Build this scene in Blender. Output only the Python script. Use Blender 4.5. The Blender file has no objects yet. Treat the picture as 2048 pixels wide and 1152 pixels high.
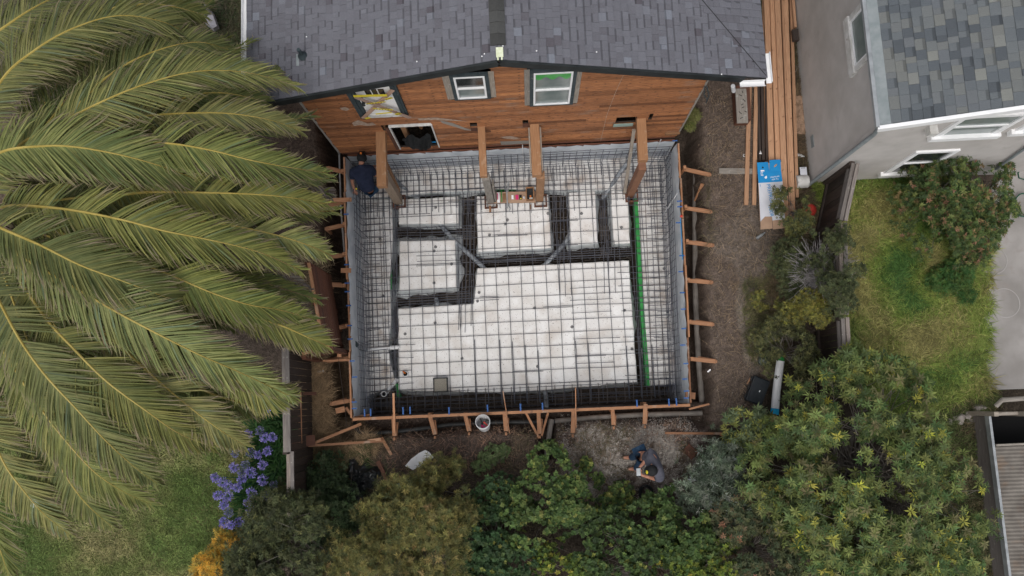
import bpy, bmesh, math, random
import numpy as np
from mathutils import Vector, Matrix
random.seed(7); rng = np.random.default_rng(11)
S = bpy.context.scene; COL = S.collection

# ------------------------------------------------------------------ camera
F = 1593.0; CX, CY = 1024.0, 576.0; NX, NY = 1060.0, 800.0; H = 17.4
_d = np.array([NX-CX, -(NY-CY), -F]); _d /= np.linalg.norm(_d)
_u = np.array([-math.sin(math.radians(2.7)), math.cos(math.radians(2.7)), 0.0])
_Y = _u - _u.dot(_d)*_d; _Y /= np.linalg.norm(_Y); _Z = -_d; _X = np.cross(_Y, _Z)
R = np.array([_X, _Y, _Z]); CAMP = np.array([0, 0, H])
cd = bpy.data.cameras.new('camera'); cam = bpy.data.objects.new('camera', cd); COL.objects.link(cam)
cd.sensor_width = 36; cd.lens = F/2048*36; cd.clip_end = 400; cd.clip_start = 0.1
m4 = Matrix.Identity(4)
for i in range(3):
    for j in range(3): m4[i][j] = float(R[i, j])
m4[0][3], m4[1][3], m4[2][3] = 0, 0, H
cam.matrix_world = m4; S.camera = cam

# ------------------------------------------------------------------ world, sun, exposure
w = bpy.data.worlds.new('World'); S.world = w; w.use_nodes = True
nt = w.node_tree; nt.nodes.clear()
out = nt.nodes.new('ShaderNodeOutputWorld'); bg = nt.nodes.new('ShaderNodeBackground')
sky = nt.nodes.new('ShaderNodeTexSky'); sky.sky_type = 'NISHITA'; sky.sun_disc = False
SUN_EL, SUN_AZ = 62, 200
sky.sun_elevation = math.radians(SUN_EL); sky.sun_rotation = math.radians(SUN_AZ)
sky.dust_density = 4.0; sky.air_density = 1.0; sky.ozone_density = 1.0
hs = nt.nodes.new('ShaderNodeHueSaturation'); hs.inputs['Saturation'].default_value = 0.30
nt.links.new(sky.outputs[0], hs.inputs['Color']); nt.links.new(hs.outputs[0], bg.inputs[0])
bg.inputs[1].default_value = 0.128; nt.links.new(bg.outputs[0], out.inputs[0])
sd = bpy.data.lights.new('sun', 'SUN'); sd.energy = 0.5; sd.angle = math.radians(45); sd.color = (1, .96, .9)
so = bpy.data.objects.new('sun', sd); COL.objects.link(so)
az = math.radians(SUN_AZ); el = math.radians(SUN_EL)
sv = Vector((math.sin(az)*math.cos(el), math.cos(az)*math.cos(el), math.sin(el)))
so.rotation_euler = sv.to_track_quat('Z', 'Y').to_euler(); so.location = (0, 0, 30)
S.view_settings.view_transform = 'Standard'; S.view_settings.look = 'None'
S.view_settings.exposure = 0.38; S.view_settings.gamma = 1.0; S.view_settings.use_curve_mapping = False

# ------------------------------------------------------------------ pixel -> place helpers
def ray(px, py): return R @ np.array([px-CX, -(py-CY), -F])
def P(px, py, z=0.0):
    r = ray(px, py); return CAMP + r*((z-H)/r[2])
def PY(px, py, y):
    r = ray(px, py); return CAMP + r*(y/r[1])
def PX(px, py, x):
    r = ray(px, py); return CAMP + r*(x/r[0])

# ------------------------------------------------------------------ noise
_lat = rng.random((64, 64, 8))
def vnoise(x, y, k=0):
    x = np.asarray(x, float); y = np.asarray(y, float)
    xi = np.floor(x).astype(int); yi = np.floor(y).astype(int); fx = x-xi; fy = y-yi
    fx = fx*fx*(3-2*fx); fy = fy*fy*(3-2*fy); L = _lat[:, :, k % 8]
    g = lambda a, b: L[a % 64, b % 64]
    return (g(xi, yi)*(1-fx)+g(xi+1, yi)*fx)*(1-fy)+(g(xi, yi+1)*(1-fx)+g(xi+1, yi+1)*fx)*fy
def fbm(x, y, f=1.0, k=0, o=4):
    s = 0; a = .5; t = 0
    for i in range(o):
        s = s+a*vnoise(x*f+i*7.3, y*f+i*3.1, k+i); t += a; a *= .5; f *= 2.03
    return s/t
def inpoly(x, y, poly):
    x = np.asarray(x); y = np.asarray(y); r = np.zeros(x.shape, bool); n = len(poly)
    for i in range(n):
        x1, y1 = poly[i][:2]; x2, y2 = poly[(i+1) % n][:2]
        if y1 == y2: continue
        c = ((y1 > y) != (y2 > y)) & (x < (x2-x1)*(y-y1)/(y2-y1)+x1); r ^= c
    return r
def wpoly(pts, z=0.0): return [P(a, b, z)[:2] for a, b in pts]

# ------------------------------------------------------------------ materials
def mat(name, c1, c2=None, scale=6.0, rough=.75, bump=.0, bscale=60, coord='Object', stretch=(1, 1, 1),
        tint=None, spots=None, metal=0, attr=None, detail=6, ramp=(.35, .65), spec=.3, bdist=.01):
    m = bpy.data.materials.new(name); m.use_nodes = True; t = m.node_tree; n = t.nodes; l = t.links
    b = n['Principled BSDF']; b.inputs['Roughness'].default_value = rough; b.inputs['Metallic'].default_value = metal
    b.inputs['Specular IOR Level'].default_value = spec
    tc = n.new('ShaderNodeTexCoord'); mp = n.new('ShaderNodeMapping'); mp.inputs['Scale'].default_value = stretch
    l.new(tc.outputs[coord], mp.inputs[0]); vec = mp.outputs[0]
    if attr:
        a = n.new('ShaderNodeAttribute'); a.attribute_name = attr; col = a.outputs['Color']
        nz = n.new('ShaderNodeTexNoise'); nz.inputs['Scale'].default_value = scale; nz.inputs['Detail'].default_value = detail
        l.new(vec, nz.inputs[0])
        mr = n.new('ShaderNodeMapRange'); mr.inputs[1].default_value = .3; mr.inputs[2].default_value = .7
        mr.inputs[3].default_value = 1-(c1 or .2); mr.inputs[4].default_value = 1+(c1 or .2); l.new(nz.outputs[0], mr.inputs[0])
        mx = n.new('ShaderNodeVectorMath'); mx.operation = 'SCALE'; l.new(col, mx.inputs[0]); l.new(mr.outputs[0], mx.inputs['Scale'])
        col = mx.outputs[0]
    elif c2 is None:
        rg = n.new('ShaderNodeRGB'); rg.outputs[0].default_value = (*c1, 1); col = rg.outputs[0]
    else:
        nz = n.new('ShaderNodeTexNoise'); nz.inputs['Scale'].default_value = scale; nz.inputs['Detail'].default_value = detail
        l.new(vec, nz.inputs[0]); cr = n.new('ShaderNodeValToRGB'); cr.color_ramp.elements[0].position = ramp[0]; cr.color_ramp.elements[1].position = ramp[1]
        cr.color_ramp.elements[0].color = (*c1, 1); cr.color_ramp.elements[1].color = (*c2, 1); l.new(nz.outputs[0], cr.inputs[0]); col = cr.outputs[0]
    if tint:   # per-piece value (face attribute) scales brightness and leans the hue
        a = n.new('ShaderNodeAttribute'); a.attribute_name = 'tint'
        cr = n.new('ShaderNodeValToRGB'); e = cr.color_ramp.elements
        e[0].position = 0; e[-1].position = 1; e[0].color = (*tint[0], 1); e[-1].color = (*tint[-1], 1)
        for k in range(1, len(tint)-1):
            q = e.new(k/(len(tint)-1)); q.color = (*tint[k], 1)
        l.new(a.outputs['Fac'], cr.inputs[0])
        mx = n.new('ShaderNodeVectorMath'); mx.operation = 'MULTIPLY'; l.new(col, mx.inputs[0]); l.new(cr.outputs[0], mx.inputs[1]); col = mx.outputs[0]
    for sp in (spots or []):   # (scale, threshold lo, hi, colour, strength)
        nz = n.new('ShaderNodeTexNoise'); nz.inputs['Scale'].default_value = sp[0]; nz.inputs['Detail'].default_value = 4
        l.new(tc.outputs['Object'], nz.inputs[0])
        mr = n.new('ShaderNodeMapRange'); mr.inputs[1].default_value = sp[1]; mr.inputs[2].default_value = sp[2]; mr.inputs[4].default_value = sp[4]
        l.new(nz.outputs[0], mr.inputs[0]); mx = n.new('ShaderNodeMix'); mx.data_type = 'RGBA'
        l.new(mr.outputs[0], mx.inputs['Factor']); l.new(col, mx.inputs['A']); mx.inputs['B'].default_value = (*sp[3], 1); col = mx.outputs['Result']
    l.new(col, b.inputs['Base Color'])
    if bump:
        nz = n.new('ShaderNodeTexNoise'); nz.inputs['Scale'].default_value = bscale; nz.inputs['Detail'].default_value = 5; l.new(vec, nz.inputs[0])
        bp = n.new('ShaderNodeBump'); bp.inputs['Strength'].default_value = bump; bp.inputs['Distance'].default_value = bdist
        l.new(nz.outputs[0], bp.inputs['Height']); l.new(bp.outputs[0], b.inputs['Normal'])
    return m
def woodmat(name, c1, c2, rough=.7, tint=((.72, .7, .68), (1, 1, 1), (1.25, 1.15, 1.05)), spots=None, bump=.35, g=(1.2, 28, 28)):
    return mat(name, c1, c2, scale=3, rough=rough, coord='UV', stretch=g, tint=tint, spots=spots, bump=bump, bscale=5, ramp=(.3, .7))
M = {}
M['leaf'] = mat('leaf', .12, attr='Col', scale=8, rough=.6, spec=.25)
_t = M['leaf'].node_tree; _b = _t.nodes['Principled BSDF']; _o = _t.nodes['Material Output']
_tr = _t.nodes.new('ShaderNodeBsdfTranslucent'); _ms = _t.nodes.new('ShaderNodeMixShader'); _ms.inputs[0].default_value = .3
_t.links.new(_b.inputs['Base Color'].links[0].from_socket, _tr.inputs[0]); _t.links.new(_b.outputs[0], _ms.inputs[1]); _t.links.new(_tr.outputs[0], _ms.inputs[2]); _t.links.new(_ms.outputs[0], _o.inputs[0])
M['ground'] = mat('ground', .38, attr='Col', scale=26, rough=.95, bump=.9, bscale=38, detail=10, spec=.1, bdist=.03)
M['twig'] = mat('twig', (.12, .1, .085), (.22, .2, .18), scale=9, rough=.85)
M['bark'] = mat('bark', (.07, .05, .035), (.15, .115, .085), scale=20, rough=.9, bump=.6)
M['form'] = woodmat('form_wood', (.27, .13, .068), (.46, .25, .14), tint=((.55, .5, .48), (.9, .88, .86), (1.05, 1.0, .95), (1.3, 1.25, 1.2)), spots=[(7, .6, .7, (.16, .09, .06), .6), (3, .6, .7, (.42, .34, .27), .5)])
M['lumber'] = woodmat('lumber', (.38, .21, .12), (.60, .37, .23), tint=((.6, .56, .52), (.95, .92, .9), (1.2, 1.15, 1.1)), spots=[(9, .66, .72, (.2, .09, .045), .7)])
M['siding'] = woodmat('siding', (.15, .062, .029), (.50, .222, .098), rough=.65, tint=((.5, .46, .45), (.86, .82, .8), (1.08, 1.03, .98), (1.45, 1.4, 1.25)), spots=[(.9, .48, .68, (.14, .065, .035), .55), (1.7, .58, .72, (.34, .25, .19), .4), (9, .62, .72, (.07, .035, .022), .65)], g=(2.2, 34, 34))
M['beam'] = woodmat('beam', (.24, .125, .062), (.38, .21, .11), spots=[(5, .6, .7, (.5, .36, .25), .5)])
M['greywood'] = woodmat('weathered_wood', (.17, .15, .13), (.36, .33, .29), spots=[(12, .62, .7, (.42, .42, .38), .6)])
M['capwood'] = woodmat('grey_cap_wood', (.12, .105, .10), (.27, .245, .225), spots=[(12, .66, .72, (.4, .38, .35), .5)])
M['darkwood'] = woodmat('dark_wood', (.028, .021, .018), (.07, .052, .043))
M['redwood'] = woodmat('red_wood', (.085, .035, .022), (.15, .065, .04))
M['black'] = mat('black_paint', (.012, .015, .016), (.025, .03, .031), scale=4, rough=.6)
M['hole'] = mat('dark_interior', (.006, .006, .006), rough=1)  # near-black colour stands in for shade inside pipes and the shed opening
M['white'] = mat('white_paint', (.80, .80, .80), (.87, .87, .87), scale=5, rough=.45)
M['dirtywhite'] = mat('dirty_white_paint', (.5, .49, .46), (.68, .67, .65), scale=7, rough=.7, spots=[(11, .6, .7, (.3, .25, .2), .6)])
M['stucco'] = mat('grey_stucco', (.46, .435, .41), (.53, .50, .475), scale=2.5, rough=.95, spots=[(1.1, .5, .7, (.40, .37, .34), .45), (6, .62, .74, (.36, .33, .30), .35)], bump=.6, bscale=160, bdist=.006)
M['liner'] = mat('pale_liner', (.48, .52, .56), (.64, .67, .70), scale=3, rough=.6, bump=.2, bscale=6)
M['membrane'] = mat('white_membrane', (.72, .70, .67), (.86, .855, .84), scale=2.2, rough=.6, bump=.35, bscale=5,
                    spots=[(1.7, .50, .72, (.56, .50, .44), .7), (34, .645, .70, (.20, .17, .15), .75), (90, .66, .72, (.22, .19, .17), .6)], bdist=.03)
M['skirt'] = mat('membrane_skirt', (.56, .60, .61), (.7, .72, .72), scale=4, rough=.5)
M['stained'] = mat('stained_membrane', (.60, .58, .56), (.78, .77, .75), scale=3, rough=.6, bump=.3, bscale=7,
                   spots=[(2.2, .5, .7, (.36, .27, .20), .7), (30, .63, .69, (.16, .12, .09), .75), (80, .64, .7, (.16, .13, .11), .6)], bdist=.03)
M['rebar'] = mat('epoxy_rebar', (.058, .066, .09), (.10, .10, .11), scale=3, rough=.5, spec=.4)
M['rustbar'] = mat('rusty_rebar', (.11, .10, .098), (.17, .14, .12), scale=5, rough=.7)
M['green'] = mat('green_foam', (.02, .20, .04), (.04, .30, .07), scale=6, rough=.6, bump=.3)
M['pipewrap'] = mat('wrapped_pipe', (.16, .18, .20), (.34, .36, .38), scale=11, rough=.5, bump=.5, bscale=12)
M['drain'] = mat('drain_pipe', (.15, .135, .12), (.22, .20, .18), scale=5, rough=.7)
M['blackpipe'] = mat('black_pipe', (.012, .014, .015), (.03, .032, .032), scale=9, rough=.5)
M['pvc'] = mat('pvc', (.55, .56, .57), (.66, .66, .66), scale=5, rough=.4)
M['tape'] = mat('blue_tape', (.03, .09, .28), (.05, .15, .38), scale=20, rough=.6)
M['yellow'] = mat('caution_yellow', (.62, .50, .03), (.72, .58, .05), scale=6, rough=.5)
M['ink'] = mat('black_ink', (.01, .01, .01), rough=.6)
M['concrete'] = mat('concrete', (.24, .225, .21), (.37, .35, .335), scale=1.1, rough=.9, bump=.25, bscale=90, spots=[(3, .58, .72, (.25, .22, .2), .6)])
M['blue'] = mat('print_blue', (.01, .22, .52), (.015, .26, .58), scale=4, rough=.5)
M['card'] = mat('cardboard', (.34, .22, .15), (.42, .28, .19), scale=5, rough=.85)
M['cardwhite'] = mat('printed_white', (.56, .57, .62), (.64, .65, .69), scale=3, rough=.6)
M['skin'] = mat('skin', (.36, .17, .11), (.42, .21, .14), scale=9, rough=.55)
M['greyshirt'] = mat('grey_shirt', (.065, .066, .085), (.09, .09, .11), scale=12, rough=.9, bump=.4, bscale=18)
M['navy'] = mat('navy_shirt', (.010, .015, .035), (.018, .024, .05), scale=12, rough=.9, bump=.4, bscale=14)
M['denim'] = mat('denim', (.012, .035, .07), (.025, .055, .1), scale=16, rough=.9)
M['cap'] = mat('black_fabric', (.008, .009, .01), (.016, .017, .018), scale=20, rough=.85)
M['boot'] = mat('boot', (.11, .08, .055), (.16, .12, .09), scale=12, rough=.8)
M['orange'] = mat('orange_fabric', (.6, .16, .02), rough=.7)
M['tarp'] = mat('black_plastic', (.008, .01, .011), (.02, .022, .024), scale=5, rough=.3, bump=.8, bscale=9, spec=.5, bdist=.05)
M['case'] = mat('black_case', (.012, .016, .02), (.02, .025, .03), scale=14, rough=.45)
M['metal'] = mat('corrugated_metal', (.12, .105, .09), (.21, .19, .165), scale=2.5, rough=.6, spots=[(3, .55, .7, (.2, .13, .08), .6)])
M['galv'] = mat('galvanised', (.3, .32, .33), (.42, .44, .45), scale=6, rough=.4, metal=.4)
M['glass'] = mat('window_glass', (.16, .20, .19), (.24, .27, .26), scale=3, rough=.15, spec=.6)
M['darkglass'] = mat('dark_window_glass', (.012, .015, .015), (.04, .045, .045), scale=4, rough=.12, spec=.6)
M['curtain'] = mat('green_curtain', (.05, .30, .06), (.14, .42, .14), scale=4, rough=.7)
M['pink'] = mat('pink_print', (.62, .03, .16), rough=.5)
M['red'] = mat('red_plastic', (.50, .045, .035), (.6, .08, .05), scale=5, rough=.5)
M['hose'] = mat('green_hose', (.01, .07, .045), (.02, .1, .06), scale=9, rough=.45)
M['soil'] = mat('grey_grit', (.22, .20, .165), (.34, .32, .27), scale=60, rough=.95, bump=.6, bscale=90)
M['darkstone'] = mat('spacer_grey', (.14, .14, .14), (.22, .22, .22), scale=20, rough=.9)
M['rock'] = mat('rock', (.22, .19, .17), (.36, .33, .30), scale=5, rough=.95, bump=.6, bscale=14)
M['teal'] = mat('grey_teal_paint', (.028, .042, .048), (.05, .066, .072), scale=7, rough=.7, spots=[(22, .66, .72, (.35, .33, .3), .5)])
M['flash'] = mat('grey_flashing', (.20, .23, .235), (.26, .285, .29), scale=8, rough=.7, bump=.2)
M['bluegreen'] = mat('faded_green', (.25, .33, .29), rough=.6)
M['smear'] = mat('pale_residue', (.30, .20, .14), (.44, .34, .27), scale=14, rough=.9)
M['underlay'] = mat('felt_underlay', (.03, .03, .032), rough=.95)  # dark felt sheet below the tabs, also used for the hip line
def shingmat(name, ramp, base=(.98, 1.04)):
    m = mat(name, (base[0],)*3, (base[1],)*3, scale=3, rough=.95, tint=ramp, bump=.7, bscale=200, bdist=.004, spec=.1)
    t = m.node_tree; b = t.nodes['Principled BSDF']; src = b.inputs['Base Color'].links[0].from_socket
    nz = t.nodes.new('ShaderNodeTexNoise'); nz.inputs['Scale'].default_value = 170; nz.inputs['Detail'].default_value = 3
    tc = t.nodes.new('ShaderNodeTexCoord'); t.links.new(tc.outputs['Object'], nz.inputs[0])
    mr = t.nodes.new('ShaderNodeMapRange'); mr.inputs[1].default_value = .3; mr.inputs[2].default_value = .7; mr.inputs[3].default_value = .62; mr.inputs[4].default_value = 1.4
    t.links.new(nz.outputs[0], mr.inputs[0])
    # the printed dark line along one side of some tabs (flat print, from the piece's UV)
    uv = t.nodes.new('ShaderNodeSeparateXYZ'); t.links.new(tc.outputs['UV'], uv.inputs[0])
    ck = t.nodes.new('ShaderNodeMath'); ck.operation = 'GREATER_THAN'; ck.inputs[1].default_value = .605; t.links.new(uv.outputs[1], ck.inputs[0])
    mu = t.nodes.new('ShaderNodeMath'); mu.operation = 'MULTIPLY'; t.links.new(ck.outputs[0], mu.inputs[0]); mu.inputs[1].default_value = .34
    sb = t.nodes.new('ShaderNodeMath'); sb.operation = 'SUBTRACT'; sb.inputs[0].default_value = 1; t.links.new(mu.outputs[0], sb.inputs[1])
    m2 = t.nodes.new('ShaderNodeMath'); m2.operation = 'MULTIPLY'; t.links.new(mr.outputs[0], m2.inputs[0]); t.links.new(sb.outputs[0], m2.inputs[1])
    vm = t.nodes.new('ShaderNodeVectorMath'); vm.operation = 'SCALE'; t.links.new(src, vm.inputs[0]); t.links.new(m2.outputs[0], vm.inputs['Scale'])
    t.links.new(vm.outputs[0], b.inputs['Base Color']); return m
M['shingle'] = shingmat('slate_grey_shingle', ((.100, .092, .104), (.128, .126, .142), (.142, .142, .160), (.155, .156, .176), (.185, .196, .225)))
M['ridge'] = shingmat('dark_ridge_shingle', ((.06, .06, .058), (.085, .086, .083)))
M['shingle2'] = shingmat('mixed_grey_shingle', ((.085, .095, .105), (.105, .118, .13), (.135, .148, .155), (.165, .17, .16), (.125, .137, .15), (.20, .205, .19)))

# ------------------------------------------------------------------ objects
def setp(o, label=None, cat=None, group=None, kind=None):
    if label: o['label'] = label
    if cat: o['category'] = cat
    if group: o['group'] = group
    if kind: o['kind'] = kind
    return o
def wloc(p): return Vector(p['_loc']) if p is not None and '_loc' in p else Vector((0, 0, 0))
def link(name, me, parent, loc):
    o = bpy.data.objects.new(name, me); COL.objects.link(o)
    if parent is not None: o.parent = parent; o.location = Vector(loc)-wloc(parent)
    else: o.location = loc
    o['_loc'] = tuple(loc); return o
def thing(name, label, cat, loc, group=None):
    o = bpy.data.objects.new(name, None); COL.objects.link(o); o.location = tuple(float(v) for v in loc); o['_loc'] = tuple(float(v) for v in loc)
    o.empty_display_size = .2
    return setp(o, label, cat, group)
class MB:
    def __init__(s): s.v = []; s.f = []; s.uv = []; s.t = []; s.mi = []; s.tint = None
    def face(s, idx, uv=None, mi=0):
        s.f.append(idx); s.uv.append(uv or [(0, 0)]*len(idx)); s.t.append(s.tint if s.tint is not None else .5); s.mi.append(mi)
    def quad(s, a, b, c, d, mi=0):
        i = len(s.v); s.v += [tuple(a), tuple(b), tuple(c), tuple(d)]; s.face([i, i+1, i+2, i+3], [(0, 0), (1, 0), (1, 1), (0, 1)], mi)
    def beam(s, p0, p1, wd, th, up=(0, 0, 1), off=None, tint=None, taper=1.0, mi=0, point=0):
        """box from p0 to p1, wd across, th along 'up'; UV u runs along the length in metres"""
        p0 = Vector(p0); p1 = Vector(p1); T = (p1-p0); L = T.length; T = T/max(L, 1e-6); up = Vector(up)
        sd = T.cross(up)
        if sd.length < 1e-4: sd = T.cross(Vector((1, 0, 0)))
        sd.normalize(); up = sd.cross(T).normalized()
        s.tint = random.random() if tint is None else tint
        ou = random.random()*9 if off is None else off; ov = random.random()*9
        i = len(s.v)
        for q, k in ((p0, 1), (p1, taper)):
            for a, b in ((-1, -1), (1, -1), (1, 1), (-1, 1)):
                s.v.append(tuple(q+sd*(a*wd/2*k)+up*(b*th/2*k)))
        def uvq(u0, u1, v0, v1): return [(ou+u0, ov+v0), (ou+u1, ov+v0), (ou+u1, ov+v1), (ou+u0, ov+v1)]
        s.face([i+3, i+2, i+1, i], uvq(0, wd, 0, th), mi); s.face([i+4, i+5, i+6, i+7], uvq(0, wd, 0, th), mi)
        for a, b, wv in ((0, 1, wd), (1, 2, th), (2, 3, wd), (3, 0, th)):
            s.face([i+a, i+b, i+b+4, i+a+4], [(ou, ov), (ou, ov+wv), (ou+L, ov+wv), (ou+L, ov)], mi)
        s.tint = None; return s
    def box(s, x0, x1, y0, y1, z0, z1, tint=None, mi=0, along=None):
        dx, dy, dz = x1-x0, y1-y0, z1-z0; along = along or ('x' if dx >= dy and dx >= dz else 'y' if dy >= dz else 'z')
        cx, cy, cz = (x0+x1)/2, (y0+y1)/2, (z0+z1)/2
        if along == 'x': s.beam((x0, cy, cz), (x1, cy, cz), dy, dz, tint=tint, mi=mi)
        elif along == 'y': s.beam((cx, y0, cz), (cx, y1, cz), dx, dz, tint=tint, mi=mi)
        else: s.beam((cx, cy, z0), (cx, cy, z1), dx, dy, up=(0, 1, 0), tint=tint, mi=mi)
        return s
    def tube(s, pts, r, n=8, caps=True, tint=None, mi=0):
        pts = [Vector(p) for p in pts]; rs = r if hasattr(r, '__len__') else [r]*len(pts); s.tint = random.random() if tint is None else tint
        base = len(s.v); prev = None; L = 0
        for k, p in enumerate(pts):
            T = (pts[min(k+1, len(pts)-1)]-pts[max(k-1, 0)]).normalized()
            a = T.cross(prev) if prev is not None and T.cross(prev).length > 1e-3 else (T.cross(Vector((0, 0, 1))) if abs(T.z) < .95 else T.cross(Vector((1, 0, 0))))
            if prev is not None: sd = (prev-T*prev.dot(T)).normalized()
            else: sd = a.normalized()
            prev = sd; u = T.cross(sd)
            for j in range(n):
                th = 2*math.pi*j/n; s.v.append(tuple(p+(sd*math.cos(th)+u*math.sin(th))*rs[k]))
        for k in range(len(pts)-1):
            L2 = L+(pts[k+1]-pts[k]).length
            for j in range(n):
                a = base+k*n+j; b = base+k*n+(j+1) % n
                s.face([a, b, b+n, a+n], [(L, j/n), (L, (j+1)/n), (L2, (j+1)/n), (L2, j/n)], mi)
            L = L2
        if caps:
            s.face([base+j for j in range(n)][::-1], None, mi); s.face([base+(len(pts)-1)*n+j for j in range(n)], None, mi)
        s.tint = None; return s
    def lathe(s, prof, c=(0, 0, 0), ax=(0, 0, 1), n=16, mi=0, sx=1, sy=1):
        ax = Vector(ax).normalized(); a = ax.orthogonal().normalized(); b = ax.cross(a); c = Vector(c); base = len(s.v)
        for r, h in prof:
            for j in range(n):
                th = 2*math.pi*j/n; s.v.append(tuple(c+ax*h+a*(math.cos(th)*r*sx)+b*(math.sin(th)*r*sy)))
        for k in range(len(prof)-1):
            for j in range(n):
                p = base+k*n+j; q = base+k*n+(j+1) % n; s.face([p, q, q+n, p+n], None, mi)
        return s
    def poly_prism(s, pts, z0, z1, mi=0):
        n = len(pts); b = len(s.v)
        for z in (z0, z1):
            for p in pts: s.v.append((p[0], p[1], z))
        s.face(list(range(b+n, b+2*n)), None, mi); s.face(list(range(b, b+n))[::-1], None, mi)
        for k in range(n): s.face([b+k, b+(k+1) % n, b+n+(k+1) % n, b+n+k], None, mi)
        return s
    def build(s, name, m, parent=None, loc=None, smooth=False, kind=None, label=None, bevel=0):
        V = np.array(s.v, float)
        if loc is None:
            loc = (V.min(0)+V.max(0))/2; loc[2] = V[:, 2].min()
        loc = [float(q) for q in loc]
        me = bpy.data.meshes.new(name); me.from_pydata((V-np.array(loc)).tolist(), [], s.f)
        ul = me.uv_layers.new(name='UVMap'); flat = [c for f in s.uv for p in f for c in p]; ul.data.foreach_set('uv', flat)
        at = me.attributes.new('tint', 'FLOAT', 'FACE'); at.data.foreach_set('value', s.t)
        for mm in (m if isinstance(m, (list, tuple)) else [m]): me.materials.append(M[mm] if isinstance(mm, str) else mm)
        me.polygons.foreach_set('material_index', s.mi)
        if smooth: me.polygons.foreach_set('use_smooth', [True]*len(s.f))
        me.update(); o = link(name, me, parent, loc)
        if kind: o['kind'] = kind
        if label: o['label'] = label
        if bevel:
            b = o.modifiers.new('bevel', 'BEVEL'); b.width = bevel; b.segments = 2; b.limit_method = 'ANGLE'
        return o
def npmesh(name, V, Fa, col, m, parent=None, loc=None, kind=None, smooth=False):
    V = np.asarray(V, float)
    if loc is None: loc = [V[:, 0].mean(), V[:, 1].mean(), V[:, 2].min()]
    loc = [float(q) for q in loc]; V = V-np.array(loc)
    me = bpy.data.meshes.new(name); Fa = np.asarray(Fa, np.int32); k = Fa.shape[1]
    me.vertices.add(len(V)); me.vertices.foreach_set('co', V.astype(np.float32).ravel())
    me.loops.add(Fa.size); me.loops.foreach_set('vertex_index', Fa.ravel())
    me.polygons.add(len(Fa)); me.polygons.foreach_set('loop_start', np.arange(0, Fa.size, k, dtype=np.int32)); me.polygons.foreach_set('loop_total', np.full(len(Fa), k, np.int32))
    if smooth: me.polygons.foreach_set('use_smooth', np.ones(len(Fa), bool))
    if col is not None:
        a = me.attributes.new('Col', 'FLOAT_COLOR', 'POINT'); c = np.ones((len(V), 4), np.float32); c[:, :3] = col; a.data.foreach_set('color', c.ravel())
    me.materials.append(M[m]); me.update(calc_edges=True); me.validate()
    o = link(name, me, parent, loc)
    if kind: o['kind'] = kind
    return o

# ================================================================== GROUND
SITE = [P(690, 335, .1), P(706, 835, .1), P(1380, 808, .1), P(1355, 285, .1)]   # NW SW SE NE corners of the formwork
XW0, XW1, XE1, XE0 = SITE[0][0], SITE[1][0], SITE[2][0], SITE[3][0]; YS = -.22; YN = 5.74
def xw(y): t = (y-YS)/(YN-YS); return XW1+(XW0-XW1)*t
def xe(y): t = (y-YS)/(YN-YS); return XE1+(XE0-XE1)*t
def axis(a, b, step, far, big):
    c = np.arange(a, b, step); l = []; q = a; s = step
    while q > far[0]: s *= 1.12; q -= s; l.append(q)
    r = []; q = c[-1]; s = step
    while q < far[1]: s *= 1.12; q += s; r.append(q)
    return np.array(l[::-1]+list(c)+r)
gx = axis(-12.6, 12.4, .06, (-70, 70), 2); gy = axis(-5.2, 7.4, .055, (-70, 70), 2)
GX, GY = np.meshgrid(gx, gy)
nse = fbm(GX, GY, 1.6, 0)-.5; nf = fbm(GX, GY, 9, 2)-.5; nr = fbm(GX, GY, 3.5, 4)-.5
JX = GX+nse*.35+nr*.25; JY = GY+(fbm(GX, GY, 1.6, 5)-.5)*.35+(fbm(GX, GY, 3.5, 6)-.5)*.25
def msk(px): return inpoly(JX, JY, wpoly(px))
Cg = np.empty(GX.shape+(3,)); Cg[:] = (.105, .082, .066)
def paint(mask, c, a=1.0):
    Cg[mask] = Cg[mask]*(1-a)+np.array(c)*a
mulch = msk([(600, 880), (1480, 840), (1640, 640), (2100, 760), (2100, 1300), (560, 1300)]); paint(mulch, (.045, .036, .027))
paint(msk([(620, 830), (1500, 800), (1500, 1000), (1380, 1060), (1200, 1000), (900, 980), (640, 960)]), (.082, .062, .052))
paint(msk([(1390, 150), (1530, 150), (1530, 820), (1440, 870), (1390, 850)]), (.115, .088, .071))
paint(msk([(1470, 560), (1560, 540), (1560, 700), (1500, 760), (1480, 650)]), (.165, .14, .115), .8)
paint(msk([(1400, 460), (1520, 400), (1600, 480), (1560, 640), (1480, 560)]), (.15, .125, .105), .6)
sand = msk([(1130, 850), (1200, 835), (1330, 850), (1370, 890), (1350, 940), (1260, 930), (1200, 990), (1130, 960)]); paint(sand & (nr > -.09), (.27, .245, .215), .92)
paint(msk([(1180, 880), (1400, 860), (1400, 990), (1200, 960)]) & (nf > .04), (.22, .2, .175), .6)
straw = msk([(610, 700), (690, 700), (700, 830), (740, 890), (640, 910), (620, 860)]); paint(straw, (.19, .135, .085), .8)
paint(msk([(560, 180), (700, 240), (690, 520), (600, 560), (520, 400)]), (.085, .062, .048))
lawn = msk([(-400, 700), (540, 780), (575, 900), (570, 1010), (470, 1060), (400, 1300), (-400, 1300)])
paint(lawn, (.13, .15, .055)); paint(lawn & (nse > .03), (.19, .175, .085), .7); paint(lawn & (nr > .1), (.085, .12, .03), .6)
gr = msk([(1640, 380), (1830, 340), (1960, 380), (1970, 780), (1800, 830), (1650, 740)])
paint(gr, (.13, .15, .04)); paint(gr & (nse > .02), (.17, .165, .055), .7); paint(gr & (GY > 3.6), (.035, .06, .014), .7)
paint(msk([(1560, 320), (1620, 320), (1625, 460), (1570, 470)]), (.075, .05, .036), .8)
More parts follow.
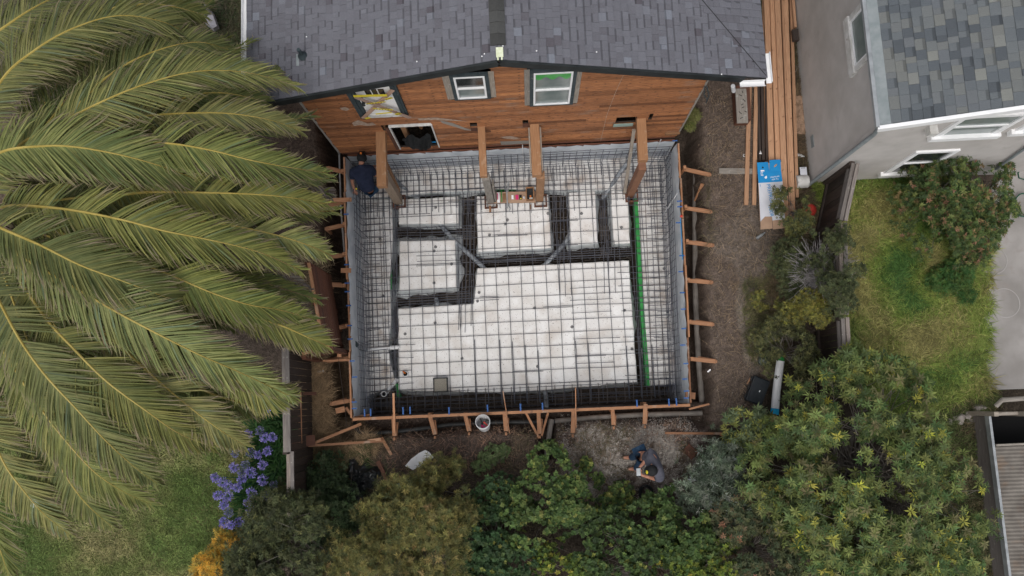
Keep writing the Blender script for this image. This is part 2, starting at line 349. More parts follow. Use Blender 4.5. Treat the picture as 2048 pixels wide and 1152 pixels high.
paint(msk([(1840, 790), (1990, 780), (2010, 1300), (1900, 1300)]), (.075, .06, .04))
paint(msk([(380, -300), (490, -300), (490, 210), (420, 150)]), (.075, .055, .038))
far = (np.abs(GX) > 13) | (GY > 8) | (GY < -6); paint(far, (.09, .09, .05), .7)
Cg *= (1+nf*.5)[..., None]*(.78+.44*rng.random(GX.shape))[..., None]
# relief
def ss(x, a, b): t = np.clip((x-a)/(b-a), 0, 1); return t*t*(3-2*t)
wob = (fbm(GX, GY, 2.2, 3)-.5)*.45
e_out = np.maximum.reduce([xw(GY)-GX, GX-xe(GY), YS-GY])
wid = np.where(GX > xe(GY), .42, np.where(GX < xw(GY), .52, .34))+wob*.55
inside = (GX > xw(GY)) & (GX < xe(GY)) & (GY > YS) & (GY < YN)
depth = np.where(GY < YS, -.5, -1.1)
hz = np.where(inside, -1.45, depth*(1-ss(e_out, wid*.8, wid+.16)))
hz = np.where((~inside) & (GY > YN+.75), 0, hz)
hz = np.where((GY > YN-.05) & (GY < YN+4.2) & (GX > -4.2) & (GX < 3.75), np.minimum(hz, -1.3), hz)
ditch = (np.abs(GX-(.28+(GY+.2)*-.05)) < .2+wob*.3) & (GY < YS) & (GY > -1.35); hz = np.where(ditch, np.minimum(hz, -.5), hz)
dirt = ~(lawn | gr)
hz = hz+np.where(dirt & (np.abs(GX) < 14), nf*.07+nr*.09, nf*.02)
trenchd = hz < -.35; Cg[trenchd] *= .8; Cg[inside & (GY > .35)] *= .38;  # soil colour darkened down in the trenches and pit to stand for shade
nxv, nyv = len(gx), len(gy); idx = np.arange(nxv*nyv).reshape(nyv, nxv)
Fg = np.stack([idx[:-1, :-1], idx[:-1, 1:], idx[1:, 1:], idx[1:, :-1]], -1).reshape(-1, 4)
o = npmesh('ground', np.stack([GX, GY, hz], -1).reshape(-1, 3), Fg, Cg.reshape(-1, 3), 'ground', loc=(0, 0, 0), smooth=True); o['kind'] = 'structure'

def hgt(x, y):
    ix = np.clip(np.searchsorted(gx, x)-1, 0, nxv-2); iy = np.clip(np.searchsorted(gy, y)-1, 0, nyv-2); return hz[iy, ix]
# concrete patio, east side
mb = MB()
pts = [(1962, 505), (1958, 420), (1985, 372), (2040, 330), (2300, 300), (2300, 765), (2140, 775), (1975, 780), (1970, 640)]
mb.poly_prism([P(a, b, .08) for a, b in pts], -.1, .08); mb.build('patio', 'concrete', kind='structure')
for cx_, cy_, r_ in ((2010, 606, 30), (1985, 520, 30)):
    c = P(cx_, cy_, .085); mb = MB(); mb.lathe([(r_*.0108, 0), (r_*.0108, .004), (r_*.0108-.02, .004), (r_*.0108-.02, 0)], (c[0], c[1], .081), n=40)
    setp(mb.build('ring_stain', mat('pale_ring%d' % cx_, (.36, .345, .33), (.32, .30, .285), scale=8)), 'pale round pot ring on the patio, ' + ('nearer the shed' if cx_ == 2010 else 'nearer the grey house'), 'stain')
exec_vegetation = True

# ================================================================== MAIN HOUSE
YWALL = 5.78; ZR, XR = 4.94, -.25; YF = 5.55; SL = .30; XL_E, XR_E = -4.93, 4.56
def rz(x): return ZR-SL*(XR-x) if x < XR else ZR-.285*(x-XR)
house = thing('timber_house', 'house with bare reddish board gable wall and purple-grey shingle roof above the foundation pit', 'house', (-.2, 7.5, 0))
WX0, WX1 = -4.1, 3.62; ZB = -.12
OPEN = [(-3.02, -2.23, 2.14, 3.6), (-1.24, -.42, 2.75, 4.1), (.22, 1.2, 2.22, 4.1), (-2.66, -1.79, .02, 1.46), (2.1, 2.53, 1.02, 1.28), (-.99, -.84, 1.22, 1.42), (.12, .24, 1.28, 1.40), (2.78, 2.86, 1.1, 1.36), (-2.83, -2.68, 1.28, 1.5)]
def spans(x0, x1, z0, z1, ops):
    s = [(x0, x1)]
    for a, b, c, d in ops:
        if z1 <= c+.004 or z0 >= d-.004: continue
        s = [q for p in s for q in ((p[0], min(p[1], a)), (max(p[0], b), p[1])) if q[1]-q[0] > .03]
    return s
z = ZB; row = 0; ph = .128; back = MB()
while z < 4.7:
    z1 = z+ph
    xl = WX0; xr = WX1
    zt = z1+.02
    if zt > rz(WX0)-.12: xl = max(WX0, XR-(ZR-.14-zt)/SL)
    if zt > rz(WX1)-.12: xr = min(WX1, XR+(ZR-.14-zt)/.285)
    if xr-xl < .3: break
    for a, b in spans(xl, xr, z, z1, OPEN):
        back.box(a+.001, b-.001, YWALL+.025, YWALL+.06, z, z1+.002)
        q = a
        while q < b-.02:
            e = min(b, q+random.uniform(.9, 3.4))
            if b-e < .35: e = b
            ln = 0
            if q == WX0: ln = random.uniform(0, .05)
            if z < .15 and 1.2 < z1+1.2: pass
            m = MB(); dy = random.uniform(0, .004)
            m.box(q+ln+.0015, e-.0015-(random.uniform(0, .03) if e == WX1 else 0), YWALL+dy, YWALL+.022+dy, z+.007, z1-.007, along='x', tint=min(1, max(0, random.gauss(.5, .24))))
            m.build('plank', 'siding', house); q = e
    z = z1; row += 1
back.build('wall_backing', 'darkwood', house)
# far walls and inner dark
mb = MB(); mb.box(WX0, WX0+.1, YWALL+.062, 10, ZB-.2, 3.5, along='y'); mb.box(WX1-.1, WX1, YWALL+.062, 10, ZB-.2, 3.45, along='y'); mb.box(WX0, WX1, 10.002, 10.1, ZB-.2, 4)
mb.build('side_walls', 'siding', house)
mb = MB(); mb.box(WX0+.102, WX1-.102, YWALL+.07, 9.99, 1.62, 1.8); mb.build('floor', 'darkwood', house)
for x_ in (-2.35, -1.1, .1, 1.4, 2.7):
    m = MB(); m.beam((x_, YWALL+.3, 1.5), (x_, 9.9, 1.5), .05, .2, up=(0, 0, 1)); m.build('joist', 'beam', house)
# ragged torn house-wrap edges on the corners
mb = MB(); zz = ZB
while zz < 3.3:
    e = .12+random.random()*.16; mb.quad((WX0-.012, YWALL-.004, zz), (WX0+.02+random.random()*.03, YWALL-.006, zz), (WX0+.02+random.random()*.03, YWALL-.006, zz+e), (WX0-.014, YWALL-.004, zz+e)); zz += e
mb.build('torn_wrap_edge', 'greywood', house)
mb = MB(); zz = .2
while zz < 3.2:
    e = .12+random.random()*.16; mb.quad((WX1-.02, YWALL-.006, zz), (WX1+.014, YWALL-.004, zz), (WX1+.014, YWALL-.004, zz+e), (WX1-.02-random.random()*.02, YWALL-.006, zz+e)); zz += e
mb.build('torn_wrap_edge', 'greywood', house)
# red sill line and lower weathered strip
mb = MB(); mb.box(WX0+.06, WX1-.05, YWALL-.02, YWALL+.02, ZB-.04, ZB); mb.build('sill_plate', 'redwood', house)
# pale caulk line and plaster smears
mb = MB(); pts = [PY(a, b, YWALL-.004) for a, b in ((1247, 150), (1233, 180), (1225, 200), (1213, 232), (1206, 262), (1201, 283))]
for a, b in zip(pts[:-1], pts[1:]): mb.beam(a, b, .010, .004, up=(0, 1, 0))
mb.build('caulk_line', 'smear', house)
def smear(pts, nm='plaster_smear', m_='smear'):
    mb = MB(); c = [PY(a, b, YWALL-.004-random.random()*.003) for a, b in pts]; i = len(mb.v); mb.v += [tuple(q) for q in c]; mb.face(list(range(len(c)))); mb.build(nm, m_, house)
smear([(704, 246), (716, 240), (735, 247), (745, 245), (752, 250), (735, 252), (720, 250), (708, 252)])
smear([(679, 216), (690, 214), (700, 218), (694, 222), (684, 220)])
smear([(1000, 274), (1020, 272), (1040, 276), (1028, 279), (1010, 277)])
smear([(1000, 283), (1060, 281), (1062, 287), (1003, 290)], m_='greywood')
smear([(880, 241), (905, 246), (930, 256), (950, 262), (930, 260), (900, 251), (884, 246)], m_='greywood')
smear([(835, 237), (870, 235), (940, 243), (870, 240), (838, 241)])
# roof deck
def roofpt(x, y, dz=0): return (x, y, rz(x)+dz)
YB = 10.4
mb = MB()
for x0, x1 in ((XL_E, XR), (XR, XR_E)):
    a, b, c, d = roofpt(x0, YF+.02, -.02), roofpt(x1, YF+.02, -.02), roofpt(x1, YB, -.02), roofpt(x0, YB, -.02)
    mb.quad(a, b, c, d); lo = [(p[0], p[1], p[2]-.06) for p in (a, b, c, d)]; mb.quad(lo[3], lo[2], lo[1], lo[0]); mb.quad(lo[0], lo[1], b, a); mb.quad(lo[2], lo[3], d, c)
roof = mb.build('roof', 'underlay', house)
# shingles: courses run up the slope from each eave, tabs run along y
tabs = []
HX = lambda x: YF+.02+max(0, (XR_E-.08-x))*1.28   # hip line from the right-hand corner
for side in (-1, 1):
    s = SL if side < 0 else .285; half = abs((XL_E if side < 0 else XR_E)-XR); n = int(half/.137)+1; wq = half/n
    for k in range(n):
        xe_ = (XL_E+k*wq) if side < 0 else (XR_E-k*wq)
        y = YF+.02+random.uniform(-.06, 0); y = max(y, YF+.02)
        first = True
        while y < YB-.05:
            ln = random.choice((.09, .11, .125, .14, .15, .16, .18)); y1 = min(y+ln, YB)
            if side > 0 and y > HX(xe_)+.16 and xe_ > XR_E-1.4: break
            tabs.append((side, xe_, wq, y, y1)); y = y1
# small south-turned part of the roof at its right end: courses run across
hp = []
yy = YF+.04
while yy < YB-.1:
    x = XR_E
    while x > XR_E-1.4:
        ln = random.choice((.11, .15, .17, .2, .24)); x0 = x-ln
        if yy > HX(x0+ln*.5)-.15: hp.append((x0, x, yy, yy+.14)); x = x0
        else:
            break
    yy += .14
    if yy > YF+1.9: break
def shingle_box(mb, side, xe_, wq, y0, y1):
    ti = min(1, max(0, random.gauss(.5, .13)+(random.random() < .06)*random.choice((-.4, .45))))
    lift = random.choice((.002, .003, .010)); d = 1 if side < 0 else -1
    xo = xe_; xi = xe_+d*(wq+.03); zo = rz(xo); zi = rz(xi) if (side < 0) == (xi < XR) else ZR
    mb.tint = ti; i = len(mb.v); g = .0015; dark = 1 if random.random() < .45 else 0
    for (x, z_) in ((xo, zo), (xi, zi)):
        up = .012+lift if x == xo else .001
        for y in (y0+g, y1-g):
            mb.v += [(x, y, z_-.01), (x, y, z_+up)]
    v1 = 1.0 if dark else .6
    t = [i+1, i+3, i+7, i+5] if side > 0 else [i+1, i+5, i+7, i+3]
    uvt = [(0, v1)]*4
    uvt = [(0, 0), (0, v1), (1, v1), (1, 0)] if side < 0 else [(0, 0), (1, 0), (1, v1), (0, v1)]
    uvt = [(0, 0 if q in (i+1, i+3) else v1) for q in t]
    if side > 0: t = [i+3, i+1, i+5, i+7]; uvt = [(0, 0 if q in (i+1, i+3) else v1) for q in t]; t = t[::-1]; uvt = uvt[::-1]
    mb.face(t, uvt); mb.face([i, i+1, i+3, i+2] if side > 0 else [i, i+2, i+3, i+1]); mb.face([i, i+4, i+5, i+1]); mb.face([i+2, i+3, i+7, i+6]); mb.tint = None
tabs.sort(key=lambda t: t[3]); cnt = 0; rest = MB(); LIM = 215
vis = [t for t in tabs if t[3] < 6.35]; random.shuffle(vis); single = set(id(t) for t in vis[:LIM])
for t in tabs:
    if id(t) in single: m = MB(); shingle_box(m, *t); m.build('shingle', 'shingle', house)
    else: shingle_box(rest, *t)
for (x0, x1, y0, y1) in hp:
    m = MB(); m.tint = min(1, max(0, random.gauss(.55, .16))); i = 0
    for (y, up) in ((y0, .026), (y1+.03, .014)):
        for x in (x0+.0015, x1-.0015): m.v += [(x, y, rz(x)-.005), (x, y, rz(x)+up)]
    m.face([1, 3, 7, 5], [(0, 0), (0, 0), (0, 1.0 if random.random() < .5 else .6)]*1+[(0, .6)]); m.face([0, 2, 3, 1]); m.face([0, 1, 5, 4]); m.face([2, 6, 7, 3]); m.tint = None
    m.build('shingle', 'shingle', house)
rest.build('shingle_field', 'shingle', house, kind='stuff')
# valley line
mb = MB(); mb.beam((XR_E-.03, YF+.05, rz(XR_E-.03)+.028), (XR_E-1.4, HX(XR_E-1.4), rz(XR_E-1.4)+.03), .012, .004); mb.build('hip_line', 'underlay', house)
# ridge caps
y = YF+.27
while y < YB:
    mb = MB(); mb.tint = random.random(); w_ = .13; y1 = y+.2
    for (yy, up) in ((y, .045), (y1+.04, .028)):
        mb.v += [(XR-w_, yy, ZR-SL*w_+up-.004), (XR, yy, ZR+up), (XR+w_, yy, ZR-.285*w_+up-.004), (XR-w_, yy, ZR-SL*w_+up-.02), (XR+w_, yy, ZR-.285*w_+up-.02)]
    mb.face([0, 1, 6, 5]); mb.face([1, 2, 7, 6]); mb.face([3, 4, 2, 1, 0]); mb.face([0, 5, 8, 3]); mb.face([2, 4, 9, 7]); mb.tint = None
    mb.build('ridge_cap', 'ridge', house); y += .2
# fascia / rake boards
fa = MB(); fa.beam((XL_E+.44, YF, rz(XL_E+.44)-.10), (XR, YF, ZR-.10), .035, .19, up=(0, 0, 1)); fa.build('rake_board', 'black', house)
fa = MB(); fa.beam((XR, YF, ZR-.10), (XR_E-.45, YF, rz(XR_E-.45)-.10), .035, .19, up=(0, 0, 1)); fa.build('rake_board', 'black', house)
mb = MB(); mb.quad(roofpt(XL_E+.1, YF+.03, -.09), roofpt(XR, YF+.03, -.09), roofpt(XR, YWALL, -.09), roofpt(XL_E+.1, YWALL, -.09)); mb.quad(roofpt(XR, YF+.03, -.09), roofpt(XR_E-.1, YF+.03, -.09), roofpt(XR_E-.1, YWALL, -.09), roofpt(XR, YWALL, -.09)); mb.build('soffit', 'black', house)
# gutters
def gutter(p0, p1, nm='gutter'):
    mb = MB(); p0 = Vector(p0); p1 = Vector(p1); T = (p1-p0).normalized(); s = T.cross(Vector((0, 0, 1)))
    pr = [(-.055, 0), (-.055, -.09), (.04, -.09), (.06, 0), (.052, 0), (.035, -.08), (-.048, -.08), (-.048, 0)]
    b = len(mb.v)
    for q in (p0, p1):
        for a, c in pr: mb.v.append(tuple(q+s*a+Vector((0, 0, c))))
    n = len(pr)
    for k in range(n): mb.face([b+k, b+(k+1) % n, b+n+(k+1) % n, b+n+k])
    for q in (b, b+n): mb.face([q+k for k in (0, 1, 2, 3, 4, 5, 6, 7)])
    return mb.build(nm, 'white', house)
gutter((XL_E-.05, YF+.35, rz(XL_E)-.0), (XL_E-.05, YB, rz(XL_E)-.0))
mb = MB(); mb.box(XL_E-.12, XL_E+.01, 6.62, 6.65, rz(XL_E)-.005, rz(XL_E)+.008); mb.build('gutter_strap', 'white', house)
gutter((XR_E+.04, YF+.52, rz(XR_E)+.0), (XR_E+.04, YF-.05, rz(XR_E)+.0))
gutter((XR_E-.48, YF-.06, rz(XR_E)+.005), (XR_E-.03, YF-.06, rz(XR_E)-.005))
mb = MB(); mb.tube([PY(1466, 172, YF+.05), PY(1470, 178, YF+.05)-np.array([0, 0, .1])], .04, 10); mb.build('downspout_outlet', 'pvc', house)
# roof vent with flashing
vc = np.array([-3.83, 6.26]); vx = P(603, 108, rz(-3.8)+.1); vx = np.array([vx[0], vx[1]])
mb = MB(); zx = rz(vx[0]); mb.beam((vx[0]-.10, vx[1]-.17, rz(vx[0]-.10)+.022), (vx[0]-.10, vx[1]+.05, rz(vx[0]-.10)+.022), .05, .006); mb.build('vent_flashing', 'flash', house)
mb = MB(); mb.lathe([(.09, 0), (.085, .02), (.05, .08), (.04, .1)], (vx[0], vx[1], zx+.015)); mb.build('vent_collar', 'teal', house, smooth=True)
mb = MB(); mb.tube([(vx[0], vx[1], zx+.1), (vx[0]-.01, vx[1]+.01, zx+.26)], .034, 12); mb.build('vent_pipe', 'teal', house)
# ridge safety bracket, greenish
g = (XR+.02, YF+.13, ZR+.02); mb = MB(); mb.box(g[0]-.06, g[0]+.06, g[1]-.08, g[1]+.09, g[2], g[2]+.015)
mb.box(g[0]-.045, g[0]-.02, g[1]-.13, g[1]-.08, g[2], g[2]+.012); mb.box(g[0]+.02, g[0]+.045, g[1]-.13, g[1]-.08, g[2], g[2]+.012)
setp(mb.build('roof_anchor', mat('pale_lime', (.62, .66, .42), (.75, .78, .6), scale=30, rough=.4)), 'small pale lime metal anchor at the front tip of the roof ridge', 'roof anchor')
for a, b in ((612, 72), (834, 124), (964, 114), (969, 109), (1006, 93), (1073, 103), (1193, 105), (1444, 147)):
    x, y = P(a, b, 4.6)[:2]; zr_ = rz(x); x, y = P(a, b, zr_)[:2]; mb = MB(); mb.lathe([(.012, 0), (.012, .01), (0, .012)], (x, y, rz(x)+.018), n=6)
    setp(mb.build('dropping', 'white'), 'tiny white speck lying on the purple-grey shingle roof', 'speck', 'white specks on the main roof')

# windows on the gable wall
def wwin(x0, x1, z0, z1, top, bottom, trim_l, trim_r, cur=False):
    y = YWALL
    f = MB(); tw = .07
    f.box(x0, x0+tw, y-.03, y+.02, z0, z1); f.box(x1-tw, x1, y-.03, y+.02, z0, z1); f.box(x0+tw, x1-tw, y-.032, y+.02, z0, z0+.09); f.box(x0+tw, x1-tw, y-.032, y+.02, z1-.07, z1)
    fr = f.build('window', 'teal', house)
    a0, a1, b0, b1 = x0+tw, x1-tw, z0+.09, z1-.07; wf = MB(); q = .035; zm = (b0+b1)/2-.03
    wf.box(a0, a0+q, y-.045, y-.005, b0, b1); wf.box(a1-q, a1, y-.045, y-.005, b0, b1); wf.box(a0+q, a1-q, y-.047, y-.005, b0, b0+.05); wf.box(a0+q, a1-q, y-.047, y-.005, b1-q, b1); wf.box(a0+q, a1-q, y-.044, y-.005, zm-.02, zm+.022)
    wf.build('sash', 'white', fr)
    g_ = MB(); g_.quad((a0+q, y-.012, b0+.05), (a1-q, y-.012, b0+.05), (a1-q, y-.012, zm-.02), (a0+q, y-.012, zm-.02)); g_.build('pane', bottom, fr)
    g_ = MB(); g_.quad((a0+q, y-.012, zm+.022), (a1-q, y-.012, zm+.022), (a1-q, y-.012, b1-q), (a0+q, y-.012, b1-q)); g_.build('pane', top, fr)
    inn = MB(); inn.box(a0+q, a0+q+.015, y-.03, y-.013, b0+.05, zm-.02); inn.box(a1-q-.015, a1-q, y-.03, y-.013, b0+.05, zm-.02); inn.box(a0+q+.015, a1-q-.015, y-.03, y-.013, b0+.05, b0+.065); inn.build('screen_frame', 'galv', fr)
    for s, (t0, t1) in (('l', trim_l), ('r', trim_r)):
        t = MB(); t.box(t0, t1, y-.012, y-.001, z0+.03, z1+.05); t.build('flashing_strip', 'greywood', fr)
    if cur:
        c = MB(); n = 14
        for k in range(n):
            u0, u1 = a0+q+(a1-a0-2*q)*k/n, a0+q+(a1-a0-2*q)*(k+1)/n; d0 = .26+.07*math.sin(k*1.15); d1 = .26+.07*math.sin((k+1)*1.15)
            c.quad((u0, y-.014, b1-q-d0), (u1, y-.014, b1-q-d1), (u1, y-.014, b1-q), (u0, y-.014, b1-q))
        c.build('curtain', 'curtain', fr)
wwin(-1.17, -.47, 2.78, 3.95, 'darkglass', 'glass', (-1.30, -1.17), (-.47, -.37))
wwin(.27, 1.12, 2.26, 3.95, 'glass', 'glass', (.17, .27), (1.12, 1.21), cur=True)
# boarded door
y = YWALL; dr = MB(); dr.box(-2.96, -2.29, y-.01, y+.03, 2.28, 3.62, along='z'); door = dr.build('door', 'white', house)
for (a, b) in ((-3.12, -2.965), (-2.285, -2.16)):
    m = MB(); m.box(a, b, y-.05, y+.02, 2.12, 3.72, along='z'); m.build('door_casing', 'teal', house); 
    m = MB(); m.box((a+b)/2-.02, (a+b)/2+.02, y-.07, y-.05, 2.14, 3.7, along='z'); m.build('door_casing', 'teal', house)
m = MB(); m.box(-2.96, -2.29, y-.045, y+.02, 2.12, 2.275, along='x'); m.build('threshold', 'dirtywhite', house)
m = MB(); m.box(-2.78, -2.42, y-.016, y-.0101, 3.18, 3.5); wp = m.build('door_light', 'darkglass', door)
for x_ in (-2.66, -2.54): m = MB(); m.box(x_-.01, x_+.01, y-.022, y-.0165, 3.18, 3.5, along='z'); m.build('glazing_bar', 'white', door)
m = MB(); m.lathe([(0, 0), (.03, 0), (.03, .03), (.012, .05)], (-2.9, y-.012, 3.12), (0, -1, 0), 12); m.build('lock', 'black', door)
for z_ in (2.98, 2.90): m = MB(); m.lathe([(0, 0), (.032, 0), (.02, .05), (.034, .07), (0, .09)], (-2.9, y-.012, z_), (0, -1, 0), 12); m.build('knob', 'black', door)
bx = []
for i_, (p0, p1) in enumerate((((-3.05, y-.085, 2.25), (-2.24, y-.075, 3.56)), ((-2.95, y-.11, 3.4), (-2.13, y-.10, 2.18)))):
    m = MB(); m.beam(p0, p1, .085, .018, up=(0, 1, 0)); ob = m.build('cross_board', 'dirtywhite' if i_ else 'greywood')
    ob.data.materials[0] = M['greywood']; ob.data.materials[0] = woodmat('pinkish_board%d' % i_, (.28, .19, .15), (.40, .29, .24))
    setp(ob, 'pinkish board nailed across the white door, rising to the ' + ('left, on top of the other' if i_ else 'right, under the other'), 'board', 'crossed boards over the door'); bx.append(ob)
for i_, (a, b, wd) in enumerate((((-2.97, 3.5), (-2.36, 3.46), .1), ((-2.82, 3.10), (-2.44, 3.16), .045), ((-2.74, 2.86), (-2.38, 2.74), .06), ((-2.74, 2.58), (-2.42, 2.62), .06), ((-2.42, 3.3), (-2.28, 3.38), .07), ((-2.36, 2.5), (-2.26, 2.58), .08), ((-2.98, 2.38), (-2.88, 2.44), .07))):
    m = MB(); m.beam((a[0], y-.128-.004*i_, a[1]), (b[0], y-.128-.004*i_, b[1]), wd, .003, up=(0, 1, 0))
    ob = m.build('caution_tape', 'yellow'); setp(ob, ['wide yellow tape across the top of the boarded door', 'thin yellow tape above the middle of the crossed boards', 'yellow tape wrapped at the crossing of the boards', 'yellow tape below the crossing of the boards', 'yellow tape tied high on the right end of the board', 'yellow tape tied low on the right end of the board', 'yellow tape tied low on the left end of the board'][i_], 'caution tape', 'yellow tape on the boarded door')
    if i_ in (1, 2, 4, 5):
        k = MB(); n_ = 7
        for j in range(n_):
            t0 = (j+.25)/n_; t1 = (j+.65)/n_; q0 = Vector((a[0], y-.1318-.004*i_, a[1])).lerp(Vector((b[0], y-.1318-.004*i_, b[1])), t0); q1 = Vector((a[0], y-.1318-.004*i_, a[1])).lerp(Vector((b[0], y-.1318-.004*i_, b[1])), t1)
            k.beam(q0, q1, wd*.45, .001, up=(0, 1, 0))
        k.build('printed_marks', 'ink', ob)
# basement window opening with frame and hanging black cloth
fw = MB(); fw.box(-2.68, -2.655, y-.03, y+.03, .0, 1.46, along='z'); fw.box(-1.795, -1.77, y-.03, y+.03, .0, 1.46, along='z'); fw.box(-2.68, -1.77, y-.032, y+.03, 1.46, 1.49, along='x'); win = fw.build('basement_window', 'dirtywhite', house)
mb = MB(); mb.box(-2.76, -2.70, y-.03, y+.0, .0, 1.4, along='z'); mb.build('trim_board', 'redwood', win)
mb = MB(); mb.box(-2.5, -2.4, y+.12, y+.22, -.3, 1.4, along='z'); mb.beam((-2.25, y+.35, 1.4), (-2.1, y+.3, .5), .1, .05); mb.build('inner_studs', 'beam', house)
mb = MB(); mb.box(-2.1, -1.83, y+.01, y+.03, .25, .28); mb.build('blue_strip', 'blue', house)
mb = MB(); n_ = 18; yb = y-.03
prof = []
for k in range(n_+1):
    u = k/n_; x = -2.5+.62*u; top = .85+.03*math.sin(k*2.1); bot = .38-.5*math.exp(-((u-.55)/.22)**2)-.05*math.sin(k*1.7); prof.append((x, top, bot))
for a, b in zip(prof[:-1], prof[1:]):
    for r_ in range(5):
        f0, f1 = r_/5, (r_+1)/5; L = lambda p, f: (p[0], yb-.05*math.sin(p[0]*17+f*4)-.05*f, p[1]+(p[2]-p[1])*f); mb.quad(L(a, f1), L(b, f1), L(b, f0), L(a, f0))
setp(mb.build('black_cloth', 'cap', smooth=True), 'black cloth hanging out of the open basement window', 'cloth')
# board flap below the right opening, small white vent plate, block
m = MB(); m.box(2.06, 2.48, y-.05, y-.03, .86, 1.0, tint=.5); m.build('opening_flap', 'bluegreen', house)
m = MB(); m.box(3.30, 3.62, y-.05, y-.002, .12, .2); m.build('scrap_board', 'beam', house)
for a, b in ((.12, 1.15), (-.99, 1.05)): m = MB(); m.box(a, a+.14, y-.012, y-.001, b-.12, b+.08); m.build('patch_board', 'redwood', house)
# wires on right corner
mb = MB(); mb.tube([PY(1413, 172, y-.05), PY(1418, 190, y-.08), PY(1412, 206, y-.08)], .012, 6); mb.tube([PY(1410, 172, y-.05), PY(1408, 190, y-.08), PY(1415, 200, y-.08)], .01, 6); mb.build('loose_wire', 'teal', house)

# ================================================================== NEIGHBOUR HOUSE
GH = thing('grey_house', 'grey stucco neighbour house with mixed grey shingle roof and white trim, right of the lumber', 'house', (8.5, 6.5, 0))
GX0, GY0 = 6.45, 4.5; E0, EZ = 6.08, 4.42; GSL = .33; GYF = 4.27
def gz(x): return EZ+GSL*(x-E0)
mb = MB(); zt = gz(GX0)-.1
mb.v += [(GX0, GY0, -.4), (14, GY0, -.4), (14, GY0, gz(14)-.1), (GX0, GY0, zt), (GX0, 11, -.4), (GX0, 11, zt), (14, 11, -.4), (14, 11, gz(14)-.1)]
mb.face([0, 1, 2, 3]); mb.face([4, 0, 3, 5]); mb.face([6, 4, 5, 7]); mb.face([1, 6, 7, 2]); mb.build('wall', 'stucco', GH)
mb = MB(); a = (E0, GYF, EZ); mb.quad((E0, GYF, gz(E0)-.01), (14, GYF, gz(14)-.01), (14, 11, gz(14)-.01), (E0, 11, gz(E0)-.01))
mb.quad((E0, 11, gz(E0)-.07), (14, 11, gz(14)-.07), (14, GYF, gz(14)-.07), (E0, GYF, gz(E0)-.07)); mb.quad((E0, GYF, gz(E0)-.07), (14, GYF, gz(14)-.07), (14, GYF, gz(14)-.01), (E0, GYF, gz(E0)-.01)); mb.quad((E0, 11, gz(E0)-.07), (E0, GYF, gz(E0)-.07), (E0, GYF, gz(E0)-.01), (E0, 11, gz(E0)-.01))
mb.build('roof', 'underlay', GH)
rest = MB(); fl = MB(); fl.beam((E0+.09, GYF+.02, gz(E0+.09)+.006), (E0+.09, 11, gz(E0+.09)+.006), .19, .008, up=(-GSL, 0, 1)); fl.build('eave_flashing', 'flash', GH)
fl = MB(); fl.beam((E0-.03, GYF, EZ-.03), (E0-.03, 11, EZ-.03), .07, .07); fl.build('eave_gutter', 'galv', GH)
lst = []
k = 0; x = E0+.16
while x < 10.5:
    yy = GYF+.03-random.random()*.06; yy = max(yy, GYF+.02)
    while yy < 9.5:
        ln = random.choice((.11, .14, .17, .17, .2, .23)); lst.append((x, yy, min(9.5, yy+ln))); yy += ln
    x += .155
vis = [t for t in lst if t[0] < 8.5 and t[1] < 6.8]; random.shuffle(vis); sg = set(id(t) for t in vis[:290])
for t in lst:
    x, y0, y1 = t; m = MB() if id(t) in sg else rest; i = len(m.v); m.tint = min(1, max(0, random.gauss(.45, .28))); up = random.choice((.012, .014, .022))
    for (xx, u_) in ((x, up), (x+.18, .002)):
        for yv in (y0+.0015, y1-.0015): m.v += [(xx, yv, gz(xx)-.012), (xx, yv, gz(xx)+u_)]
    v1 = 1 if random.random() < .4 else .6
    m.face([i+1, i+5, i+7, i+3], [(0, 0), (0, v1), (0, v1), (0, 0)]); m.face([i, i+2, i+3, i+1][::-1]); m.face([i, i+4, i+5, i+1]); m.face([i+2, i+3, i+7, i+6]); m.tint = None
    if id(t) in sg: m.build('shingle', 'shingle2', GH)
rest.build('shingle_field', 'shingle2', GH, kind='stuff')
fa = MB(); fa.beam((E0-.02, GYF-.03, gz(E0-.02)-.06), (14, GYF-.03, gz(14)-.06), .035, .16); fa.build('rake_board', 'white', GH)
fa = MB(); fa.beam((E0-.02, GYF-.012, gz(E0-.02)+.025), (14, GYF-.012, gz(14)+.025), .05, .012); fa.build('drip_edge', 'white', GH)
m = MB(); m.beam((GX0-.012, GY0+.02, -.35), (GX0-.012, GY0+.02, zt), .13, .03, up=(1, 0, 0)); m.build('corner_board', 'stucco', GH)
m = MB(); m.tube([(GX0-.06, GY0-.06, -.1), (GX0-.06, GY0-.06, 3.5), (GX0-.2, GY0-.1, 4.0)], .04, 10); m.build('downspout', 'flash', GH)
# rafter tails and frieze on the side wall
for yy in np.arange(4.9, 10, .62):
    m = MB(); m.beam((E0+.0, yy, gz(E0)-.12), (GX0, yy, gz(GX0)-.12), .05, .09, up=(-GSL, 0, 1)); m.build('rafter_tail', 'dirtywhite', GH)
m = MB(); m.box(GX0-.03, GX0-.001, GY0, 10.5, gz(GX0)-.62, gz(GX0)-.5, along='y'); m.build('frieze_board', 'dirtywhite', GH)
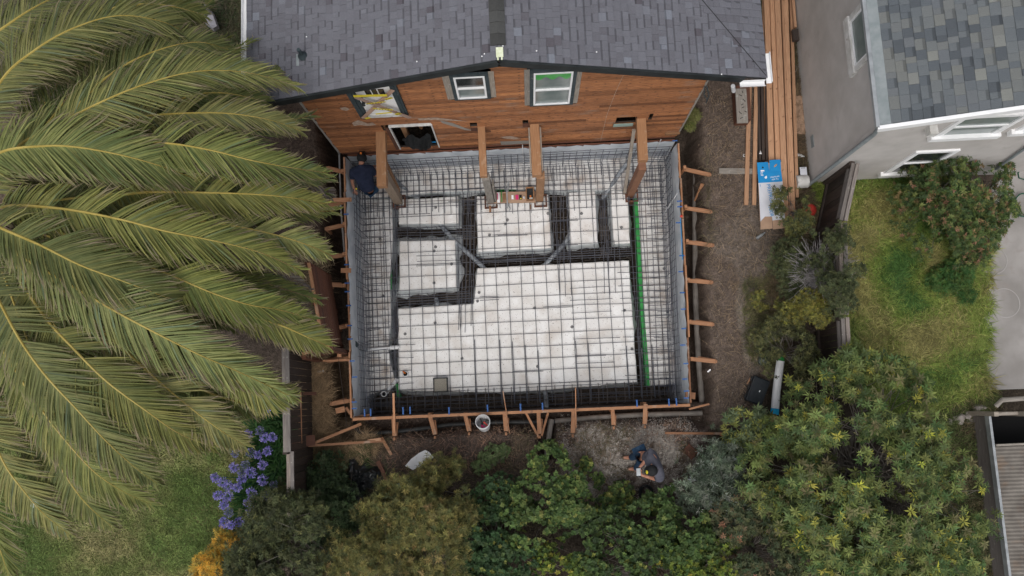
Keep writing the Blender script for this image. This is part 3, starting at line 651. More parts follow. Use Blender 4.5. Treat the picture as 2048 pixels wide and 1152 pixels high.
# side window
c = [PX(1693, 40, GX0-.03), PX(1703, 152, GX0-.03), PX(1746, 102, GX0-.03), PX(1734, 0, GX0-.03)]
zlo = min(q[2] for q in c); zhi = max(q[2] for q in c); y0 = min(c[1][1], c[2][1]); y1 = max(c[0][1], c[3][1])
def sidewin(y0, y1, z0, z1, t=.1):
    f = MB(); x = GX0; f.box(x-.04, x, y0, y0+t, z0, z1, along='z'); f.box(x-.04, x, y1-t, y1, z0, z1, along='z'); f.box(x-.042, x, y0+t, y1-t, z1-t, z1, along='y'); f.box(x-.07, x, y0-.02, y1+.02, z0-.03, z0+t*1.8, along='y')
    fr = f.build('window', 'dirtywhite', GH); g_ = MB(); g_.quad((x-.012, y1-t, z0+t*1.8), (x-.012, y0+t, z0+t*1.8), (x-.012, y0+t, z1-t), (x-.012, y1-t, z1-t)); g_.build('pane', 'glass', fr)
    s = MB(); q = .04; s.box(x-.03, x-.013, y0+t, y0+t+q, z0+t*1.8, z1-t, along='z'); s.box(x-.03, x-.013, y1-t-q, y1-t, z0+t*1.8, z1-t, along='z'); s.box(x-.031, x-.013, y0+t+q, y1-t-q, z0+t*1.8, z0+t*1.8+q, along='y'); s.build('sash', 'white', fr)
sidewin(y0, y1, zlo, min(zhi, gz(GX0)-.64))
m = MB(); m.box(GX0-.012, GX0, PX(1620, 300, GX0)[1], PX(1620, 275, GX0)[1], .35, .5); m.build('vent_cover', 'flash', GH)
# front windows
def fwin(x0, x1, z0, z1, nbar, glass, t=.09):
    y = GY0; f = MB(); f.box(x0, x0+t, y-.04, y, z0, z1, along='z'); f.box(x1-t, x1, y-.04, y, z0, z1, along='z'); f.box(x0+t, x1-t, y-.042, y, z1-t, z1); f.box(x0-.06, x1+.06, y-.09, y, z0-.03, z0+t*1.3)
    fr = f.build('window', 'white', GH); g_ = MB(); g_.quad((x0+t, y-.012, z0+t*1.3), (x1-t, y-.012, z0+t*1.3), (x1-t, y-.012, z1-t), (x0+t, y-.012, z1-t)); g_.build('pane', glass, fr)
    s = MB(); zm = (z0+z1)/2; s.box(x0+t, x1-t, y-.035, y-.013, zm-.03, zm+.03); s.box(x0+t, x0+t+.04, y-.034, y-.013, z0+t*1.3, zm-.03, along='z'); s.box(x1-t-.04, x1-t, y-.034, y-.013, z0+t*1.3, zm-.03, along='z'); s.build('sash', 'white', fr)
a_ = PY(1762, 347, GY0); b_ = PY(1826, 302, GY0); c_ = PY(1918, 299, GY0)
fwin(a_[0], c_[0], a_[2], b_[2], 1, 'darkglass')
a_ = PY(1862, 274, GY0); c_ = PY(1984, 270, GY0); fwin(a_[0], c_[0], a_[2], a_[2]+1.15, 1, 'glass'); fwin(c_[0]+.25, c_[0]+1.5, a_[2]+.1, a_[2]+1.25, 1, 'glass')
m = MB(); q = PY(1864, 264, GY0-.1); m.box(q[0]-.07, q[0]+.07, GY0-.16, GY0-.001, q[2]-.1, q[2]+.08); m.build('junction_box', 'dirtywhite', GH)
m = MB(); m.tube([PY(1992, 338, GY0-.05), PY(2048, 298, GY0-.05), PY(2100, 262, GY0-.05)], .03, 8); m.build('wall_pipe', 'flash', GH)

# ================================================================== FOUNDATION PIT
ZM = -1.10; FT = .10   # white floor level, form top
def side_line(side):
    if side == 'west': return lambda t: (XW1+(XW0-XW1)*t, YS+(5.62-YS)*t)
    if side == 'east': return lambda t: (XE1+(XE0-XE1)*t, YS+(5.55-YS)*t)
    if side == 'south': return lambda t: (XW1+(XE1-XW1)*t, YS-.02*t)
    return lambda t: (XW0+(XE0-XW0)*t, 5.70-.02*t)
NAMES = {'west': 'palm side', 'east': 'side facing the dirt path', 'south': 'garden side', 'north': 'house side'}
for side in ('west', 'east', 'south', 'north'):
    L = side_line(side); outn = {'west': (-1, 0), 'east': (1, 0), 'south': (0, -1), 'north': (0, 1)}[side]
    c = L(.5); T = thing('form_wall', 'orange-brown plank form wall with pale liner along the %s of the pit' % NAMES[side], 'formwork', (c[0], c[1], -1.6), 'plank form walls around the pit')
    n = 5; zt = FT if side != 'north' else -.13
    for row in range(6):
        z1 = zt-.012-row*.2; t = -.004
        cuts = [0]+sorted((k+random.uniform(.2, .8))/n for k in range(1, n-1))+[1]
        if row == 0: cuts = [0, .245, .52, .70, .86, 1.0] if side in ('west', 'east') else [0, .33, .67, 1]
        for a, b in zip(cuts[:-1], cuts[1:]):
            p, q = L(a+.0008), L(b-.0008); j = (random.choice((0, .018, .03)) if row == 0 and side in ('east', 'west') else 0)+.022
            if row and side == 'north': continue
            m = MB(); m.beam((p[0]+outn[0]*j, p[1]+outn[1]*j, z1-.097), (q[0]+outn[0]*j, q[1]+outn[1]*j, z1-.097), .038, .194)
            m.build('plank', 'form' if side != 'north' else 'redwood', T)
    # liner, slightly wavy sheet inside
    mb = MB(); K = 60
    for k in range(K):
        ring = []
        for kk in (k, k+1):
            p = L(kk/K)
            for zz, d in ((zt-.01, .004), (zt-.35, .02), (-.8, .03), (-1.05, .05), (-1.25, .05), (-1.6, .05)):
                if side == 'south' and zz < -.2: zz = max(zz, -1.6)
                dd = d+.012*math.sin(kk*1.3+zz*5); ring.append((p[0]-outn[0]*dd, p[1]-outn[1]*dd, zz))
        for r_ in range(5): mb.quad(ring[r_], ring[r_+1], ring[6+r_+1], ring[6+r_])
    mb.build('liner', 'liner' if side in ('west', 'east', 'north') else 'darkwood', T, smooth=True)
    if side == 'south':
        p, q = L(0), L(1); m = MB(); m.beam((p[0], p[1]-.02, FT-.0), (q[0], q[1]-.02, FT), .06, .036); 
        m.build('cap_plank', 'form', T)
# pale end pieces where the side liners meet the south form (grey corner sheets)
# white slabs ---------------------------------------------------------------
def slab(px, label, group='white membrane covered blocks in the pit', z=ZM, skirt=True, m_='membrane', wave=.05, grow=.06, name='membrane_block'):
    pts = [P(a, b, z)[:2] for a, b in px]; n = len(pts); c = np.mean(pts, 0); dense = []
    for k in range(n):
        a, b = pts[k], pts[(k+1) % n]; L = np.hypot(*(b-a)); s = max(2, int(L/.12))
        for j in range(s): dense.append(a+(b-a)*j/s)
    D = np.array(dense); N = len(D); tn = np.roll(D, -1, 0)-np.roll(D, 1, 0); tn /= np.linalg.norm(tn, axis=1)[:, None]
    area = sum(D[i][0]*D[(i+1) % N][1]-D[(i+1) % N][0]*D[i][1] for i in range(N)); nr_ = np.stack([tn[:, 1], -tn[:, 0]], 1)*(1 if area > 0 else -1)
    wv = (fbm(D[:, 0]*2+z, D[:, 1]*2, 1.6, 1)-.5); wv2 = (fbm(D[:, 0], D[:, 1], 4, 3)-.5)
    D = D+nr_*(wv2*.035)[:, None]
    T = thing(name, label, 'block', (c[0], c[1], z-.42), group)
    mb = MB()
    rings = [(-.035, 0), (-.008, -.008), (.006, -.035)]
    for off, dz in rings:
        for q in D+nr_*off: mb.v.append((q[0], q[1], z+dz))
    # domed, faintly wrinkled interior: centre fan replaced by a triangulated face
    mb.face(list(range(N)) if area > 0 else list(range(N))[::-1])
    for r_ in range(2):
        for k in range(N):
            a, b = r_*N+k, r_*N+(k+1) % N; mb.face([a, a+N, b+N, b] if area > 0 else [b, b+N, a+N, a])
    mb.build('top_sheet', m_, T)
    if skirt:
        mb = MB(); R_ = [(.006, -.035, 0), (.02, -.12, .2), (grow*.8, -.22, .8), (grow, -.30, 1.3), (grow+.01, -.42, 1.3)]
        for off, dz, wf in R_:
            ph = D+nr_*(off+(wv*wave*wf*3))[:, None]
            for q in ph: mb.v.append((q[0], q[1], z+dz-.001))
        for r_ in range(len(R_)-1):
            for k in range(N):
                a, b = r_*N+k, r_*N+(k+1) % N; mb.face([a, a+N, b+N, b] if area > 0 else [b, b+N, a+N, a])
        mb.build('skirt', 'skirt', T, smooth=True)
    return T
slab([(797, 398), (850, 397), (916, 392), (917, 446), (797, 448)], 'low flat white block by the left timber post, above the square block')
slab([(953, 392), (1096, 389), (1102, 495), (956, 503)], 'wide white block under the plank of tools, between the two middle posts', grow=.07)
slab([(1138, 385), (1190, 382), (1196, 486), (1142, 490)], 'tall narrow white block standing alone between the third and fourth posts')
slab([(1222, 380), (1255, 382), (1260, 485), (1228, 487)], 'narrowest white block, beside the right timber post and the green edge')
slab([(799, 482), (910, 480), (912, 574), (799, 580)], 'square white block left of centre with bulging grey skirt', wave=.10, grow=.10)
slab([(955, 536), (1258, 521), (1274, 764), (1030, 785), (797, 781), (796, 617), (947, 607)], 'largest white block, the L-shaped slab filling the lower half of the pit', grow=.05, wave=.06)
slab([(717, 330), (1345, 308), (1342, 376), (1180, 380), (1000, 378), (860, 384), (790, 392), (720, 396)], 'stained white ledge along the house side of the pit, under the timber beams', 'stained white ledges at the pit edges', m_='stained', z=ZM+.01, grow=.02)
slab([(718, 398), (783, 398), (785, 480), (779, 560), (782, 640), (776, 700), (790, 770), (728, 795), (715, 640)], 'stained white ledge along the palm side of the pit', 'stained white ledges at the pit edges', m_='stained', z=ZM+.004, grow=.05, wave=.08)
slab([(1270, 378), (1344, 378), (1350, 560), (1364, 768), (1296, 772), (1288, 620), (1277, 480)], 'stained white ledge behind the bright green edge, on the path side of the pit', 'stained white ledges at the pit edges', m_='stained', z=ZM+.007, grow=.01)
# green foam edges
def strip(px, wd, h, z, label, cat='edge strip', name='green_edge', m_='green', grp=None):
    mb = MB(); pts = [P(a, b, z) for a, b in px]
    for a, b in zip(pts[:-1], pts[1:]): mb.beam(a, b, wd, h, up=(0, 0, 1), tint=.5)
    return setp(mb.build(name, m_), label, cat, grp)
strip([(1270, 400), (1275, 480), (1279, 560), (1284, 640), (1291, 720), (1294, 772)], .085, .3, ZM-.12, 'bright green foam edge along the right-hand white ledge')
strip([(778, 384), (850, 386), (900, 381), (960, 381), (1000, 380)], .05, .16, ZM-.12, 'dark green edge along the house ledge, left of the middle posts')
strip([(1000, 380), (1060, 379), (1120, 377), (1200, 373), (1250, 371)], .06, .16, ZM-.12, 'dark green edge along the house ledge, right of the middle posts')
strip([(786, 460), (784, 540), (784, 580)], .03, .2, ZM-.18, 'thin green edge beside the left-hand white ledge')
strip([(795, 768), (797, 785), (800, 795)], .06, .25, ZM-.15, 'short green piece under the open pipe in the lower left corner')
BLK = [('low flat block', (790, 395, 920, 450)), ('square block', (795, 478, 915, 582)), ('wide block', (950, 388, 1105, 505)), ('tall narrow block', (1134, 380, 1200, 492)), ('narrowest block', (1220, 378, 1264, 490)), ('upper right part of the largest slab', (1100, 520, 1275, 660)), ('lower right part of the largest slab', (1060, 660, 1275, 770)), ('left part of the largest slab', (795, 520, 1099, 790)), ('palm side ledge', (700, 380, 794, 800)), ('path side ledge', (1276, 378, 1380, 800))]
# spacers (grey dots)
for k, (a, b) in enumerate(((871, 183+220+12), (1011, 448), (979, 470), (1148-280+3, 494), (1063-195, 502), (903, 528), (868, 566), (958, 585), (955, 602), (870, 646), (810, 668), (1069, 616), (1249, 621), (1144, 654), (924, 717), (1015, 440), (1096, 427), (1243, 455), (1264, 698), (1075, 733), (1328, 537), (1335, 624), (1163, 427), (724, 548), (760, 478), (766, 592))):
    p = P(a, b, ZM+.012); mb = MB(); r_ = .035; mb.lathe([(0, -.01), (r_, -.01), (r_*.9, .018), (r_*.6, .03), (0, .032)], (p[0], p[1], ZM+.012), n=9)
    setp(mb.build('bar_spacer', 'darkstone'), 'small round grey spacer on the %s' % next((n_ for n_, bb_ in BLK if bb_[0] <= a <= bb_[2] and bb_[1] <= b <= bb_[3]), 'dark trench edge'), 'spacer', 'grey spacers under the mat')

# rebar ----------------------------------------------------------------------
def bar(mb, pts, r, n=6): mb.tube(pts, r, n)
def wob3(p, a=.004): return (p[0]+random.gauss(0, a), p[1]+random.gauss(0, a), p[2]+random.gauss(0, a*.6))
cm = ((XW0+XE0)/2, 2.6)
MAT = thing('rebar_mat', 'square grid of thin dark steel bars laid over the white slabs', 'rebar mat', (cm[0], cm[1], ZM+.03))
zb = ZM+.045; RB = .0068
def mbar(p0, p1, r=RB, m_='rebar', parent=MAT, k=5, a=.004):
    pts = [wob3(Vector(p0).lerp(Vector(p1), i/k), a if 0 < i < k else 0) for i in range(k+1)]
    mb = MB(); bar(mb, pts, r); mb.build('bar', m_, parent)
ys_m = []
y = 5.32
while y > .05:
    t0 = xw(y)+.16; t1 = xe(y)-.14; e = random.uniform(-.02, .02)
    if random.random() < .5:
        s = random.uniform(-1.5, 1.5); mbar((t0, y+e, zb), (s+.4, y+e*.5, zb)); mbar((s-.3, y+.02, zb+.012), (t1, y+.02, zb+.012))
    else: mbar((t0, y+e, zb), (t1, y-e, zb))
    ys_m.append(y); y -= .292
x = xw(3)+.3
while x < xe(3)-.2:
    sh = (x-0)*0
    mbar((x, -.06, zb+.018), (x-.01, 5.45, zb+.018)); 
    if random.random() < .5: mbar((x+.016, -.08, zb+.018), (x+.016, 1.1+random.random()*.4, zb+.018), r=.0085)
    x += .292
# lap bars with free ends (as pairs and triples lying on the mat)
for a, b, c, d in ((833, 512, 935, 509), (834, 523, 930, 520), (832, 532, 925, 529), (918, 600, 917, 660), (923, 600, 921, 662), (931, 600, 930, 665), (943, 570, 942, 652), (1117, 480, 1120, 590), (1126, 480, 1131, 593), (1140, 480, 1143, 590), (1207, 490, 1209, 587), (1215, 480, 1220, 589), (1228, 480, 1231, 586), (960, 593, 998, 594), (960, 601, 998, 599), (1140, 577, 1218, 573), (1236, 572, 1340, 570), (1140, 601, 1225, 597), (1240, 597, 1345, 596), (1143, 626, 1224, 622), (1243, 622, 1345, 621), (1235, 545, 1350, 546), (1146, 678, 1240, 675), (1246, 674, 1350, 673), (1240, 700, 1350, 699), (795, 690, 830, 689), (790, 716, 827, 715), (780, 742, 824, 740), (800, 768, 827, 766), (1153, 727, 1230, 724), (1250, 751, 1350, 750), (700+90, 430, 860, 427), (790, 466, 1000, 462), (985, 470, 1080, 467)):
    mbar(P(a, b, zb+.03), P(c, d, zb+.03), k=3)
# closer bars over the two side ledges and the house ledge
LD = [('left', 722, 786, 400, 790), ('right', 1276, 1345, 380, 800)]
for nm, a, b, t, bt in LD:
    x0 = P(a, 600, zb)[0]; x1 = P(b, 600, zb)[0]; c = ((x0+x1)/2, 2.3)
    T = thing('ledge_cage', 'dense cage of steel bars over the %s-hand stained ledge' % nm, 'rebar cage', (c[0], c[1], ZM), 'steel cages around the pit')
    n = 6
    for k in range(n+1):
        x = x0+(x1-x0)*k/n; sl = (XW0-XW1 if nm == 'left' else XE0-XE1)/5.7
        mbar((x-sl*2.6+sl*(-.1), -.05, zb+.03), (x+sl*2.7, 5.4, zb+.03), parent=T, m_='rustbar' if k in (2, 4) else 'rebar')
    y = .05
    while y < 4.6:
        lx = random.uniform(.0, .12)
        if nm == 'left': mbar((xw(y)+.13, y, zb+.045), (x1-lx, y+random.uniform(-.01, .01), zb+.045), parent=T, k=3, m_=random.choice(('rebar', 'rustbar')))
        else: mbar((x0+lx, y, zb+.045), (xe(y)-.13, y+random.uniform(-.01, .01), zb+.045), parent=T, k=3, m_=random.choice(('rebar', 'rustbar')))
        y += .146
T = thing('ledge_cage', 'dense cage of steel bars over the house-side ledge, around the timber posts', 'rebar cage', (-.2, 5.0, ZM), 'steel cages around the pit')
for k in range(7): yk = 4.62+.13*k; mbar((xw(5)+.15, yk+.05, zb+.03), (xe(5)-.15, yk-.02, zb+.03), parent=T, k=6, m_='rustbar' if k % 3 == 1 else 'rebar')
x = xw(5)+.2
while x < xe(5)-.15:
    mbar((x, 4.5+random.uniform(-.15, .1), zb+.045), (x, 5.5, zb+.045), parent=T, k=3); x += .146
# wall cages: bent bars standing against the liner
def wallcage(side, label, z1, d=.09):
    L = side_line(side); ix, iy = {'west': (1, 0), 'east': (-1, 0), 'north': (0, -1)}[side]; c = L(.5)
    T = thing('wall_cage', label, 'rebar cage', (c[0]+ix*d, c[1]+iy*d, ZM), 'steel cages around the pit'); K = {'north': 48}.get(side, 36)
    for k in range(K+1):
        t = .015+.97*k/K; p = L(t); hook = .30+random.uniform(-.05, .2); zt = z1+random.uniform(-.05, .05)-(.12 if k % 2 else 0)
        dd = d+random.uniform(0, .02); mb = MB()
        skew = .03 if k % 3 == 0 else 0
        foot = (p[0]+ix*(dd+.04+hook)+(skew if iy else 0), p[1]+iy*(dd+.04+hook)+(skew if ix else 0), zb+.05)
        pts = [foot, (p[0]+ix*(dd+.05), p[1]+iy*(dd+.05), zb+.04), (p[0]+ix*dd, p[1]+iy*dd, zb+.09), (p[0]+ix*dd, p[1]+iy*dd, zt)]
        bar(mb, pts, .0068); mb.build('upright_bar', 'rebar', T)
        if k % 2 == 0:
            mb = MB(); q = (p[0]+ix*(dd+.13), p[1]+iy*(dd+.13)); bar(mb, [(q[0], q[1], zb+.02), (q[0], q[1], zt-.02)], .0065); mb.build('upright_bar', 'rebar', T)
    for lay, dd in ((0, d+.012), (1, d+.145)):
        for zz in np.arange(ZM+.22, z1, .17):
            a, b = L(.01), L(.99); n_ = 6; pts = []
            for i in range(n_+1):
                t = i/n_; pts.append(wob3((a[0]+(b[0]-a[0])*t+ix*dd, a[1]+(b[1]-a[1])*t+iy*dd, zz), .006 if 0 < i < n_ else 0))
            mb = MB(); bar(mb, pts, .0068); mb.build('level_bar', 'rebar', T)
wallcage('west', 'upright cage of steel bars against the palm side liner', -.15, .10)
wallcage('east', 'upright cage of steel bars against the path side liner', -.15, .10)
wallcage('north', 'upright cage of steel bars against the wall below the house', -.20, .10)
# south edge beam cage
T = thing('edge_cage', 'long low cage of steel bars in the dark trench at the garden side', 'rebar cage', (-.2, 0, ZM-.2), 'steel cages around the pit')
for k, (yy, zz) in enumerate(((-.12, ZM), (.0, ZM+.02), (.10, ZM+.0), (.20, ZM+.03), (.29, ZM-.0), (-.1, ZM-.3), (.1, ZM-.3), (.26, ZM-.3))):
    mbar((XW1+.12, yy, zz), (XE1-.12, yy-.01, zz), parent=T, k=8, m_='rustbar' if zz < -1.2 else 'rebar')
x = XW1+.2
while x < XE1-.1:
    mb = MB(); bar(mb, [(x, -.15, ZM-.3), (x, -.15, ZM+.04), (x+.01, .31, ZM+.05), (x+.01, .31, ZM-.3)], .008); mb.build('stirrup', 'rustbar', T); x += .20
# trench cages between the blocks
def trench(px0, px1, wd, label):
    a = Vector(P(*px0, ZM-.05)); b = Vector(P(*px1, ZM-.05)); d = (b-a).normalized(); s = Vector((d.y, -d.x, 0)); c = (a+b)/2
    T = thing('trench_cage', label, 'rebar cage', (c.x, c.y, ZM-.4), 'steel cages in the trenches')
    for zz in (0, -.3):
        for k in range(5):
            o_ = s*(wd*(k/4-.5)); mbar(a+o_+Vector((0, 0, zz)), b+o_+Vector((0, 0, zz)), parent=T, m_='rebar' if zz == 0 else 'rustbar', r=.0072)
    Lg = (b-a).length; q = .1
    while q < Lg:
        c_ = a+d*q; mb = MB(); mb.tube([c_+s*(wd*.5)+Vector((0, 0, .03)), c_+s*(wd*.5)+Vector((0, 0, -.3)), c_-s*(wd*.5)+Vector((0, 0, -.3)), c_-s*(wd*.5)+Vector((0, 0, .03))], .007, 5); mb.build('stirrup', 'rustbar', T); q += .22
trench((935, 385), (930, 620), .36, 'cage of bars in the dark trench left of the wide block')
trench((1120, 385), (1122, 520), .34, 'cage of bars in the dark trench right of the wide block')
trench((1208, 385), (1214, 510), .22, 'cage of bars in the dark trench between the two narrow blocks')
trench((790, 466), (945, 462), .26, 'cage of bars in the dark trench between the low block and the square block')
trench((790, 600), (940, 592), .24, 'cage of bars in the dark trench below the square block')
trench((950, 518), (1265, 502), .22, 'cage of bars in the long trench above the large slab')
trench((1281, 500), (1290, 770), .14, 'cage of bars in the narrow trench beside the bright green edge')
trench((790, 410), (788, 780), .12, 'cage of bars in the narrow trench beside the left-hand ledge')
# steel marker rods
for a, b, c, d, lb in ((1362, 376, 1326, 430, 'thin shiny rod leaning on the right-hand form wall'), (1322, 279, 1307, 311, 'thin shiny rod leaning below the right house corner'), (1045, 290, 1047, 330, 'thin shiny rod hanging below the house beside the third beam')):
    mb = MB(); mb.tube([P(a, b, .02), P(c, d, ZM+.25)], .012, 6); setp(mb.build('steel_rod', 'pvc'), lb, 'rod')

# pipes -----------------------------------------------------------------------
def pipe(pts, r, m_, label, name='pipe', cat='pipe', grp=None, open_end=None, n=12):
    T = MB(); T.tube(pts, r, n); o_ = T.build(name, m_, smooth=False); setp(o_, label, cat, grp); return o_
pipe([P(878, 446, ZM-.12), P(905, 478, ZM-.1), P(940, 510, ZM-.1), P(972, 540, ZM-.12)], .052, 'pipewrap', 'grey wrapped pipe running diagonally between the square block and the wide block')
pipe([P(1150, 462, ZM-.1), P(1118, 500, ZM-.1), P(1080, 540, ZM-.12)], .05, 'pipewrap', 'grey wrapped pipe running diagonally below the tall narrow block')
pipe([P(1275, 300, ZM+.25), P(1240, 345, ZM+.05), P(1205, 398, ZM-.1)], .052, 'pipewrap', 'grey wrapped pipe slanting past the fourth timber post')
pipe([P(770, 335, ZM+.1), P(800, 370, ZM-.0), P(838, 398, ZM-.1)], .055, 'pipewrap', 'grey wrapped pipe slanting behind the first timber post')
pipe([P(800, 694, ZM+.02), P(760, 697, ZM+.04), P(735, 700, ZM+.06)], .05, 'pvc', 'pale pipe lying across the left-hand ledge into the side liner')
pipe([P(733, 700, ZM+.06), P(712, 690, ZM+.75)], .05, 'pipewrap', 'pale pipe with grey clamps rising at the palm side wall')
mb = MB(); c0 = Vector(P(709, 687, ZM+.85)); mb.tube([P(712, 690, ZM+.74), c0], .062, 12); setp(mb.build('rubber_coupling', 'teal'), 'black rubber coupling on the pipe at the palm side wall', 'coupling')
pipe([P(795, 758, ZM-.05), P(780, 775, ZM-.03), P(772, 786, ZM)], .052, 'pvc', 'grey pipe bending out of the lower left corner of the large slab')
mb = MB(); c0 = P(768, 788, ZM+.05); mb.lathe([(.055, -.14), (.066, -.02), (.066, .05), (.05, .05), (.05, -.1), (0, -.1)], c0, (.05, -.02, 1), 16); ob = mb.build('pipe_socket', 'pvc'); setp(ob, 'open white pipe socket facing up in the lower left corner', 'pipe')
mb = MB(); mb.lathe([(.05, 0), (0, 0)], np.array(c0)+np.array([0, 0, -.06]), n=12); mb.build('bore', 'hole', ob)
mb = MB(); c0 = P(811, 748, ZM+.0); mb.lathe([(.085, -.05), (.08, .03), (.06, .05), (.05, .05), (.05, -.02)], c0, n=16); ob = mb.build('riser_sleeve', 'pvc', smooth=True); setp(ob, 'white sleeve with copper wires standing in the large slab corner', 'pipe sleeve')
mb = MB(); mb.lathe([(.05, 0), (0, 0)], np.array(c0)+np.array([0, 0, .01]), n=12); mb.build('bore', 'hole', ob)
for k in range(3): mb = MB(); q = np.array(c0)+np.array([-.02+.015*k, .01, 0]); mb.tube([q, q+np.array([-.03, .05, .1])], .008, 5); mb.build('wire', 'orange', ob)
pipe([P(872, 598, ZM-.2), P(874, 605, ZM-.1), P(876, 620, ZM-.15)], .05, 'pipewrap', 'short wrapped pipe elbow poking out below the square block')
pipe([P(1090, 775, ZM-.12), P(1092, 800, ZM-.12), P(1093, 826, -.9)], .055, 'pipewrap', 'ribbed pipe crossing under the garden side form')
pipe([P(1394, 240, -.75), P(1392, 330, -.68), P(1390, 420, -.65), P(1391, 600, -.63), P(1397, 720, -.6), P(1404, 805, -.6)], .065, 'drain', 'long straight grey-brown drain pipe in the trench beside the dirt path', 'drain_pipe')
pipe([P(1404, 826, -.3), P(1290, 829, -.3), P(1200, 834, -.3), P(1110, 842, -.32)], .055, 'drain', 'brown drain pipe along the trench at the garden side, right half', 'drain_pipe')
pipe([P(1110, 843, -.3), P(1000, 844, -.3), P(900, 849, -.28), P(850, 856, -.25), P(800, 862, -.2), P(735, 868, -.12), P(718, 864, -.12), P(711, 852, -.15), P(709, 835, -.3)], .05, 'blackpipe', 'black drain hose along the trench, turning at the lower left form corner', 'drain_hose')
pipe([P(1103, 838, -.26), P(1097, 880, -.3), P(1092, 925, -.3)], .06, 'drain', 'grey pipe heading down the ditch to the bushes', 'drain_pipe')
pipe([P(678, 300, -.6), P(682, 420, -.6), P(690, 520, -.6)], .02, 'pvc', 'thin pale conduit in the dark trench beside the palm side form', 'conduit')
mb = MB(); p_ = P(874, 603, ZM-.02)

# square sump box with grey grit
c0 = P(881, 770, ZM+.1); T = thing('grit_box', 'square black tub of grey grit standing on the lower edge of the large slab', 'tub', (c0[0], c0[1], ZM)); s_ = .155
mb = MB()
for sx, sy in ((-1, 0), (1, 0), (0, -1), (0, 1)):
    if sx: mb.box(c0[0]+sx*s_-.01, c0[0]+sx*s_+.01, c0[1]-s_-.01, c0[1]+s_+.01, ZM-.02, ZM+.14, along='y')
    else: mb.box(c0[0]-s_+.01, c0[0]+s_-.01, c0[1]+sy*s_-.01, c0[1]+sy*s_+.01, ZM-.021, ZM+.139)
mb.build('side', 'blackpipe', T); mb = MB(); mb.box(c0[0]-s_+.012, c0[0]+s_-.012, c0[1]-s_+.012, c0[1]+s_-.012, ZM, ZM+.1); mb.build('grit', 'soil', T)

# ---------------- needle beams and posts
def needle(px_end, ztop, wpx, x_shift, base_px, label, end_w=.2, mat_='beam', slant=0):
    b = P(*base_px, -1.1); T0 = P(px_end[0], px_end[1], ztop)
    T = thing('shoring_post', label, 'timber shoring', (b[0], b[1], -1.4), 'timber posts and beams propping the house')
    hw = wpx; bx0 = T0[0]; y0 = T0[1]
    m = MB(); m.beam((bx0, y0, ztop-hw/2), (bx0+x_shift, 6.6, ztop-hw/2+slant), hw, hw, tint=.7); m.build('beam', mat_, T, bevel=.008)
    return T, b, bx0, y0
T, b, bx, y0 = needle((763, 372), 1.16, .205, .0, (797, 402), 'leftmost heavy timber beam on a grey post, beside the worker in navy')
m = MB(); m.beam((b[0], b[1], -1.45), (b[0]+.02, b[1]+.03, .94), .19, .19, up=(0, 1, 0), tint=.4); m.build('post', woodmat('post_wood', (.22, .16, .115), (.34, .265, .20)), T)
m = MB(); m.beam((b[0]+.10, b[1]+.12, -.6), (b[0]-.02, 5.4, .9), .09, .04, up=(1, 0, 0), tint=.3); m.build('brace', 'post_wood' if 'post_wood' in M else 'beam', T)
T, b, bx, y0 = needle((967, 352), 1.16, .155, -.01, (982, 402), 'second timber beam and post from the left, dull grey-brown')
m = MB(); m.beam((b[0], b[1], -1.45), (b[0]-.01, b[1], 1.0), .16, .16, up=(0, 1, 0), tint=.35); m.build('post', 'greywood', T)
m = MB(); m.box(b[0]+.09, b[0]+.13, b[1]-.05, b[1]+.12, -1.2, .35, along='z', tint=.4); m.build('side_plank', 'greywood', T)
T, b, bx, y0 = needle((1074, 350), 1.16, .20, .0, (1079, 398), 'third timber beam and post from the left, with pale side planks')
m = MB(); m.beam((b[0], b[1], -1.45), (b[0], b[1], .96), .17, .17, up=(0, 1, 0), tint=.5); m.build('post', 'beam', T)
for sx in (-.12, .12): m = MB(); m.box(bx+sx-.015, bx+sx+.015, y0+.1, YWALL-.05, .98, 1.1, along='y', tint=.9); m.build('side_plank', 'greywood', T)
T, b, bx, y0 = needle((1287, 320), 1.16, .20, .03, (1260, 388), 'rightmost heavy timber beam on a reddish post, near the corner')
m = MB(); m.beam((b[0], b[1], -1.45), (b[0]+.01, b[1]+.06, .96), .16, .16, up=(0, 1, 0), tint=.3); m.build('post', woodmat('red_post_wood', (.20, .095, .055), (.30, .15, .09)), T)
m = MB(); m.beam((b[0]-.13, b[1]-.02, -1.2), (b[0]-.12, 5.6, 1.0), .05, .07, up=(1, 0, 0), tint=.8); m.build('brace', 'greywood', T)
# footing boxes at the posts
for (a, c, lb) in ((799, 404, 'dark wooden box around the foot of the first post'), (982, 405, 'wooden box around the foot of the second post'), (1081, 402, 'wooden box around the foot of the third post, beside the plank'), (1263, 392, 'brown wooden box around the foot of the fourth post')):
    p = P(a, c, ZM); T = thing('footing_box', lb, 'box', (p[0], p[1], ZM-.3), 'wooden boxes at the post feet'); s_ = .135; hh = .05
    for sx, sy in ((-1, 0), (1, 0), (0, -1), (0, 1)):
        m = MB()
        if sx: m.box(p[0]+sx*s_-.018, p[0]+sx*s_+.018, p[1]-s_-.018, p[1]+s_+.018, ZM-.35, ZM+hh, along='y')
        else: m.box(p[0]-s_+.02, p[0]+s_-.02, p[1]+sy*s_-.018, p[1]+sy*s_+.018, ZM-.351, ZM+hh-.001, along='x')
        m.build('side_board', 'redwood', T)
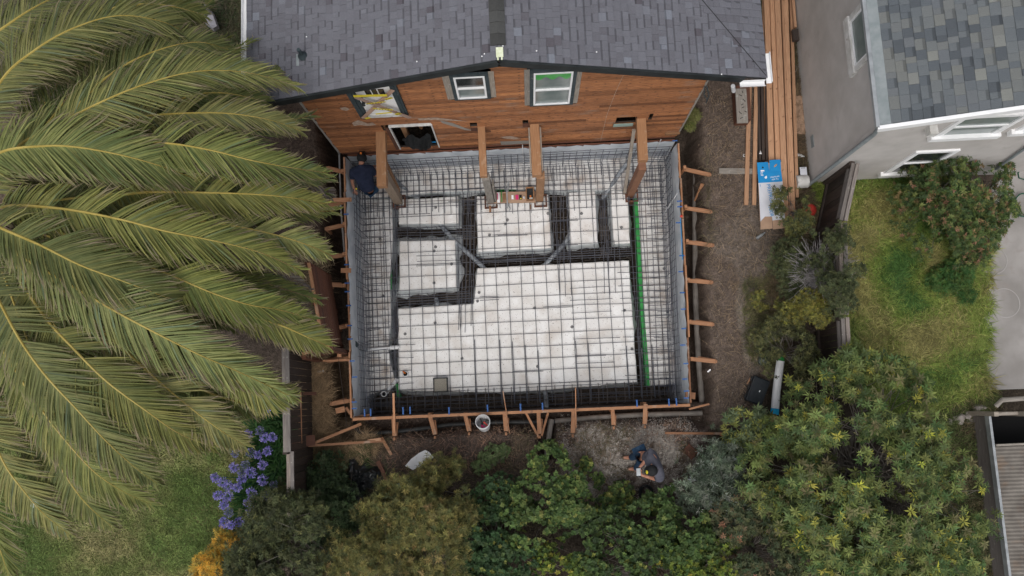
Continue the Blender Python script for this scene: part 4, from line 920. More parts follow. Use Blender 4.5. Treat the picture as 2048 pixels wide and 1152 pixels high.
# plank with tools
zp = ZM+.09
def top(px, py, dz=0): return P(px, py, zp+dz)
a = top(975, 396); b = top(1071, 394); m = MB(); m.beam((a[0], a[1], zp), (b[0], b[1], zp), .27, .03, tint=.7); setp(m.build('work_plank', 'card'), 'tan plank lying across the steel bars between the middle posts, covered with tools', 'plank')
def boxat(px, py, w_, d_, h_, m_, label, cat, name, rot=0, dz=.016, grp=None, bevel=0):
    p = top(px, py); c_, s_ = math.cos(rot), math.sin(rot); mb = MB(); mb.beam((p[0]-s_*d_/2*-1*-1, p[1]-c_*d_/2, zp+dz+h_/2), (p[0]+s_*d_/2*-1, p[1]+c_*d_/2, zp+dz+h_/2), w_, h_)
    return setp(mb.build(name, m_, bevel=bevel), label, cat, grp)
T = thing('tool_tray', 'open brown wooden tray with dark bottom on the right end of the tool plank', 'tray', (*top(1060, 390)[:2], zp))
p = top(1060, 389)
for sx, sy in ((-1, 0), (1, 0), (0, -1), (0, 1)):
    m = MB()
    if sx: m.box(p[0]+sx*.085-.01, p[0]+sx*.085+.01, p[1]-.16, p[1]+.16, zp+.017, zp+.1, along='y')
    else: m.box(p[0]-.074, p[0]+.074, p[1]+sy*.15-.01, p[1]+sy*.15+.01, zp+.018, zp+.099)
    m.build('side', 'beam', T)
m = MB(); m.box(p[0]-.074, p[0]+.074, p[1]-.139, p[1]+.139, zp+.018, zp+.035); m.build('bottom', 'blackpipe', T)
boxat(1061, 394, .035, .05, .03, 'orange', 'small orange scrap lying in the brown tray', 'scrap', 'orange_scrap', dz=.036)
boxat(1063, 398, .08, .05, .03, 'dirtywhite', 'crumpled pale rag lying in the brown tray', 'rag', 'rag', dz=.036, rot=.5)
boxat(1034, 395, .07, .11, .02, 'pink', 'pink packet on the tool plank left of the black packet', 'packet', 'packet')
boxat(1041, 395, .06, .11, .022, 'ink', 'black packet on the tool plank beside the pink one', 'packet', 'packet')
mb = MB(); q = top(1041.5, 397, .04); mb.lathe([(0, 0), (.016, 0), (.016, .004), (0, .004)], (q[0], q[1], zp+.039), n=10); setp(mb.build('yellow_sticker', 'yellow'), 'round yellow spot on the black packet', 'sticker')
mb = MB(); q = top(1048, 396); mb.lathe([(0, .0), (.028, 0), (.028, .05), (.022, .055), (.022, .07), (0, .07)], (q[0], q[1], zp+.016), n=14); o_ = mb.build('jar', 'pvc'); setp(o_, 'small round white-lidded jar on the tool plank', 'jar')
boxat(1026, 395, .05, .10, .03, 'white', 'clear and white packet on the tool plank left of the pink one', 'packet', 'packet', rot=.2)
boxat(997, 396, .065, .24, .04, 'white', 'white and pink tube package on the left part of the tool plank', 'tube package', 'tube_package')
boxat(995.5, 394, .02, .16, .043, 'pink', 'pink stripe lying on the white tube package', 'label', 'stripe_label')
boxat(989, 392, .07, .3, .05, 'teal', 'dark grey cloth bag hanging over the left end of the tool plank', 'bag', 'tool_bag')
boxat(979, 394, .08, .24, .035, 'beam', 'pale brown leather tool roll at the left end of the tool plank', 'tool roll', 'tool_roll')
boxat(1003.5, 394, .02, .26, .03, 'green', 'green handled tool on the tool plank', 'tool', 'hand_tool')
boxat(1014.5, 400, .03, .42, .03, 'galv', 'long grey metal bar tool lying over the plank edge', 'tool', 'pry_bar')
boxat(1009, 396, .06, .2, .02, 'beam', 'brown wooden float on the tool plank beside the grey tool', 'tool', 'wood_float')
boxat(980, 417, .045, .16, .03, 'form', 'short orange stake below the left end of the tool plank', 'stake', 'stake', dz=-.06)
boxat(1061, 413, .045, .12, .03, 'beam', 'short splintered stake below the brown tray', 'stake', 'stake', dz=-.06)
mb = MB(); mb.tube([top(1016, 404), top(1018, 412), top(1020, 418), top(1018, 424)], .008, 6); mb.tube([top(1017, 404), top(1017, 412), top(1021, 416), top(1018, 421)], .008, 6); setp(mb.build('hook_tool', 'galv'), 'wire hook tool hanging from the grey metal bar', 'tool')
mb = MB(); mb.tube([top(1014, 385), top(1010, 372), top(1008, 366)], .01, 6); mb.tube([top(1016, 385), top(1016, 372), top(1017, 362)], .014, 6); setp(mb.build('pliers', 'galv'), 'grey long-handled pliers standing at the plank edge', 'pliers')

# ---------------- braces around the forms
def brace(px0, px1, label, side, z0=-.02, z1=.02, wd=.085, vdir=1, mt='form'):
    a = Vector(P(px0[0], px0[1], z0)); b = Vector(P(px1[0], px1[1], z1)); c = (a+b)/2
    T = thing('form_brace', label, 'brace', (b.x, b.y, 0), 'timber braces holding the forms')
    d = (b-a).normalized(); s = Vector((d.y, -d.x, 0))
    m = MB(); m.beam(a, b, wd, .04, tint=.5); m.build('kicker', mt, T)
    m = MB(); e = b-s*.0+Vector((0, 0, 0)); p = a.lerp(b, .35)-s*.055*vdir; q = b-s*(.02)*vdir+Vector((0, 0, -.03)); 
    m.beam(p+Vector((0, 0, -.12)), q, .06, .06, tint=.8); m.build('strut', mt, T)
    m = MB(); m.box(b.x-.022, b.x+.022, b.y-.03-.06*(side == 'south'), b.y+.03-.06*(side == 'south'), -.45, .07, along='z', tint=.3); m.build('stake', mt, T)
    m = MB(); m.box(a.x-.03, a.x+.03, a.y-.035, a.y+.035, -.5, .04, along='z', tint=.65); m.build('cleat', mt, T)
ord_ = ['topmost', 'second', 'third', 'fourth', 'fifth', 'sixth']
for k, (a, b, c, d) in enumerate(((1367, 338, 1420, 350), (1369, 416, 1422, 424), (1372, 484, 1426, 491), (1374, 561, 1424, 565), (1377, 644, 1426, 649), (1381, 718, 1432, 723))):
    brace((a, b), (c, d), '%s orange timber brace down the path side of the pit' % ord_[k], 'east', z0=-.12, z1=.04)
for k, (a, b, c, d) in enumerate(((688, 345, 655, 336), (690, 404, 655, 412), (691, 450, 652, 458), (691, 510, 648, 516), (692, 572, 656, 569), (696, 652, 672, 657), (702, 715, 655, 722), (707, 800, 662, 808))):
    brace((a, b), (c, d), '%s orange timber brace down the palm side of the pit' % (ord_+['seventh', 'lowest'])[k], 'west', z0=-.12, z1=.04, vdir=-1)
for k, (a, b, c, d) in enumerate(((787, 832, 789, 872), (859, 829, 870, 869), (930, 828, 938, 862), (1009, 825, 1012, 862), (1077, 823, 1079, 868), (1147, 822, 1145, 866), (1225, 820, 1227, 850), (1291, 808, 1289, 848))):
    brace((a, b), (c, d), '%s orange timber brace from the left along the garden side of the pit' % (['first']+ord_[1:]+['seventh', 'eighth'])[k], 'south', z0=.0 if k != 7 else .12, z1=.03)
def stick(px, z0, z1, wd, th, label, cat='board', name='board', m_='form', grp=None, up=(0, 0, 1), tint=None):
    a = P(px[0], px[1], z0); b = P(px[2], px[3], z1); m = MB(); m.beam(a, b, wd, th, up=up, tint=tint); return setp(m.build(name, m_), label, cat, grp)
stick((787, 786, 789, 866), .30, .05, .045, .03, 'thin reddish stick laid across the garden side form near the lower left corner')
stick((1006, 782, 1019, 866), .30, .04, .02, .02, 'thin pinkish lath crossing the form beside the white bucket')
stick((1151, 775, 1152, 855), .35, .05, .02, .02, 'thin pinkish lath crossing the form at the middle of the garden side')
stick((1052, 826, 1078, 876), -.1, .0, .05, .03, 'dark red stake leaning in the trench beside the fifth brace')
stick((1096, 826, 1083, 872), -.1, .0, .045, .03, 'orange stake leaning on the right of the fifth brace')
stick((656, 401, 703, 399), .16, .16, .09, .04, 'pale orange board lying flat over the palm side form, near the top')
stick((682, 541, 702, 541), .16, .16, .10, .04, 'short orange block nailed flat on the palm side form')
stick((646, 722, 700, 720), .1, .1, .04, .06, 'pale board end sticking out from the palm side form, lower part')
stick((679, 699, 679, 714), .3, .3, .09, .05, 'bright short orange block standing on the palm side brace')
stick((1378, 818, 1418, 808), .0, .02, .04, .09, 'orange board angled out of the lower right form corner')
stick((1371, 790, 1390, 792), -.05, -.05, .14, .08, 'reddish block beside the lower right form corner')
stick((692, 815, 710, 838), .0, .0, .06, .05, 'orange block closing the lower left form corner')
stick((705, 838, 740, 832), -.02, -.02, .10, .05, 'orange end board below the lower left form corner')
stick((690, 818, 672, 822), -.05, -.05, .12, .06, 'dull reddish board under the lower left form corner')
stick((1392, 402, 1406, 368), -.6, -.1, .1, .03, 'pinkish board leaning in the trench over the drain pipe')
stick((1438, 342, 1518, 343), .03, .03, .13, .03, 'weathered pointed plank lying flat on the dirt path under the lumber', m_='greywood')
# blue tape tabs
tb = [(693, 529, 'w'), (694, 566, 'w'), (694, 583, 'w'), (697, 611, 'w'), (699, 651, 'w'), (700, 678, 'w'), (704, 722, 'w'), (709, 754, 'w'), (708, 804, 'w'), (708, 817, 'w'), (692, 428, 'w'),
      (1350, 281, 'e'), (1359, 402, 'e'), (1360, 413, 'e'), (1357, 445, 'e'), (1364, 511, 'e'), (1362, 543, 'e'), (1365, 585, 'e'), (1367, 618, 'e'), (1368, 657, 'e'), (1366, 690, 'e'), (1372, 727, 'e'), (1370, 758, 'e'), (1373, 782, 'e'), (1373, 796, 'e'),
      (729, 826, 's'), (741, 825, 's'), (806, 822, 's'), (820, 821, 's'), (898, 822, 's'), (975, 817, 's'), (1041, 815, 's'), (1085, 813, 's'), (1274, 807, 's'), (1338, 805, 's'), (1353, 804, 's')]
GN = {'w': 'palm side', 'e': 'path side', 's': 'garden side'}
for a, b, s in tb:
    p = P(a, b, FT+.03); m = MB()
    if s == 's': m.box(p[0]-.015, p[0]+.015, p[1]-.075, p[1]+.075, FT+.02, FT+.026, along='y'); m.box(p[0]-.022, p[0]+.022, p[1]+.075, p[1]+.079, FT-.1, FT+.026, along='z')
    else: m.box(p[0]-.055, p[0]+.055, p[1]-.014, p[1]+.014, FT+.01, FT+.016, along='x');
    setp(m.build('tape_tab', 'tape'), 'small blue tape tab folded over the %s of the %s form' % ((('upper third' if b < 600 else 'middle' if b < 700 else 'lower third') if s != 's' else ('left third' if a < 850 else 'middle' if a < 1200 else 'right third')), GN[s]), 'tape', 'blue tabs on the %s form' % GN[s])
m = MB(); m.tube([P(1361, 437, FT+.03), P(1363, 470, FT+.03), P(1365, 520, FT+.02)], .008, 5); setp(m.build('blue_line', 'blue'), 'thin light blue line lying on the path side form', 'line')
m = MB(); q = P(1363, 432, FT+.03); m.lathe([(0, 0), (.03, 0), (.03, .03), (0, .04)], (q[0], q[1], FT), n=8); setp(m.build('red_dot', 'red'), 'small red cap on the path side form', 'cap')

# ================================================================== SITE OBJECTS
def board(px, z0, z1, wd, th, label, m_='lumber', cat='board', name='lumber_board', grp=None, tint=None):
    return stick(px, z0, z1, wd, th, label, cat, name, m_, grp, tint=tint)
LG = 'long boards stacked between the two houses'
# x(top) y(top) x(bottom) y(bottom), z, width, label, material
LB = [(1499, 172, 1492, 410, .06, .09, 'leftmost long narrow pale board, lying apart from the stack', 'lumber'),
      (1512, 172, 1508, 410, .06, .085, 'second long board from the left, darker pink-brown', 'lumber'),
      (1516, 172, 1519, 322, .05, .05, 'dark weathered board beside the second one', 'darkwood'),
      (1523, 172, 1526, 322, .07, .06, 'middle one of the dark weathered boards', 'darkwood'),
      (1530, -30, 1533, 322, .05, .05, 'right-hand one of the dark weathered boards', 'darkwood'),
      (1532, -30, 1543, 330, .12, .12, 'wide brown board under the blue box end', 'lumber'),
      (1543, -30, 1556, 330, .16, .10, 'brown board just left of the pale stack', 'lumber'),
      (1553, -30, 1572, 445, .22, .12, 'palest knotty board, on the left of the tall stack', 'lumber'),
      (1563, -30, 1581, 450, .20, .05, 'narrow board in the middle of the tall stack', 'lumber'),
      (1570, -30, 1587, 452, .24, .09, 'tan board in the right half of the tall stack', 'lumber'),
      (1581, -30, 1594, 395, .18, .07, 'rightmost orange-tan board of the tall stack', 'lumber'),
      (1583, -30, 1590, 56, .26, .06, 'short upper board lying on the right of the tall stack', 'lumber')]
for k, (a, b, c, d, z_, w_, lb, m_) in enumerate(LB): board((a, b, c, d), z_, z_, w_, .045 if w_ > .06 else .09, lb, m_, grp=LG, tint=random.uniform(.3, .9))
for k in range(6):
    board((1527+k*9, -60, 1536+k*9, 395), .03+.0*k, .03, .09, .04, 'lowest layer board under the long stack, %s' % (['first', 'second', 'third', 'fourth', 'fifth', 'sixth'][k]+' from the left'), grp=LG)
m = MB(); a = P(1601, 192, .05); b = P(1601, 268, .05); m.beam(a, b, .26, .03, tint=.6); setp(m.build('plywood_piece', 'card'), 'reddish plywood rectangle leaning between the lumber stack and the grey house', 'plywood')
m = MB(); a = P(1589, 60, .4); b = P(1592, 82, .4); m.beam(a, b, .13, .1); setp(m.build('dark_block', 'darkwood'), 'dark block lying on the lumber stack near the grey house window', 'block')
m = MB(); a = P(1481, 178, .45); b = P(1485, 246, .45); m.beam(a, b, .24, .05, tint=.5); ob = m.build('printed_box', 'greywood'); setp(ob, 'long box with dark scribbles on its pale top, under the white gutter corner', 'box')
m = MB(); a = P(1481, 178, .25); b = P(1485, 245, .25); m.beam(a, b, .29, .4, tint=.5); ob2 = m.build('side', 'redwood', ob)
mb = MB()
for k in range(9):
    q = P(1486+random.uniform(-4, 4), 186+k*6, .478); mb.beam(q, q+np.array([random.uniform(-.08, .08), random.uniform(-.07, .07), 0]), .014, .002)
mb.build('dark_scribble', 'ink', ob, kind='stuff')
# printed carton
zc = .30; ca = [P(1518, 323, zc), P(1559, 319, zc), P(1565, 398, zc), P(1521, 401, zc)]
T = thing('printed_carton', 'flattened long carton with blue end and white side, lying on the lumber', 'carton', P(1540, 400, zc-.05))
def quadpx(px, z, m_, name, th=.004):
    mb = MB(); mb.poly_prism([P(a, b, z)[:2] for a, b in px][::-1], z-th, z); return mb.build(name, m_, T)
quadpx([(1514, 325), (1536, 324), (1539, 343), (1562, 341), (1565, 363), (1517, 366)], zc, 'blue', 'blue_end')
quadpx([(1539, 320), (1561, 319), (1562, 341), (1539, 343)], zc+.003, 'blue', 'blue_flap')
quadpx([(1517, 366), (1565, 363), (1570, 438), (1545, 441), (1544, 433), (1530, 433), (1521, 443)], zc-.001, 'cardwhite', 'white_side')
quadpx([(1521, 443), (1531, 433), (1544, 432), (1545, 457), (1521, 459)], zc-.002, 'card', 'brown_flap')
quadpx([(1545, 441), (1570, 438), (1570, 456), (1546, 459)], zc-.006, 'card', 'brown_flap')
mb = MB(); mb.poly_prism([P(a, b, zc)[:2] for a, b in ((1518, 327), (1563, 323), (1569, 436), (1522, 440))][::-1], zc-.12, zc-.008); mb.build('carton_body', 'card', T)
def text(s, px, z, size, rot, m_, parent, name='lettering'):
    c = bpy.data.curves.new(name, 'FONT'); c.body = s; c.size = size; c.align_x = 'LEFT'; c.align_y = 'CENTER'; c.extrude = .0006; c.materials.append(M[m_])
    p = P(px[0], px[1], z); tmp = bpy.data.objects.new('tmp', c); COL.objects.link(tmp); bpy.context.view_layer.update()
    me = bpy.data.meshes.new_from_object(tmp, depsgraph=bpy.context.evaluated_depsgraph_get()); bpy.data.objects.remove(tmp); me.name = name
    if not me.materials: me.materials.append(M[m_])
    o = link(name, me, parent, tuple(float(q) for q in p)); o.rotation_euler = (0, 0, math.radians(rot)); return o
text('PREPRUFE', (1536, 368), zc+.001, .115, -84.5, 'blue', T)
text('300R', (1540, 412), zc+.001, .115, -84.5, 'blue', T)
text('PREPRUFE', (1541, 355), zc+.001, .045, 5, 'white', T); text('300R Plus', (1543, 359.5), zc+.001, .04, 5, 'white', T)
text('gcp', (1523, 352), zc+.001, .08, 90, 'white', T); text('300R', (1520, 368), zc+.001, .03, -84.5, 'blue', T)
mb = MB(); q = P(1531.5, 354, zc+.001); 
for s in (0, 1): 
    c0 = np.array([q[0]+.01*s, q[1]-.02*s]); mb.lathe([(0, .001), (.035-.008*s, .001)], (c0[0], c0[1], zc+.0005*s), n=14, sy=.45)
mb.build('leaf_mark', 'white', T)
mb = MB(); q = P(1524, 341, zc+.001); mb.box(q[0]-.03, q[0]+.05, q[1]-.02, q[1]+.01, zc, zc+.0015); mb.build('white_label', 'white', T)
mb = MB(); q = P(1525.5, 335, zc+.001); mb.lathe([(0, .002), (.02, .002)], (q[0], q[1], zc), n=10); mb.build('hand_hole', 'ink', T)
mb = MB(); q = P(1551, 331, zc+.004); mb.lathe([(0, .001), (.05, .001)], (q[0], q[1], zc+.003), n=12, sy=.4); mb.build('hand_hole', 'card', T)
# white bucket with tools
def bucket(px, z0, label, tilt, contents, r=.15, h=.37, grp=None):
    b = P(px[0], px[1], z0); ax = Vector(tilt).normalized(); T = thing('white_bucket', label, 'bucket', b, grp)
    mb = MB(); mb.lathe([(0, 0), (r*.86, 0), (r*.97, h*.82), (r*1.06, h*.83), (r*1.06, h*.86), (r*.99, h*.87), (r, h*.985), (r*1.04, h), (r*.97, h), (r*.84, .03), (0, .03)], b, ax, 28)
    mb.build('pail', 'pvc' if contents else 'white', T, smooth=False); return T, b, ax
T, b, ax = bucket((968.5, 852), 0, 'white bucket with red and black tools inside, outside the garden side form', (-.03, .30, 1), True)
for k, (m_, dx, dy, l) in enumerate((('pink', -.03, -.04, .16), ('pink', .01, -.06, .15), ('ink', .02, .04, .16), ('ink', -.04, .05, .14), ('red', .05, -.01, .13), ('ink', .06, .05, .12))):
    c = Vector(b)+ax*(.16+.01*k)+Vector((dx, dy, 0)); an = random.uniform(0, 3.1); v = Vector((math.cos(an), math.sin(an), .15))*l/2; mb = MB(); mb.beam(c-v, c+v, .035, .03); mb.build('tool', m_, T)
b2 = P(1606, 363, .16); mb = MB(); mb.lathe([(0, 0), (.13, 0), (.14, .02), (.145, .2), (.15, .26), (.135, .27), (0, .265)], (b2[0]+.11, b2[1]+.0, .16), (-1, -.03, 0), 24); setp(mb.build('white_pail', 'dirtywhite'), 'white pail lying on its side by the lower end of the lumber', 'bucket')
m = MB(); q = P(1607, 342, .2); m.box(q[0]-.075, q[0]+.075, q[1]-.09, q[1]+.09, .19, .2, along='y'); ob = m.build('white_card', 'cardwhite'); setp(ob, 'small white card with a black row of marks above the lying pail', 'card')
for k in range(3): m = MB(); m.box(q[0]-.05+.035*k, q[0]-.03+.035*k, q[1]+.06, q[1]+.075, .2, .2015); m.build('mark', 'ink', ob)
def bottle(px0, px1, z, r, label, m_='glass'):
    a = Vector(P(*px0, z)); b = Vector(P(*px1, z)); d = (b-a); L = d.length; mb = MB(); mb.lathe([(0, 0), (r, .01), (r, L*.6), (r*.4, L*.85), (r*.4, L), (0, L)], a, d, 12); setp(mb.build('bottle', m_), label, 'bottle')
bottle((1592, 309), (1609, 313), .05, .035, 'clear crushed bottle lying between lumber and grey house wall', 'pvc')
bottle((1513, 477), (1530, 465), .04, .035, 'clear plastic bottle lying in the gravel under the carton', 'galv')
mb = MB(); q = P(1621, 306, .02)
mb = MB(); c = P(1620, 420, .25); mb.lathe([(0, 0), (.11, .02), (.16, .12), (.14, .25), (.07, .32), (0, .33)], (c[0], c[1], .02), n=14); setp(mb.build('red_bag', 'red', smooth=True), 'faded red bag standing in the weeds by the short fence', 'bag')
mb = MB(); c = P(1489, 311, .02); mb.lathe([(.02, 0), (.035, 0), (.035, .02), (.02, .02)], (c[0], c[1], .0), n=12); setp(mb.build('white_ring', 'pvc'), 'small white ring lying on the dirt left of the boards', 'ring')
m = MB(); q = P(1521, 305, .12); i = 0; m.v += [tuple(P(1518, 308, .12)), tuple(P(1524, 308, .12)), tuple(P(1521, 300, .12)), tuple(P(1521, 305, .15))]; m.face([0, 1, 3]); m.face([1, 2, 3]); m.face([2, 0, 3]); m.face([2, 1, 0]); setp(m.build('white_scrap', 'white'), 'small white triangular scrap on the dark boards', 'scrap')
mb = MB(); q0 = P(1585, 140, .03); mb.lathe([(.10, 0), (.12, .02), (.12, .05), (.10, .06)], (q0[0], q0[1], .02), n=14, sy=.7); setp(mb.build('ring_pot', 'greywood'), 'pale ring-shaped pot rim in the weeds beside the lumber', 'pot')
# black case
c = P(1514, 781, .13); T = thing('equipment_case', 'black hard case with ribbed lid lying on the dirt path near the bushes', 'case', (c[0], c[1], 0))
ax0 = Vector(P(1523, 757, .13)); ax1 = Vector(P(1505, 806, .13)); m = MB(); m.beam(ax0, ax1, .36, .17); m.build('shell', 'case', T, bevel=.02)
d = (ax1-ax0).normalized(); s = Vector((d.y, -d.x, 0)); up = Vector((0, 0, .088))
m = MB(); m.beam(ax0+d*.02+up+s*.0, ax1-d*.02+up, .27, .014); m.build('lid_panel', 'case', T, bevel=.006)
m = MB(); m.beam(ax0+up*.98-s*.15*-1, ax1+up*.98+s*.15, .012, .01); m.build('seam', 'blackpipe', T)
for f in (.15, .5, .85): m = MB(); q = ax0.lerp(ax1, f); m.beam(q+s*.19+up*.2, q+s*.215+up*.2, .09, .06); m.build('latch' if f != .5 else 'handle', 'blackpipe', T)
m = MB(); q = ax0.lerp(ax1, .5)+up*1.1-s*.03; m.beam(q-d*.02, q+d*.02, .02, .004); m.build('badge', 'white', T)
# rolled white sheet with blue end
pts = [P(1561, 722, .10), P(1557, 750, .09), P(1553, 780, .08), P(1549, 826, .08)]; m = MB(); m.tube([pts[0], pts[1], pts[2], P(1550, 817, .08)], .085, 16, tint=.5); ob = m.build('membrane_roll', 'white'); setp(ob, 'white roll with blue end lying under the bush beside the black case', 'roll')
m = MB(); m.tube([P(1550, 817, .08), P(1549, 829, .08)], .087, 16); m.build('blue_end', mat('sky_blue', (.01, .35, .62), (.02, .4, .68)), ob)
m = MB(); c = P(1562, 719, .14); m.lathe([(0, 0), (.07, 0), (.07, .03), (0, .03)], (c[0], c[1], .12), n=10); m.build('green_end', 'green', ob)
m = MB(); c = P(1530, 722, .12); m.lathe([(0, 0), (.10, .02), (.13, .1), (.10, .2), (.05, .26), (0, .27)], (c[0], c[1], 0.02), (-.25, .15, 1), 14, sx=1); setp(m.build('dark_bag', mat('dark_green_glass', (.03, .05, .045), (.12, .14, .13), scale=9, rough=.12, spec=.7), smooth=True), 'shiny dark green rounded container beside the rolled sheet', 'container')
stick((1494, 768, 1501, 756), .02, .03, .035, .02, 'small orange wood scrap beside the black case', 'scrap', 'wood_scrap', 'lumber')
stick((1415, 744, 1421, 739), .02, .02, .03, .02, 'small white scrap on the dirt path', 'scrap', 'white_scrap', 'white')
stick((1330, 866, 1442, 867), .05, .06, .05, .05, 'long orange board lying right of the gravel patch')
stick((1440, 868, 1490, 873), .08, .08, .07, .05, 'reddish board end lying against the long orange board')
stick((1444, 872, 1462, 876), .12, .1, .05, .05, 'pale broken wood piece on the long orange board', m_='lumber')
mb = MB(); c = P(1462, 866, .14); mb.tube([P(1452, 862, .15), P(1462, 867, .16), P(1474, 868, .13)], [.035, .05, .03], 8); setp(mb.build('black_glove', 'cap'), 'black glove lying on the end of the long orange board', 'glove')
stick((1371, 894, 1390, 912), .04, .04, .22, .02, 'small brown board square at the edge of the grey shrub', m_='redwood')
stick((1525, 820, 1550, 880), .25, .2, .13, .05, 'dark reddish plank with red tips beside the rolled sheet', m_='redwood')
for a, b in ((1548, 847), (1553, 854)): mb = MB(); c = P(a, b, .25); mb.lathe([(0, 0), (.018, 0), (.018, .02), (0, .02)], (c[0], c[1], .27), n=8); setp(mb.build('red_spot', 'red'), 'small pale red spot on the dark reddish plank, the %s of two' % ('upper' if b < 850 else 'lower'), 'spot', 'red spots on the plank')
# bottom-left braces and sticks
stick((600, 785, 601, 887), 1.0, .9, .06, .05, 'long orange upright board braced against the dark fence', tint=.4)
stick((587, 787, 632, 787), .9, .6, .07, .05, 'short dark red board crossing the top of the orange board', m_='redwood')
stick((576, 886, 630, 880), .7, .5, .22, .05, 'wide dark red board at the foot of the fence brace', m_='redwood')
stick((596, 893, 765, 882), .45, .10, .05, .04, 'long thin reddish board running right from the fence', tint=.2)
stick((624, 888, 722, 848), .4, .0, .06, .05, 'long orange diagonal brace from the fence to the form corner')
stick((686, 888, 703, 883), .16, .16, .06, .03, 'bright short wood piece lying on the thin reddish board', m_='lumber')
stick((735, 882, 762, 878), .14, .13, .06, .03, 'pale short wood piece at the right end of the thin board', m_='lumber')
stick((763, 875, 783, 910), .04, .02, .06, .04, 'short dark orange stake lying on the soil, upper one')
stick((756, 922, 776, 965), .04, .04, .08, .05, 'thick brown stake lying on the soil near the black plastic', m_='redwood')
stick((632, 745, 648, 742), .02, .02, .05, .01, 'small pale strip on the dry straw', 'scrap', 'pale_strip', 'pvc')
stick((675, 700, 695, 860), .2, .1, .008, .008, 'thin string stretched beside the palm side form', 'string', 'string', 'darkwood')
# white sheet, blue scrap
mb = MB(); pp = [(810, 932), (822, 918), (838, 906), (850, 900), (858, 904), (867, 915), (850, 926), (834, 936), (826, 940)]
mb.poly_prism([P(a, b, .06)[:2] for a, b in pp][::-1], .03, .05); setp(mb.build('white_sheet', 'white'), 'crumpled bright white sheet lying on the soil above the yellow-green bush', 'sheet')
mb = MB(); mb.poly_prism([P(a, b, .06)[:2] for a, b in ((794, 968), (803, 965), (806, 978), (797, 982))][::-1], .03, .07); setp(mb.build('blue_packet', 'blue'), 'small blue and white packet half under the yellow-green bush', 'packet')
mb = MB(); mb.poly_prism([P(a, b, .06)[:2] for a, b in ((802, 968), (812, 970), (810, 982), (804, 980))][::-1], .03, .06); setp(mb.build('white_packet', 'white'), 'white packet beside the blue one, under the bush', 'packet')
# black plastic heap
mb = MB(); n_ = 26; m_ = 8; c = P(722, 955, 0)
for r_ in range(m_+1):
    for k in range(n_):
        th = 2*math.pi*k/n_; f = r_/m_; rad = (.36+.10*math.sin(3*th+1)+.06*math.sin(7*th))*f; hh = .30*(1-f**2)+.05*math.sin(th*6+r_)*f*(1-f)*4
        mb.v.append((c[0]+rad*math.cos(th)*.95, c[1]+rad*math.sin(th)*1.2, max(.0, hh)))
for r_ in range(m_):
    for k in range(n_): a = r_*n_+k; b = r_*n_+(k+1) % n_; mb.face([a, a+n_, b+n_, b])
setp(mb.build('plastic_heap', 'tarp'), 'heap of glossy black plastic sheeting on the soil at the lower left', 'plastic sheet')
stick((1340, 972, 1350, 965), .05, .05, .03, .02, 'small pale tube lying on the soil right of the crouching man', 'tube', 'tube', 'pvc')
mb = MB()
for k in range(7):
    c = P(1293+random.uniform(-3, 3), 985+random.uniform(-3, 3), .08+.015*k); r_ = .13+random.uniform(-.02, .02); mb.tube([(c[0]+r_*math.cos(t), c[1]+r_*.95*math.sin(t), .05+.02*k) for t in np.linspace(0, 6.28, 22)], .012, 5)
setp(mb.build('cable_coil', 'cap'), 'coil of black cable on the ground below the crouching man', 'cable')
# pale cover top left
mb = MB(); pp = [(388, 12), (412, 8), (430, 30), (440, 58), (430, 64), (412, 50), (398, 34)]; c = np.mean([P(a, b, .3) for a, b in pp], 0)
base = [P(a, b, .0) for a, b in pp]; topv = [c+(P(a, b, .5)-c)*.75+np.array([0, 0, .1]) for a, b in pp]; n_ = len(pp)
mb.v += [tuple(q) for q in base]+[tuple((q[0], q[1], .45+random.uniform(-.05, .05))) for q in topv]; mb.face(list(range(n_, 2*n_))[::-1])
for k in range(n_): mb.face([(k+1) % n_, k, k+n_, (k+1) % n_+n_])
setp(mb.build('grey_cover', mat('grey_cloth', (.27, .26, .28), (.34, .33, .35), scale=4, rough=.8, bump=.5, bscale=6)), 'grey draped cover on the ground between the palm and the main house', 'cover')
mb = MB(); c = P(66, 1003, .05); mb.lathe([(0, 0), (.10, .0), (.12, .03), (.09, .06), (0, .07)], (c[0], c[1], 0), n=12, sy=1.4); setp(mb.build('pale_tray', mat('pale_mint', (.42, .5, .47), (.5, .56, .54))), 'pale mint object lying on the lawn under the lowest fronds', 'tray')
# green hose on patio
mb = MB(); pts = [P(2046+17*math.cos(t), 410+23*math.sin(t), .1+.01*t) for t in np.linspace(0, 11, 50)]; mb.tube(pts, .014, 6); setp(mb.build('garden_hose', 'hose'), 'coiled dark green hose on the patio at the right edge', 'hose'); mb = MB(); mb.tube([P(2052, 337, .1), P(2042, 338, .1), P(2036, 346, .1), P(2038, 356, .1), P(2052, 360, .1)], .014, 6); setp(mb.build('garden_hose', 'hose'), 'short loop of dark green hose nearest the grey house wall', 'hose')
# rocks
for k, (a, b, r_) in enumerate(((1915, 838, .13), (1932, 832, .10), (1945, 828, .07), (1900, 843, .08), (1958, 815, .12), (1938, 843, .08))):
    c = P(a, b, 0); me = bpy.data.meshes.new('rock'); bm = bmesh.new(); bmesh.ops.create_icosphere(bm, subdivisions=2, radius=1)
    for v in bm.verts: q = 1+.25*math.sin(v.co.x*3+k)+.2*math.sin(v.co.y*4+2*k); v.co *= q; v.co = Vector((v.co.x*r_, v.co.y*r_*.85, v.co.z*r_*.6))
    bm.to_mesh(me); bm.free(); me.materials.append(M['rock']); at = me.attributes.new('tint', 'FLOAT', 'FACE'); o_ = link('rock', me, None, (c[0], c[1], .03))
    setp(o_, ['largest pale rock beside the shed corner', 'pale rock touching the largest one', 'small rock at the patio edge', 'leftmost small rock of the pile', 'rounded rock closest to the patio wall', 'lowest small rock of the pile'][k], 'rock', 'rocks by the patio corner')
